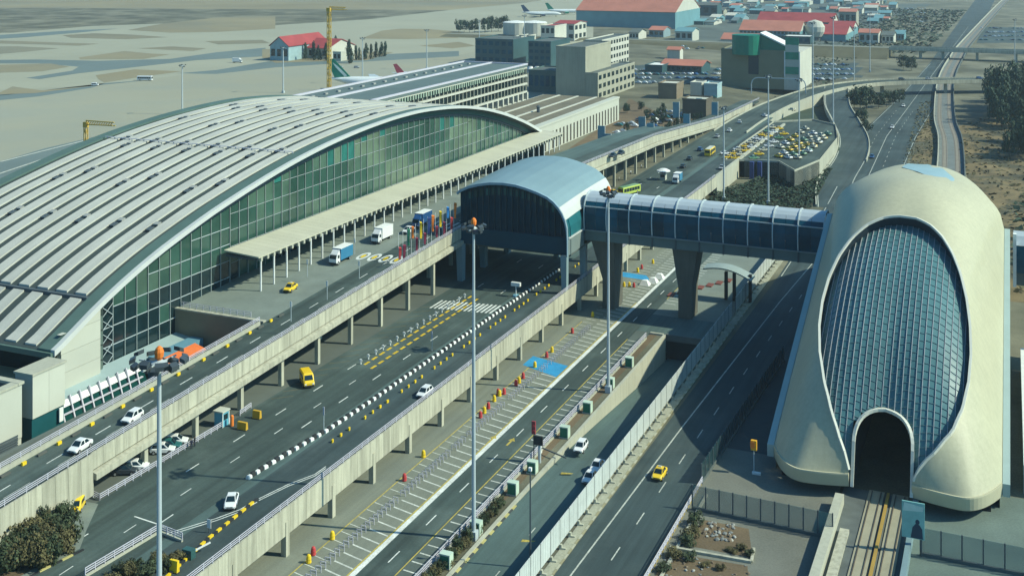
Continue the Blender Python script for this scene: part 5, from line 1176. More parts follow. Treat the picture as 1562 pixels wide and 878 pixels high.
# slip road and overpasses
def ribbon(path, w0, w1, z=None, n=8):
    P = []; L = len(path)
    for i in range(L - 1):                           # catmull rom
        p0, p1, p2, p3 = path[max(i - 1, 0)], path[i], path[i + 1], path[min(i + 2, L - 1)]
        for k in range(n + (1 if i == L - 2 else 0)):
            t = k / n; P.append(tuple(.5 * (2 * p1[j] + (p2[j] - p0[j]) * t + (2 * p0[j] - 5 * p1[j] + 4 * p2[j] - p3[j]) * t * t + (3 * p1[j] - p0[j] - 3 * p2[j] + p3[j]) * t ** 3) for j in range(3)))
    return P
def offs(P, d):
    o = []
    for i, p in enumerate(P):
        a, b = P[max(i - 1, 0)], P[min(i + 1, len(P) - 1)]; dx, dy = b[0] - a[0], b[1] - a[1]; L = math.hypot(dx, dy); o.append((p[0] + d * dy / L, p[1] - d * dx / L, p[2]))
    return o
def road(name, path, w, m, edge=None, para=None):
    P = ribbon(path, w, w); A, B = offs(P, -w / 2), offs(P, w / 2)
    mb = MB(); mb.loft([[a, b] for a, b in zip(A, B)], closed=False); o = struct(name, mb, m)
    if edge:
        mb = MB()
        for s in (-w / 2 + .6, w / 2 - .6):
            C, D = offs(P, s - .15), offs(P, s + .15); mb.loft([[(a[0], a[1], a[2] + .03), (b[0], b[1], b[2] + .03)] for a, b in zip(C, D)], closed=False)
        struct('edge_lines', mb, edge, o)
    return P
def wall_along(name, lab, P, d, h, dn, m, cat='parapet', th=.4):
    t = root(name, lab, cat, P[0][0], P[0][1], 0); C, D = offs(P, d - th / 2), offs(P, d + th / 2)
    for i in range(0, len(P) - 1, 4):
        j = min(i + 4, len(P) - 1)
        mb = MB(); mb.loft([[(C[k][0], C[k][1], C[k][2] - dn), (D[k][0], D[k][1], D[k][2] - dn), (D[k][0], D[k][1], D[k][2] + h), (C[k][0], C[k][1], C[k][2] + h)] for k in range(i, j + 1)]); part('wall_panel', mb, m, t)
    return t
sp = [(*g(1276, 134, 7.5), 7.5), (*g(1277, 160, 5.5), 5.5), (*g(1290, 185, 4), 4.0), (*g(1302, 212, 2), 2.0), (*g(1298, 240, .6), .6), (*g(1275, 280, .05), .05), (-57, 425, .035)]
SP = road('slip_road', sp, 13.5, ASPH_D, LINE_F)
wall_along('slip_road_parapet', 'cream parapet on the outer edge of the curved slip road', SP, 6.9, .9, 2.2, CONC_W); wall_along('slip_road_parapet', 'cream parapet on the inner edge of the curved slip road', SP[:34], -6.9, .8, 1.6, CONC_W)
oa = [(-121, 540, Z2 + .02), (-121, 590, 6.6), (-117, 650, 7.0), (-104, 715, 8), (-82, 762, 8.3), (-50, 788, 8.5), (8, 822, 8.5), (70, 852, 8.5), (160, 890, 8)]
OA = road('overpass_road', oa, 15, ASPH, None)
op = root('curved_overpass', 'curving overpass carrying cars across the far highway and tracks', 'bridge', -50, 788, 0)
k0 = 22; Q = OA[k0:]; A, B = offs(Q, -7.6), offs(Q, 7.6)
mb = MB(); mb.loft([[(a[0], a[1], a[2] - 1.6), (b[0], b[1], b[2] - 1.6), (b[0], b[1], b[2] - .03), (a[0], a[1], a[2] - .03)] for a, b in zip(A, B)]); part('deck', mb, CONC_D, op)
for s in (-7.6, 7.6):
    C, D = offs(Q, s - .2), offs(Q, s + .2)
    for i in range(0, len(Q) - 1, 3):
        mb = MB(); mb.loft([[(C[k][0], C[k][1], C[k][2] - 1.5), (D[k][0], D[k][1], D[k][2] - 1.5), (D[k][0], D[k][1], D[k][2] + .9), (C[k][0], C[k][1], C[k][2] + .9)] for k in range(i, min(i + 3, len(Q) - 1) + 1)]); part('parapet_panel', mb, CONC, op)
for v, u in ((-75, 772), (-38, 794), (-12, 810), (30, 832)): part('pier', MB().box(v - .9, v + .9, u - 3, u + 3, -.2, 7.2), CONC_W, op)
wall_along('road_edge_wall', 'cream edge wall of the road climbing to the overpass', OA[:26], 7.7, .9, 6.6, CONC_W); wall_along('road_edge_wall', 'low edge wall on the left of the road climbing to the overpass', OA[:26], -7.7, .7, 1.0, CONC_W)
for (v, u, z), p_, lab in (((-64, 784, 8.5), 'dark', 'dark car first on the overpass from left'), ((-48, 792, 8.5), 'silver', 'grey car second on the overpass from left'), ((-18, 810, 8.5), 'blue', 'blue car third on the overpass above the tracks'), ((-8, 815, 8.5), 'teal', 'teal car fourth on the overpass'), ((4, 822, 8.5), 'blue', 'blue car fifth on the overpass'), ((20, 830, 8.5), 'silver', 'silver car last on the overpass')):
    car(0, 0, z + .03, -1.1, p_, 'hatch', lab, at=(v, u))
# far embankment with its own bridge
ob = root('far_road_bridge', 'straight far overpass on an earth bank across the highway', 'bridge', -60, 1045, 0)
part('deck', MB().box(-95, 28, 1038, 1052, 6.6, 8.6), CONC_D, ob); part('parapet', MB().box(-95, 28, 1037.4, 1038, 6.8, 9.6), CONC, ob); part('parapet', MB().box(-95, 28, 1052, 1052.6, 6.8, 9.6), CONC, ob)
for v in (-70, -52, -25, 5): part('pier', MB().box(v - 1, v + 1, 1041, 1049, -.2, 6.6), CONC_W, ob)
BANK = mat('bank_earth', (0.105, 0.10, 0.06), .95, .3, .05, fine=.15)
for a, b in ((-520, -95), (28, 420)):
    mb = MB(); mb.loft([[(v, 1018, zg(v, 1018) - .5), (v, 1038, 8.4), (v, 1052, 8.4), (v, 1075, zg(v, 1075) - .5)] for v in (a, b)]); struct('earth_bank', mb, BANK)
    sheet('bank_road', [(a, 1040), (b, 1040), (b, 1050), (a, 1050)], 8.43, mat('bank_road_grey', (0.20, 0.215, 0.18), .9, .1, .02))
# ---------------------------------------------------------------- railway
tk = [(360, -20), (470, -21), (590, -26), (680, -33), (870, -41), (1050, -41.5), (1300, -37), (2340, -6), (3500, 40)]
P3 = [(v, u, .5) for u, v in tk]
road('track_bed', P3, 10.5, mat('ballast_grey', (0.145, 0.165, 0.16), .95, .2, .2, fine=.15)); PT = ribbon(P3, 1, 1)
for s in (-2.6, 2.6):
    mb = MB(); C, D = offs(PT, s - 1.1), offs(PT, s + 1.1); mb.loft([[(a[0], a[1], .53), (b[0], b[1], .53)] for a, b in zip(C, D)], closed=False); struct('track_slab', mb, mat('track_slab_buff', (0.22, 0.20, 0.16), .9))
    for r_ in (-.72, .72):
        mb = MB(); C, D = offs(PT, s + r_ - .06), offs(PT, s + r_ + .06); mb.loft([[(a[0], a[1], .6), (b[0], b[1], .6)] for a, b in zip(C, D)], closed=False); struct('rail', mb, mat('rail_steel', (.12, .10, .09), .5))
wall_along('track_wall', 'pale parapet on the left of the far railway', PT, -5.4, 1.6, .8, CONC_W); wall_along('track_wall', 'dark parapet on the right of the far railway', PT, 5.4, 1.4, .8, CONC_D)
tn = root('track_trough', 'walled railway trough running out of the station portal', 'railway', -20, 150, 0)
part('bed', MB().box(-26, -14, 100, 204, -.3, .35), mat('trough_bed', (0.10, 0.115, 0.11), .95, .2, .3), tn)
part('side_wall', MB().box(-26.6, -25.2, 100, 197.5, -.3, 2.0), CONC_W, tn)
part('side_wall', MB().box(-14.6, -13.8, 100, 204, -.3, 1.7), mat('trough_blue', (0.17, 0.25, 0.27), .7), tn)
part('walkway', MB().box(-24.6, -23.2, 100, 188, .35, .9), CONC, tn)
for s in (-20.6, -16.8):
    part('track_slab', MB().box(s - 1.25, s + 1.25, 100, 204, .36, .55), mat('slab_cream', (.30, .28, .2), .9), tn)
    for r_ in (-.72, .72): part('rail', MB().box(s + r_ - .07, s + r_ + .07, 100, 203.5, .56, .72), mat('rail_rust', (.10, .08, .06), .6), tn)
part('power_rail', MB().box(-18.95, -18.5, 100, 203.5, .4, .8), mat('power_rail_ochre', (0.34, 0.22, 0.05), .7), tn)
# ================================================================ station yard, right foreground
YARD = mat('yard_paving', (0.15, 0.155, 0.13), .95, .2, .08, fine=.12)
sheet('station_yard', [(-49, 120), (-26.6, 120), (-26.6, 212), (-49, 212)], .008, YARD); sheet('station_yard', [(-13.8, 120), (40, 120), (40, 212), (-13.8, 212)], .008, mat('yard_teal', (0.12, 0.16, 0.14), .95, .2, .08, fine=.12))
sheet('side_track_strip', [(-49.4, 212), (-40, 212), (-40, 400), (-49.4, 400)], .006, mat('side_strip', (.06, .075, .075), .9))
GLP = bpy.data.materials.new('screen_glass'); GLP.use_nodes = True; n_ = GLP.node_tree; bs_ = n_.nodes['Principled BSDF']
bs_.inputs['Base Color'].default_value = (0.10, 0.22, 0.22, 1); bs_.inputs['Roughness'].default_value = .2; bs_.inputs['Alpha'].default_value = .38
def screen_fence(name, lab, a, b, h, step, z=.0, base=.5, m=GLP, fr=STEEL_D):
    t = root(name, lab, 'fence', a[0], a[1], z); L = math.hypot(b[0] - a[0], b[1] - a[1]); n = max(1, int(L / step)); at = lambda f: (lerp(a[0], b[0], f), lerp(a[1], b[1], f))
    dx, dy = (b[0] - a[0]) / L, (b[1] - a[1]) / L
    if base: 
        mb = MB(); mb.bar((*a, z + base / 2), (*b, z + base / 2), .45, base); part('base_wall', mb, CONC_D, t)
    for i in range(n + 1):
        p = at(i / n); part('post', MB().box(p[0] - .1, p[0] + .1, p[1] - .1, p[1] + .1, z, z + h + .1), fr, t)
        if i < n:
            q = at((i + 1) / n); mb = MB(); mb.bar((p[0] + dx * .1, p[1] + dy * .1, z + base + (h - base) / 2), (q[0] - dx * .1, q[1] - dy * .1, z + base + (h - base) / 2), .06, h - base); part('glass_panel', mb, m, t)
    return t
screen_fence('glass_screen_fence', 'glass panel screen fence left of the tracks before the station', g(1056, 776, 0), g(1270, 822, 0), 4.0, 2.25)
screen_fence('glass_screen_fence', 'glass panel screen fence right of the tracks at the lower right corner', g(1404, 846, 0), g(1600, 886, 0), 4.2, 2.6)
GLD = bpy.data.materials.new('screen_glass_dark'); GLD.use_nodes = True; bs_ = GLD.node_tree.nodes['Principled BSDF']; bs_.inputs['Base Color'].default_value = (0.03, 0.07, 0.08, 1); bs_.inputs['Roughness'].default_value = .2; bs_.inputs['Alpha'].default_value = .5
screen_fence('highway_screen', 'dark tinted screen along the right edge of the highway', (-48.9, 196), (-46.6, 262), 3.4, 2.4, base=.4, m=GLD)
hr = root('highway_railing', 'lilac and ochre railing on the right kerb of the highway', 'railing', -48.6, 120, 0)
mb = MB(); railing(mb, [(-48.6, 120, .4), (-48.6, 195.5, .4)], h=1.1, step=1.4, w=.09); part('rails', mb, LILAC, hr, kind='stuff'); part('kerb', MB().box(-49.3, -48.75, 120, 195.5, 0, .4), mat('kerb_ochre', (.32, .25, .08), .9), hr)
part('back_kerb', MB().box(-47.2, -46.8, 120, 192, 0, .35), CONC_W, hr)
v, u = g(1150, 722, 0); t = root('yellow_signal', 'yellow signal box on a slim post left of the station lip', 'signal', v, u, 0); part('post', MB().tube((v, u, 0), (v, u, 4.3), .09, n=6), STEEL, t); part('box', MB().box(v - .5, v + .5, u - .3, u + .3, 4.2, 5.9), mat('signal_amber', (0.70, 0.36, 0.02), .6), t); part('hood', MB().box(v - .55, v + .2, u - .4, u - .3, 4.6, 5.7), ORANGE, t); part('foot', MB().box(v - .3, v + 1.2, u - .3, u + .3, 0, .35), WHITE, t)
v, u = g(1393, 846, 0); t = root('poster_board', 'teal poster board with a dark standing figure beside the tracks', 'poster', v, u, 0)
part('board', MB().box(v - 1.65, v + 1.65, u - .1, u + .1, 2.6, 8.1), mat('poster_teal', (0.22, 0.46, 0.44), .6, .15, .5), t)
for s in (-1, 1): part('leg', MB().tube((v + s * 1.2, u, 0), (v + s * 1.2, u, 2.6), .1, n=6), STEEL_D, t)
fg = MB(); fy = u - .13
fg.poly([(v - .35, fy, 2.7), (v + 1.4, fy, 2.7), (v + 1.3, fy, 4.2), (v + .9, fy, 4.8), (v + .35, fy, 4.9), (v - .1, fy, 4.3)]); fg.poly([(v + .62 + .32 * math.cos(a), fy - .005, 5.2 + .4 * math.sin(a)) for a in [i * math.pi / 5 for i in range(10)]]); part('printed_figure', fg, mat('print_navy', (.02, .05, .09), .6), t)
fg = MB(); fg.poly([(v - 1.5, fy, 6.6), (v + 1.4, fy, 6.9), (v + 1.5, fy, 7.6), (v - 1.3, fy, 7.9)]); part('printed_sky', fg, mat('print_pale', (.45, .62, .58), .6), t)
# rubble and planting by the yard
random.seed(21)
rub = [mat('rubble_pale', (.34, .34, .31), .9), mat('rubble_grey', (.2, .21, .2), .9), mat('rubble_brown', (.17, .13, .09), .9)]
def chunk(seed, m):
    rs = random.Random(seed); return MB().loft([[(math.cos(a) * rs.uniform(.3, .6), math.sin(a) * rs.uniform(.3, .6), z) for a in [i * math.pi / 3 for i in range(6)]] for z in (0, .25)] + [[(math.cos(a) * rs.uniform(.1, .4), math.sin(a) * rs.uniform(.1, .4), .5) for a in [i * math.pi / 3 for i in range(6)]]]).mesh('stone', m)
CH = [chunk(i, rub[i % 3]) for i in range(6)]
def rubble(n, P, label, group, s=(.3, 1.0)):
    xs = [p[0] for p in P]; ys = [p[1] for p in P]; k = 0
    while k < n:
        x, y = rnd(min(xs), max(xs)), rnd(min(ys), max(ys))
        if not in_poly(x, y, P): continue
        o = link('stone', CH[k % 6]); X, Y = W(x, y); o.location = (X, Y, .02); q = rnd(*s); o.scale = (q, q, q * rnd(.5, 1)); o.rotation_euler = (0, 0, rnd(0, 6)); props(o, label, 'stone', group); k += 1
bedA = [g(1072, 792, 0), g(1142, 806, 0), g(1148, 850, 0), g(1050, 832, 0)]; bedB = [g(1020, 842, 0), g(1140, 862, 0), g(1146, 905, 0), g(985, 900, 0)]
sheet('rubble_bed', bedA, .02, BROWN); sheet('rubble_bed', bedB, .02, BROWN)
rubble(60, [g(1080, 795, 0), g(1120, 800, 0), g(1122, 826, 0), g(1070, 822, 0)], 'broken concrete lump in the rubble heap by the glass screen', 'rubble by the glass screen', (.3, .9))
rubble(70, bedB, 'small stone in the planting bed at the lower edge', 'stones in the lower bed', (.2, .6))
for i, (px, py, r, h) in enumerate(((1063, 800, 1.5, 1.8), (1052, 818, 1.4, 1.6), (1048, 832, 1.3, 1.4), (1130, 838, 1.0, .8), (1142, 846, .9, .8), (1115, 842, 1.0, .6), (1030, 850, 1.5, 1.2), (1050, 852, 1.2, 1.0), (1075, 862, .9, .6), (1010, 870, 1.2, 1.1), (1100, 868, .9, .7))):
    v, u = g(px, py, 0); shrub(v, u, 0, r, h, 'scrubby bush among the rubble beds right of the highway', 'scrub in the rubble beds', i + (1 if i > 5 else 0))
kb2 = root('bed_kerb', 'pale kerb between the two rubble beds right of the highway', 'kerb', *g(1060, 842, 0), 0); mb = MB(); a, b = g(1022, 836, 0), g(1146, 858, 0); mb.bar((*a, .2), (*b, .2), .5, .4); part('stone_edge', mb, CONC, kb2); mb = MB(); c = g(1150, 838, 0); mb.bar((*b, .2), (*c, .2), .4, .36); part('stone_edge', mb, CONC, kb2)
def wild(name, P, n, sz, m, seed): cover(name, P, n, sz * .9, sz, m, seed=seed)
OCH = mat('ochre_earth', (0.165, 0.125, 0.062), .95, .35, .06, fine=.25, patch=((0.075, 0.07, 0.042), .05, .47, .58))
sheet('ochre_ground', [(-14, 330), (120, 330), (160, 500), (140, 760), (0, 760), (-26, 640), (-14, 480)], .010, OCH)
sheet('ochre_ground', [(-38, 400), (-28, 400), (-33, 620), (-42, 760), (-52, 760), (-40, 560)], .010, OCH)
wild('dry_scrub', [(-12, 340), (110, 330), (150, 500), (130, 760), (0, 760), (-24, 640)], 5200, .9, LEAF_B, 61)
wild('dry_scrub', [(-5, 360), (70, 350), (110, 500), (90, 700), (20, 700)], 2600, 1.3, LEAF_T, 62)
wild('dry_scrub', [(-39, 410), (-29, 410), (-34, 640), (-44, 750), (-50, 740)], 1200, .6, LEAF_B, 63)
wild('dry_scrub', [(-420, 760), (-110, 700), (-120, 1030), (-420, 1030)], 2600, 1.4, LEAF_T, 64)
wild('dry_scrub', [(-330, 1080), (-70, 1080), (-60, 1900), (-500, 1900)], 6000, 2.6, LEAF_T, 65)
# forecourt gate roof beyond the footbridge
gr = root('gate_canopy', 'small curved grey canopy over the entry lanes beneath the footbridge', 'canopy', *g(1105, 460, 0), 0)
a, b = g(1075, 452, 0), g(1148, 462, 0); mb = MB()
rows = []
for i in range(11):
    t_ = i / 10; v, u = lerp(a[0], b[0], t_), lerp(a[1], b[1], t_); z = 7.4 + 1.6 * math.sin(math.pi * (t_ * .9 + .05)) - 1.6 * t_; rows.append([(v, u - 2, z), (v, u + 3, z), (v, u + 3, z + .35), (v, u - 2, z + .35)])
mb.loft(rows); part('roof', mb, mat('gate_roof', (.28, .34, .32), .5, .06), gr)
for t_ in (.45, .62, .95): v, u = lerp(a[0], b[0], t_), lerp(a[1], b[1], t_); part('post', MB().box(v - .35, v + .35, u - .5, u + .7, 0, 7.3), BLK, gr)
mb = MB()
for i in range(7): v, u = lerp(-83, -72, i / 6), 300 + i * 3.2; mb.box(v - .8, v + .8, u - 1.6, u + 1.6, .03, .3)
part('red_kerb', mb, mat('kerb_red', (.17, .055, .04), .8), gr)
# white tents and a blue bay beyond the piers
for i, (px, py) in enumerate(((984, 434), (996, 430), (1006, 424))):
    v, u = g(px, py, 0); t = root('white_sack', 'white sheeted pile beside the white line past the footbridge, number by place from left: ' + ['first', 'second', 'third'][i], 'pile', v, u, 0); part('sheet', MB().loft([[(v - 1.4, u - 1.2, 0), (v + 1.4, u - 1.2, 0), (v + 1.4, u + 1.2, 0), (v - 1.4, u + 1.2, 0)], [(v - .7, u - .5, 1.3), (v + .6, u - .4, 1.2), (v + .5, u + .5, 1.4), (v - .6, u + .6, 1.2)]]), WHITE, t)
    t['label'] = ['left', 'middle', 'right'][i] + 'most of three white sheeted piles beside the white road line' if i != 1 else 'middle of three white sheeted piles beside the white road line'
sheet('blue_bay', [g(936, 420, 0), g(992, 428, 0), g(986, 420, 0), g(945, 414, 0)], .023, mat('bay_blue', (.03, .25, .47)))
# sign gantry, toll booth and people beyond the footbridge
ga = root('road_gantry', 'pale rounded pipe gantry across the road to the overpass', 'gantry', *g(1187, 150, 6.5), 6.5)
p0, p1 = g(1146, 143, 6.5), g(1229, 146, 6.5); mb = MB(); rr_ = [(lerp(p0[0], p1[0], f), lerp(p0[1], p1[1], f), 6.5 + z) for f, z in ((0, 0), (0, 6), (.02, 8), (.06, 9.2), (.12, 9.7), (.88, 9.7), (.94, 9.2), (.98, 8), (1, 6), (1, 0))]
for p, q in zip(rr_, rr_[1:]): mb.bar(p, q, .5, .5)
part('frame', mb, STEEL, ga)
v, u = g(1012, 274, Z2); tb2 = root('toll_booth', 'white toll booth with pale domed roof left of the blue roofed truck', 'booth', v, u, Z2)
part('walls', MB().box(v - 1, v + 1, u - 1.2, u + 1.2, Z2, Z2 + 2.6), CREAM, tb2); part('window', MB().box(v - .8, v + .8, u - 1.25, u - 1.2, Z2 + 1.1, Z2 + 2.1), CGLASS, tb2); part('roof', MB().lathe([(2.6, Z2 + 3.2), (2.5, Z2 + 3.5), (1.2, Z2 + 4.1), (.1, Z2 + 4.3)], 14, v, u), WHITE, tb2); part('neck', MB().lathe([(.9, Z2 + 2.6), (.7, Z2 + 3.2)], 10, v, u), RED, tb2)
for i, (px, py, m_, c_) in enumerate(((962, 266, WHITE, 'white'), (969, 262, RED, 'red'), (978, 257, WHITE, 'white'), (985, 252, BLK, 'black'), (944, 276, WHITE, 'white'))):
    person(px, py, Z2, m_, 'person in a %s top, %s of the people waiting beneath the upper ramp' % (c_, ['second', 'third', 'fourth', 'fifth', 'first'][i]))
# ================================================================ airfield
AZ = Z2 + .03
def psheet(name, pix, z, m): return sheet(name, [g(px, py, z) for px, py in pix], z, m)
psheet('apron', [(-60, 330), (-60, 140), (140, 131), (300, 112), (420, 99), (700, 84), (760, 70), (900, 62), (905, 95), (860, 150), (800, 185), (500, 170), (400, 250), (150, 300)], AZ, APRON)
psheet('taxiway', [(-60, 160), (-60, 51), (20, 50), (140, 40), (255, 36), (330, 44), (400, 40), (560, 30), (700, 14), (800, 5), (880, -8), (905, -8), (905, 66), (700, 84), (420, 99), (300, 112), (140, 131)], AZ - .015, TAXIW)
for pix in ([(-40, 155), (-40, 150), (0, 143), (60, 139), (143, 131), (230, 122), (160, 127), (140, 134), (60, 147), (0, 153)], [(-40, 92), (60, 91), (150, 93), (260, 90), (330, 80), (405, 73), (405, 86), (300, 92), (220, 101), (120, 112), (60, 121), (40, 119), (110, 108), (120, 102), (60, 97), (-40, 97)], [(270, 112), (330, 107), (420, 92), (560, 84), (700, 78), (700, 86), (560, 94), (420, 103), (330, 113)], [(-40, 56), (40, 51), (120, 46), (180, 44), (120, 50), (40, 57), (-40, 62)]):
    psheet('taxiway_shoulder', pix, AZ + .02, TAXID)
for pix in ([(-20, 145), (0, 141), (19, 132), (64, 138), (143, 131), (54, 142)], [(-30, 99), (0, 99), (77, 97), (106, 102), (64, 109), (-30, 112)], [(120, 88), (190, 78), (231, 82), (259, 83), (220, 90), (123, 91)], [(-30, 61), (0, 62), (90, 65), (151, 67), (120, 70), (60, 68), (-30, 66)], [(-30, 71), (30, 71), (90, 74), (40, 79), (-30, 85)], [(95, 54), (143, 51), (200, 53), (256, 57), (192, 60), (108, 58)], [(146, 115), (205, 106), (277, 109), (218, 117), (159, 126), (150, 121)], [(195, 46), (250, 36), (330, 27), (420, 24), (420, 44), (330, 49), (260, 50)], [(210, 74), (262, 71), (315, 74), (295, 78)], [(313, 63), (400, 61), (412, 66), (333, 68)], [(551, 59), (582, 47), (610, 44), (660, 45), (705, 49), (698, 58), (620, 60)], [(640, 70), (700, 64), (725, 70), (690, 74)], [(400, 75), (480, 76), (600, 80), (560, 92), (480, 94), (420, 96), (400, 88)]):
    psheet('grass_island', pix, AZ + .05, FIELD)
sheet('field', [(-2600, 900), (-700, 1500), (-520, 2300), (-500, 5000), (-6000, 6000), (-6000, 900)], Z2 + .006, FIELD)
psheet('airside_road', [(-60, 330), (-60, 262), (0, 246), (70, 226), (190, 198), (225, 195), (160, 232), (60, 275), (0, 300)], AZ + .04, TAXID)
mb = MB()
for a, b in (((0, 247), (190, 199)), ((-10, 268), (110, 228)), ((0, 285), (70, 262))):
    p, q = g(*a, AZ), g(*b, AZ); mb.bar((*p, AZ + .05), (*q, AZ + .05), 1.0, .08)
struct('airside_lines', mb, LINE_F)
# ---------------------------------------------------------------- buildings, box by box
def blk(px0, px1, pyb, pyt, dep, z=None):
    v0, u, zz = gt(px0, pyb) if z is None else (*g(px0, pyb, z), z); Y = F * (H - zz) / (pyb - YH)
    dx = (px1 - CX) / F; Y1 = u / (dx * ST + CT); v1 = uv(dx * Y1, Y1)[0]
    return v0, v1, u, u + dep, zz, H - (pyt - YH) * Y / F
def building(name, label, px0, px1, pyb, pyt, dep, wall, roof=None, rows=0, cols=0, win=G_DK, side=0, fr=None, cap=True, cat='building', group=None, pitch=None, gable=None):
    v0, v1, u0, u1, z0, z1 = blk(px0, px1, pyb, pyt, dep); t = root(name, label, cat, v0, u0, z0, group=group); bx, by, bz = v0, u0, z0
    part('walls', MB().box(v0, v1, u0, u1, z0 - 1, z1), wall, t)
    if pitch:                                        # ridge across the picture
        mb = MB(); h = pitch; m_ = (u0 + u1) / 2
        mb.loft([[(v, u0 - .8, z1 - .2), (v, m_, z1 + h), (v, u1 + .8, z1 - .2), (v, u1 + .8, z1 + .15), (v, m_, z1 + h + .4), (v, u0 - .8, z1 + .15)] for v in (v0 - .8, v1 + .8)]); part('roof', mb, roof, t)
        part('gable', MB().loft([[(v1 - .4, u0, z1), (v1 - .4, u1, z1), (v1 - .4, m_, z1 + h)], [(v1 - .02, u0, z1), (v1 - .02, u1, z1), (v1 - .02, m_, z1 + h)]]), gable or wall, t)
    elif gable:                                      # ridge running away
        mb = MB(); h = gable; m_ = (v0 + v1) / 2; mb.loft([[(v0 - .8, u, z1 - .2), (m_, u, z1 + h), (v1 + .8, u, z1 - .2), (v1 + .8, u, z1 + .2), (m_, u, z1 + h + .4), (v0 - .8, u, z1 + .2)] for u in (u0 - .8, u1 + .8)]); part('roof', mb, roof, t)
        part('gable', MB().add([(v0, u0, z1), (v1, u0, z1), (m_, u0, z1 + h), (v0, u0 + .3, z1), (v1, u0 + .3, z1), (m_, u0 + .3, z1 + h)], [(0, 1, 2), (5, 4, 3), (0, 3, 4, 1), (1, 4, 5, 2), (2, 5, 3, 0)]), wall, t)
    elif cap:
        part('roof', MB().box(v0 + .4, v1 - .4, u0 + .4, u1 - .4, z1 - .1, z1 + .05), roof or CONC_D, t)
        for a in ((v0 - .15, v1 + .15, u0 - .15, u0 + .35), (v0 - .15, v1 + .15, u1 - .35, u1 + .15), (v0 - .15, v0 + .35, u0 + .36, u1 - .36), (v1 - .35, v1 + .15, u0 + .36, u1 - .36)): part('parapet', MB().box(*a, z1 - .3, z1 + .75), wall, t)
    h = z1 - z0
    if rows and cols:
        cw, rh = (v1 - v0) / cols, h / rows; me = MB().box(-cw * .32, cw * .32, -.12, .05, -rh * .25, rh * .25).mesh('window', win)
        for i in range(cols):
            for j in range(rows): link('window', me, t, ((i + .5) * cw, -.0, (j + .55) * rh))
    if rows and side:
        cw, rh = (u1 - u0) / side, h / rows; me = MB().box(-.05, .12, -cw * .3, cw * .3, -rh * .25, rh * .25).mesh('window', win)
        for i in range(side):
            for j in range(rows): link('window', me, t, (v1 - v0, (i + .5) * cw, (j + .55) * rh))
    return t, (v0, v1, u0, u1, z0, z1)
TEALB = mat('office_teal', (0.035, 0.085, 0.095), .5, .12, .1); BEIGE = mat('render_beige', (0.34, 0.335, 0.26), .85, .1, .1, streak=.1); BEIGE_D = mat('render_olive', (0.20, 0.20, 0.13), .85, .1, .1); OFFW = mat('render_offwhite', (0.50, 0.50, 0.43), .85, .08, .1, streak=.08)
REDR = mat('roof_red', (0.30, 0.05, 0.05), .7, .15, .1, streak=.0); SALM = mat('roof_salmon', (0.42, 0.16, 0.11), .7, .12, .08); BLUEW = mat('metal_blue_wall', (0.13, 0.27, 0.30), .6, .1, .1)
# long pier behind the terminal
pw = root('pier_concourse', 'long flat roofed glazed pier running back behind the arched terminal', 'concourse', -235, 330, Z2)
A0, A1 = 320, 566; pv0, pv1 = -273, -235; pz = 31.5
part('roof', MB().box(pv0, pv1, A0, A1, pz - 1, pz), mat('pier_roof_teal', (0.105, 0.145, 0.14), .7, .1, .05), pw)
for v in (pv0 + .5, pv0 + 17, pv1 - .5): part('roof_rail', MB().box(v - .6, v + .6, A0, A1, pz, pz + .7), LILAC, pw)
part('roof_rail', MB().box(pv0 + 1.2, pv1 - 1.2, A1 - 1.2, A1, pz, pz + .6), LILAC, pw)
mb = MB()
for k in range(24): mb.box(pv0 + 8, pv0 + 9.2, A0 + 4 + 10 * k, A0 + 6 + 10 * k, pz, pz + .7)
part('roof_vents', mb, mat('hatch_grey', (.3, .31, .29)), pw, kind='stuff')
part('core', MB().box(pv0 + 2, pv1 - 3, A0, A1 - 1, Z2, pz - 1), G_DK, pw)
fp = MB().box(-.12, .12, -.2, .2, 0, 1).mesh('facade_post', CONC_W); wp = MB().box(-.08, .08, -1.7, 1.7, -1.6, 1.6).mesh('window', G_DK)
for k in range(61):
    u = A0 + 2 + 4.05 * k; o = link('facade_post', fp, pw, (-.6, u - 330, 11)); o.scale = (1, 1, pz - 1 - 11 - Z2)
    for j in range(3):
        if u > 380: link('window', wp, pw, (-1.3, u + 2 - 330, 22.4 - 4.3 * j - 1.5))
for j in range(5): part('floor_band', MB().box(pv1 - 1.6, pv1 - .3, A0, A1, pz - 1.8 - 4.3 * j, pz - .9 - 4.3 * j), OFFW, pw)
ob_ = MB().box(-.1, .1, -.55, .55, -1, 1).mesh('green_louvre', mat('louvre_green', (0.26, 0.34, 0.27), .7))
for k in range(100): link('green_louvre', ob_, pw, (-.2, A0 + 3 + 2.4 * k - 330, pz - 2.6 - Z2))
for k in range(9): part('pier_column', MB().box(pv1 - 1.8, pv1 + .4, A1 - 1.6 - 6.4 * k, A1 - .2 - 6.4 * k, Z2, 17), OFFW, pw)
part('end_wall', MB().box(pv0 + 2, pv1 - 3, A1 - .9, A1, Z2, pz - 1), OFFW, pw)
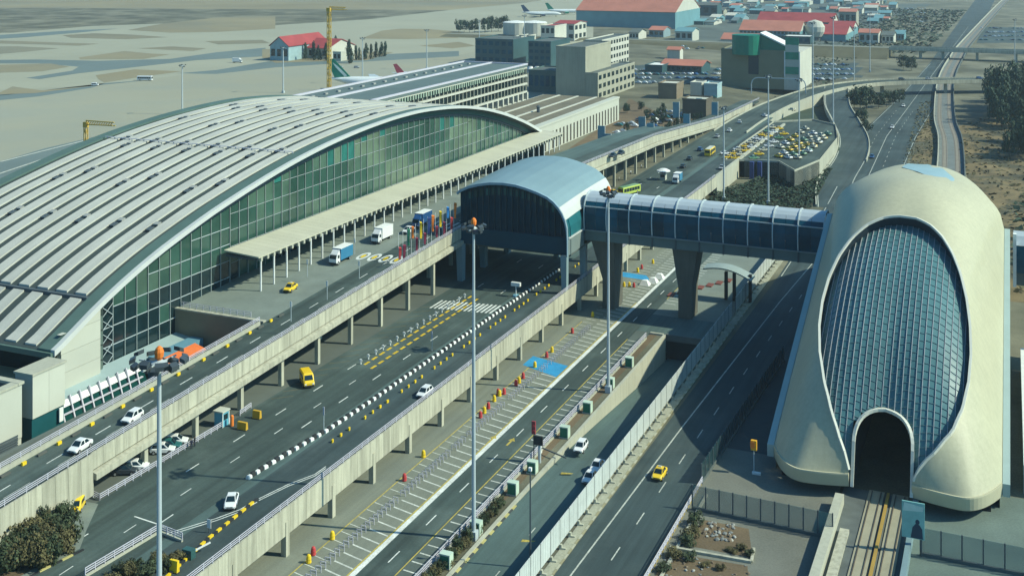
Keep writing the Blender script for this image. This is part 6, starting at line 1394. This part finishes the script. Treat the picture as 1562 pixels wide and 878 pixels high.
# low office wing beyond the terminal end
lw = root('low_office_wing', 'low cream wing with brown flat roof and tall slot windows beyond the terminal arch', 'building', -181, 432, Z2)
L0, L1, lv0, lv1, lz = 424, 556, -222, -181, 17.5
part('walls', MB().box(lv0, lv1, L0, L1, Z2 - 1, lz), CREAM, lw); part('roof', MB().box(lv0 + 1, lv1 - 3.2, L0 + 1, L1 - 1, lz, lz + .2), mat('roof_brown_felt', (0.155, 0.14, 0.10), .95, .2, .1, fine=.15), lw); part('parapet', MB().box(lv1 - 3, lv1 + .3, L0, L1 + .3, lz, lz + .9), CREAM, lw)
for k in range(3): part('roof_strip', MB().box(lv0 + 9 + 10 * k, lv0 + 10.2 + 10 * k, L0 + 2, L1 - 2, lz + .2, lz + .5), OFFW, lw)
for px in (0, 1): part('roof_cowl', MB().lathe([(.8, lz + .2), (.8, lz + 2.6), (1.1, lz + 2.8), (.3, lz + 3.4)], 8, lv1 - 12 - 6 * px, L0 + 30 + 38 * px), STEEL_D, lw)
sl_ = MB().box(-.5, .12, -.75, .75, 0, 7.4).mesh('slot_window', mat('slot_brown', (.07, .065, .05), .7))
for k in range(29): link('slot_window', sl_, lw, (0, L0 + 5 + 4.4 * k - 432, .4))
building('dark_office_block', 'dark teal office block behind the end of the pier', 725, 783, 97, 60, 42, TEALB, CONC_D, 3, 6, G_BL, 0)
building('stair_block', 'pale block with blank wall adjoining the dark teal office', 783, 795, 93, 57, 30, OFFW, CONC_D)
building('dark_office_block', 'second dark glazed office block with white cooling units before it', 806, 840, 103, 64, 40, TEALB, CONC_D, 4, 4, G_BL, 0)
building('office_tower', 'tall beige block with blank olive front and bright ribbed side', 848, 893, 150, 72, 46, BEIGE, CONC_D, 1, 0, G_GR, 0)
t, q = building('stepped_office', 'stepped cream office block in front of the tall beige tower', 886, 912, 152, 112, 70, BEIGE, CONC_D, 3, 0, G_DK, 9)
t, q = building('ribbed_office', 'upper cream office wing with vertical window strips right of the tall tower', 893, 918, 118, 62, 60, OFFW, CONC_D, 5, 0, G_DK, 10)
building('service_block', 'small white service block behind the beige tower', 825, 846, 70, 40, 30, OFFW, REDR, 2, 3, G_DK, 0)
building('service_block', 'white service block with red roof patch left of the hangar', 846, 876, 62, 36, 34, OFFW, REDR, 2, 3, G_DK, 3, pitch=2.0)
building('link_building', 'low teal glazed link building below the white cooling units', 806, 848, 140, 108, 26, mat('link_teal', (.08, .13, .12), .6), CONC_D, 1, 5, G_BL)
for i, px in enumerate((812, 822, 832)): 
    v0, v1, u0, u1, z0, z1 = blk(px - 5, px + 4, 110, 98, 6); t = root('cooling_unit', ['left', 'middle', 'right'][i] + ' white rounded cooling unit on the ledge between the office blocks', 'cooling unit', v0, u0 - 6, z1 - 6); part('casing', MB().lathe([(2.2, z1 - 6), (2.4, z1 - 3), (1.6, z1 - 1.4), (.3, z1 - 1)], 12, (v0 + v1) / 2, u0 - 3), WHITE, t); part('fan_ring', MB().lathe([(1.2, z1 - 1.3), (1.2, z1 - .8), (.9, z1 - .8)], 12, (v0 + v1) / 2, u0 - 3), STEEL_D, t)
for i, px in enumerate((787, 815)):
    v, u, z = gt(px, 54); t = root('storage_tank', ['left', 'right'][i] + ' white cylindrical storage tank behind the office blocks', 'tank', v, u, z); part('shell', MB().lathe([(13, z), (13, z + 13)], 20, v, u), OFFW, t); part('lid', MB().lathe([(13.2, z + 13), (12, z + 13.7), (.5, z + 15)], 20, v, u), WHITE, t)
building('hangar', 'large salmon roofed hangar with blue grey doors at the top of the view', 879, 1030, 40, 16, 110, BLUEW, SALM, 0, 0, pitch=22, gable=OFFW)
building('long_shed', 'long salmon roofed shed behind the green topped building', 1128, 1220, 58, 46, 45, BLUEW, SALM, 2, 16, G_GR, pitch=9, gable=OFFW)
building('long_shed', 'farther long red roofed shed behind the salmon one', 1155, 1270, 44, 32, 45, BLUEW, REDR, pitch=9, gable=OFFW)
building('red_shed', 'red roofed shed with pale gable at the right of the shed row', 1245, 1290, 62, 52, 60, BLUEW, REDR, pitch=8, gable=OFFW)
building('red_shed', 'second red roofed shed right behind the pale round tank', 1262, 1300, 54, 44, 50, BLUEW, REDR, pitch=7, gable=OFFW)
building('salmon_shed', 'low salmon roofed shed left of the green towers', 1100, 1160, 66, 60, 30, OFFW, SALM, pitch=5)
building('blue_workshop', 'blue fronted workshop with white roof right of the green towers', 1195, 1236, 66, 56, 26, TEALB, WHITE, 1, 4, G_BL)
building('market_shed', 'salmon roofed open shed with blue front over the far car park', 1008, 1070, 108, 99, 26, TEALB, SALM, 1, 8, G_DK, pitch=3)
building('market_shed', 'white roofed dark shed left of the salmon open shed', 984, 1010, 110, 100, 24, TEALB, WHITE)
building('gate_hut', 'small salmon roofed hut on the earth bank', 1018, 1037, 90, 76, 10, OFFW, SALM, pitch=2)
building('brown_hut', 'small blank brown block house among the parked cars', 1004, 1032, 150, 128, 16, mat('hut_brown', (.20, .16, .11), .9), OFFW)
building('kiosk_building', 'low brown fronted kiosk with pale slab roof by the road', 1041, 1077, 180, 152, 14, mat('kiosk_brown', (.11, .095, .07), .9), CREAM)
building('white_cabin', 'white site cabin near the brown block house', 1053, 1070, 147, 127, 12, OFFW, OFFW); building('white_cabin', 'pale blue site cabin right of the white one', 1074, 1094, 148, 129, 12, mat('cabin_blue', (.30, .42, .44), .8), OFFW)
t, q = building('green_topped_building', 'olive building with two green roof turrets and green striped end', 1100, 1196, 130, 76, 46, BEIGE_D, CONC_D)
v0, v1, u0, u1, z0, z1 = q; GT = mat('turret_green', (0.004, 0.17, 0.11), .5, .1)
part('entry_slot', MB().box(lerp(v0, v1, .44), lerp(v0, v1, .60), u0 - .3, u0 + .2, z0 + 8, z1 - .2), mat('slot_navy', (.012, .03, .045), .4), t)
c1 = (lerp(v0, v1, .40), u0 + 3); part('turret', MB().lathe([(9.5, z1 - 2.5), (9.5, z1 + 10), (1, z1 + 10.4)], 20, *c1), GT, t)
c2 = lerp(v0, v1, .62); part('turret', MB().loft([[(c2, u0 + 1, z1 - 1), (c2 + 17, u0 + 1, z1 - 1), (c2 + 17, u0 + 1, z1 + 3), (c2, u0 + 1, z1 + 11)], [(c2, u0 + 18, z1 - 1), (c2 + 17, u0 + 18, z1 - 1), (c2 + 17, u0 + 18, z1 + 3), (c2, u0 + 18, z1 + 11)]]), GT, t)
part('turret_cap', MB().bar((c2, u0 + 9, z1 + 11.3), (c2 + 17.3, u0 + 9, z1 + 3.3), 18, .8), WHITE, t)
for j in range(5): part('end_stripe', MB().box(v1 + .8, v1 + 9.2, u0 - .4, u0, z0 + 9 + 4.6 * j, z0 + 13.55 + 4.6 * j), mat('stripe_green', (.01, .24, .15), .5) if j % 2 == 0 else CREAM, t)
part('end_block', MB().box(v1, v1 + 10, u0 + .02, u1, z0 - 1, z1), OFFW, t)
for s in (.1, 9.25): part('end_frame', MB().box(v1 + s, v1 + s + .7, u0 - .6, u0, z0 + 7, z1 + .5), WHITE, t)
# fire station with red roof, cypress trees, small sheds left of the crane
t, q = building('fire_station', 'airfield building with red roof and pale blue gable among small cypresses', 412, 440, 92, 70, 55, mat('gable_blue', (.28, .40, .42), .7), REDR, 1, 3, G_DK, gable=7)
building('fire_station_wing', 'long red roofed wing behind the pale blue gable', 440, 500, 88, 72, 40, OFFW, REDR, 1, 6, G_DK, pitch=6)
building('yellow_annex', 'small cream annex right of the yellow crane mast', 508, 520, 93, 80, 20, CREAM, OFFW, 1, 2)
random.seed(8)
for i, (px, py, hp_) in enumerate(((466, 90, 24), (478, 92, 27), (486, 92, 24), (497, 92, 26), (512, 76, 20), (533, 97, 38), (543, 92, 22), (548, 92, 18), (558, 91, 26), (566, 90, 22), (574, 88, 22), (582, 87, 24), (588, 86, 22))):
    tree(px, py, hp_, 'dark cypress in the row by the red roofed airfield building', 'cypresses by the fire station', z=Z2, wide=.42, i=i)
for i, (px, py, hp_) in enumerate(((700, 50, 18), (708, 49, 16), (716, 50, 17), (724, 50, 19), (740, 50, 20), (750, 49, 22), (760, 48, 19), (770, 48, 21))):
    tree(px, py, hp_, 'dark round tree behind the teal office block', 'trees behind the office blocks', kind='dark_tree', z=Z2, wide=.42, i=i)
for i in range(44):
    px = rnd(1512, 1590); py = rnd(150, 245) if px > 1536 else rnd(150, 205)
    tree(px, py, rnd(40, 58), 'tall dark conifer in the dense stand at the right edge', 'dark trees at the right edge', kind='dark_tree', wide=.34, i=i)
for i, (px, py, hp_) in enumerate(((1312, 168, 34), (1322, 166, 30), (1303, 166, 26), (1340, 165, 22), (1352, 163, 22), (1363, 160, 20), (1372, 156, 18), (1316, 192, 24), (1322, 204, 18), (1390, 108, 20), (1378, 106, 20))):
    tree(px, py, hp_, 'dark bushy tree by the slip road and overpass', 'trees near the overpass', kind='dark_tree', wide=.5, i=i)
for i in range(110):
    px = rnd(1010, 1400); py = rnd(2, 66)
    if 1120 < px < 1300 and py > 28: continue; tree(px, py, rnd(7, 12), 'small dark tree among the far sheds', 'small trees among the far sheds', kind='dark_tree', wide=.45, i=i)
# row of saplings, banners and parked cars beside the upper ramp
BL = mat('banner_blue', (0.13, 0.30, 0.36), .6, .1)
for i, (px, pb, pt) in enumerate(((917, 222, 192), (926, 236, 204), (979, 204, 178), (992, 210, 188), (1031, 182, 156), (1047, 196, 174), (1090, 176, 156), (1066, 172, 150))):
    v, u, z = gt(px, pb + 8); zt = H - (pt - YH) * (F * (H - z) / (pb + 8 - YH)) / F; t = root('banner_sign', 'pale blue banner board, %s from the left in the row by the ramp' % ['first', 'second', 'third', 'fourth', 'fifth', 'sixth', 'eighth', 'seventh'][i], 'banner', v, u, z, group='blue banner boards beside the ramp')
    part('board', MB().box(v - 1.5, v + 1.5, u - .15, u + .15, z + (zt - z) * .3, zt), BL, t); part('pole', MB().tube((v + 1.7, u, z), (v + 1.7, u, zt + .4), .15, n=6), WHITE, t)
psheet('brown_planting', [(846, 250), (870, 225), (940, 178), (960, 150), (1000, 170), (1060, 180), (1080, 190), (1010, 222), (930, 245), (880, 262)], Z2 + .05, BROWN)
for i in range(34):
    px = 872 + 6.0 * i; py = 252 - 2.1 * i + rnd(-2, 2); tree(px, py, rnd(8, 13), 'thin young tree in the planted row beside the upper ramp', 'saplings beside the ramp', kind='young_tree', z=Z2, wide=.26, i=i)
for i in range(14):
    px = rnd(945, 1040); py = rnd(165, 205); tree(px, py, rnd(10, 17), 'bare brownish shrub on the earth bank by the cream wing', 'shrubs on the earth bank', kind='young_tree', z=Z2, wide=.4, i=i)
# parked cars far off: one simple body each
fcars = {}
def far_car(px, py, z, rot, c, label, group):
    if c not in fcars:
        mb = MB(); mb.loft([rr_ring(y, w, a, b) for y, w, a, b in ((-2.1, .75, .3, .85), (-1.4, .84, .25, .95), (1.4, .84, .25, .85), (2.1, .7, .35, .7))]); mb.loft([[(-.72, -1.5, .9), (.72, -1.5, .9), (.72, 1.1, .88), (-.72, 1.1, .88)], [(-.58, -.9, 1.42), (.58, -.9, 1.42), (.58, .3, 1.43), (-.58, .3, 1.43)]]); fcars[c] = mb.mesh('distant_car', CP[c])
    v, u, z = gt(px, py); o = link('distant_car', fcars[c]); X, Y = W(v, u); o.location = (X, Y, z + .2); o.rotation_euler = (0, 0, rot - TH); props(o, label, 'car', group)
random.seed(31)
for n, x0, x1, y0, y1, z, lab, grp in ((110, 940, 1098, 108, 127, 3.0, 'car parked in the far car park before the salmon open shed', 'cars in the far shed car park'), (60, 1225, 1300, 100, 122, 1.0, 'car parked right of the green topped building', 'cars right of the green topped building'), (46, 940, 1090, 150, 196, Z2, 'car parked on the ground beside the ramp', 'cars beside the upper ramp'), (70, 1495, 1562, 44, 62, .1, 'car parked in the far lot at the upper right', 'cars in the far upper right lot'), (36, 1380, 1412, 14, 34, .1, 'car parked along the far side road', 'cars along the far side road'), (40, 1040, 1240, 70, 76, 1, 'vehicle parked before the far sheds', 'vehicles before the far sheds')):
    for i in range(n):
        px, py = rnd(x0, x1), y0 + (y1 - y0) * round(rnd(0, 1) * 3) / 3 + rnd(-.5, .5)
        if 'ramp' in lab: py = 205 - (px - 940) * .28 + rnd(-14, 6)
        c = random.choice(['white', 'white', 'silver', 'dark', 'blue', 'teal', 'silver']); far_car(px, py, z, rnd(-.1, .1) + 1.4, c, c + ' ' + lab, c + ' ' + grp)
def tsheet(name, pix, m, st=7.0):                   # a sheet that follows the terrain
    P = [gt(*p)[:2] for p in pix]; xs = [p[0] for p in P]; ys = [p[1] for p in P]; mb = MB(); x = min(xs)
    while x < max(xs):
        y = min(ys)
        while y < max(ys):
            if in_poly(x + st / 2, y + st / 2, P): mb.poly([(a, b, zg(a, b) + .15) for a, b in ((x, y), (x + st, y), (x + st, y + st), (x, y + st))])
            y += st
        x += st
    return struct(name, mb, m)
LOT = mat('far_lot_asphalt', (0.05, 0.075, 0.075), .9, .25, .05, fine=.15)
tsheet('far_car_park', [(935, 128), (1100, 131), (1100, 104), (945, 100)], LOT); tsheet('far_car_park', [(1222, 124), (1310, 118), (1310, 96), (1222, 98)], LOT); tsheet('far_car_park', [(1490, 66), (1575, 66), (1575, 42), (1500, 42)], LOT)
tsheet('far_yard', [(1030, 72), (1300, 70), (1330, 40), (1420, 6), (1040, 6)], mat('far_yard_ground', (0.085, 0.105, 0.095), .9, .35, .02, fine=.2), 12.0)
# scattered small buildings of the far service town
random.seed(44)
WM = [OFFW, OFFW, BLUEW, BEIGE, TEALB, CREAM, mat('shed_grey_blue', (.20, .28, .30), .7)]; RM = [SALM, OFFW, CONC_D, BLUEW, BLUEW, mat('roof_slate', (.12, .17, .18), .7)]
words_ = {0: 'off white', 1: 'off white', 2: 'blue grey', 3: 'beige', 4: 'dark teal', 5: 'cream', 6: 'slate blue'}
for i in range(230):
    px = rnd(1035, 1420); py = rnd(-8, 40)
    if 1120 < px < 1310 and py > 22: continue
    if px > 1330 + (40 - py) * 1.2: continue
    k = random.randrange(7); r_ = random.choice(RM); w = rnd(6, 20)
    building('service_shed', 'small %s shed in the crowded far service town' % words_[k], px, px + w, py, py - rnd(3.5, 7), rnd(15, 45), WM[k], r_, 0, 0, cap=False, pitch=rnd(1, 4), group='%s sheds of the far service town' % words_[k])
for i, (px, py, w, h, lab) in enumerate(((1310, 66, 30, 16, 'brown yard building with pale annex left of the highway'), (1345, 66, 18, 12, 'low cream block beside the far highway'), (1365, 62, 14, 10, 'white low block nearest the far highway'), (1280, 40, 26, 22, 'grey blue tall shed behind the red roofs'), (1060, 24, 34, 16, 'white fronted hangar with dark doorway beside the salmon one'), (1030, 62, 26, 14, 'pale grey gabled store below the hangar'), (990, 56, 22, 10, 'low blue roofed store below the hangar front'), (960, 60, 14, 10, 'small red roofed hut in front of the hangar'))):
    building('yard_building', lab, px, px + w, py, py - h, 26, WM[i % 7], RM[(i * 2) % 6], 1, 3, G_DK, pitch=3)
v, u, z = gt(1243, 62); t = root('dome_tank', 'pale round tank between the red sheds', 'tank', v, u, z); part('shell', MB().lathe([(7, z + 4), (9.5, z + 9), (10, z + 14), (7, z + 19), (1, z + 21)], 16, v, u), OFFW, t); part('legs', MB().lathe([(6, z), (6, z + 5)], 8, v, u), STEEL_D, t)
# ---------------------------------------------------------------- aircraft
def aircraft(px, py, rot, s, finm, label, logo=None):
    v, u = g(px, py, Z2); t = root('airliner', label, 'aircraft', v, u, Z2, rot); BASE[t.name] = (0, 0, 0); b = MB(); b.smooth = True
    b.loft([[(r * math.cos(a), y, zc_ + r * math.sin(a)) for a in [i * math.pi / 6 for i in range(12)]] for y, r, zc_ in ((0, .35, 6.6), (6, 1.5, 5.9), (12, 2.5, 5.2), (16, 2.75, 5.0), (45, 2.75, 5.0), (50, 2.3, 4.8), (54, 1.2, 4.5), (55.5, .2, 4.3))]); part('fuselage', b, mat('aircraft_white', (.66, .70, .70), .4, .04), t)
    part('tail_fin', MB().loft([[(-.25, 2, 7), (.25, 2, 7), (.25, 11, 7.3), (-.25, 11, 7.3)], [(-.1, -2.6, 16.8), (.1, -2.6, 16.8), (.1, 1.6, 17.2), (-.1, 1.6, 17.2)]]), finm, t)
    for sd in (-1, 1):
        part('tailplane', MB().loft([[(sd * .8, 2, 6.2), (sd * .8, 7, 6.2), (sd * .8, 7, 6.5), (sd * .8, 2, 6.5)], [(sd * 9, -.5, 7.2), (sd * 9, 1.6, 7.2), (sd * 9, 1.6, 7.3), (sd * 9, -.5, 7.3)]]), STEEL, t)
        part('wing', MB().loft([[(sd * 2.4, 22, 4.2), (sd * 2.4, 33, 4.0), (sd * 2.4, 33, 4.7), (sd * 2.4, 22, 4.7)], [(sd * 27, 15, 6), (sd * 27, 18.5, 6), (sd * 27, 18.5, 6.2), (sd * 27, 15, 6.2)]]), STEEL, t)
        part('engine', MB().tube((sd * 9, 27, 3.1), (sd * 9, 33, 3.1), 1.5, 1.6, 12), finm, t); part('main_gear', MB().tube((sd * 3, 26, 0), (sd * 3, 26, 4), .5, n=8), STEEL_D, t)
        if logo:
            mb = MB(); x = sd * .33
            mb.poly([(x, 7.6, 7.6), (x, 5.0, 10.2), (x * .8, 2.6, 12.6), (x * .7, .8, 15.4), (x * .8, 3.4, 13.6), (x * .9, 6.2, 11.0), (x, 9.0, 8.2)]); part('fin_emblem', mb, logo, t)
    part('nose_gear', MB().tube((0, 48, 0), (0, 48, 3), .4, n=8), STEEL_D, t); t.scale = (s, s, s); return t
aircraft(505, 138, -1.25, 1.12, mat('fin_green', (.01, .20, .13), .5), 'airliner with green tail fin and white emblem parked behind the pier', mat('fin_emblem_white', (.55, .66, .62), .5))
aircraft(603, 122, -.6, .62, mat('fin_maroon', (.14, .02, .04), .5), 'airliner with white and maroon tail half hidden behind the pier')
aircraft(834, 22, -1.2, .9, mat('fin_green', (.01, .2, .13)), 'distant airliner with green tail beyond the storage tanks'); aircraft(797, 26, -1.2, .9, mat('fin_navy', (.03, .06, .12), .5), 'distant airliner with dark tail left of the green tailed one')
# ---------------------------------------------------------------- tower cranes
CRY = mat('crane_yellow', (0.50, 0.34, 0.06), .6, .1)
def crane(px, pb, pt, jib, label, w=1.3):
    v, u = g(px, pb, Z2); Y = F * (H - Z2) / (pb - YH); zt = H - (pt - YH) * Y / F; t = root('tower_crane', label, 'crane', v, u, Z2); mb = MB()
    for a in (-1, 1):
        for b in (-1, 1): mb.bar((v + a * w, u + b * w, Z2), (v + a * w, u + b * w, zt), .3, .3)
    n = int((zt - Z2) / 3)
    for k in range(n):
        z = Z2 + (zt - Z2) * k / n; zz = Z2 + (zt - Z2) * (k + 1) / n
        for a in (-1, 1): mb.bar((v - w, u + a * w, z if k % 2 else zz), (v + w, u + a * w, zz if k % 2 else z), .2, .2); mb.bar((v + a * w, u - w, z if k % 2 else zz), (v + a * w, u + w, zz if k % 2 else z), .2, .2)
    part('mast_lattice', mb, CRY, t); part('cab', MB().box(v - w - .3, v + w + .3, u - w - .3, u + w + .3, zt, zt + 2.0), CRY, t); mb = MB()
    (jv, ju, jz, L) = jib
    for a in (-.7, .7): mb.bar((v + a, u, zt + 1), (v + jv * L + a, u + ju * L, zt + 1 + jz * L), .35, .35)
    mb.bar((v, u, zt + 2.6), (v + jv * L, u + ju * L, zt + 2.2 + jz * L), .35, .35)
    for k in range(12): f = k / 12; f2 = (k + .5) / 12; mb.bar((v - .7 + jv * L * f, u + ju * L * f, zt + 1 + jz * L * f), (v + jv * L * f2, u + ju * L * f2, zt + 2.5 + jz * L * f2), .25, .25)
    part('jib', mb, CRY, t); return t
crane(502, 172, 18, (.9, .4, 0, 9), 'yellow tower crane mast rising behind the terminal roof', .75)
crane(131, 262, 194, (.96, -.2, .06, 18), 'short yellow tower crane with level jib behind the left part of the roof', .5)
# airfield vehicles
Bz = bus('apron_bus', CP['white'], 'white apron bus on the taxi lane behind the terminal roof', CP['white']); place(Bz, *g(221, 123, Z2), Z2, -1.25)
t = van('apron_van', 'white', 'white apron van at the edge of the grass strip'); place(t, *g(145, 131, Z2), Z2, -1.2)
T5 = truck('apron_truck', CP['white'], CP['white'], 'white high lift truck near the fire station'); o5 = place(T5, *g(363, 96, Z2), Z2, -1.3)
for i, px in enumerate((511, 536)): car(px + 8, 104, Z2, -1.3, 'silver', 'hatch', ['left', 'right'][i] + ' of two grey cars parked below the small cypresses')
# remove the prototypes that were only copied from
for t_ in list(PROTO.values()) + [T1, T2, T3, T4, T5, B1_, B2_, Bz]: discard(t_)
for t_ in [o for o in COL.objects if o.parent is None and o.type == 'EMPTY' and o.get('category') == 'van' and Vector(o.location).length < 1]: discard(t_)
# ---------------------------------------------------------------- air
hz_ = MB().box(-4000, 2600, -40, 6500, -8, 96); ho = struct('haze', hz_, CONC, kind='stuff'); hm = bpy.data.materials.new('haze'); hm.use_nodes = True; hm.node_tree.nodes.clear()
pv_ = hm.node_tree.nodes.new('ShaderNodeVolumePrincipled'); ou = hm.node_tree.nodes.new('ShaderNodeOutputMaterial'); hm.node_tree.links.new(pv_.outputs[0], ou.inputs['Volume'])
pv_.inputs['Color'].default_value = (0.75, 0.92, 1.0, 1); pv_.inputs['Density'].default_value = 0.00010; pv_.inputs['Anisotropy'].default_value = .2
ho.data.materials.clear(); ho.data.materials.append(hm)
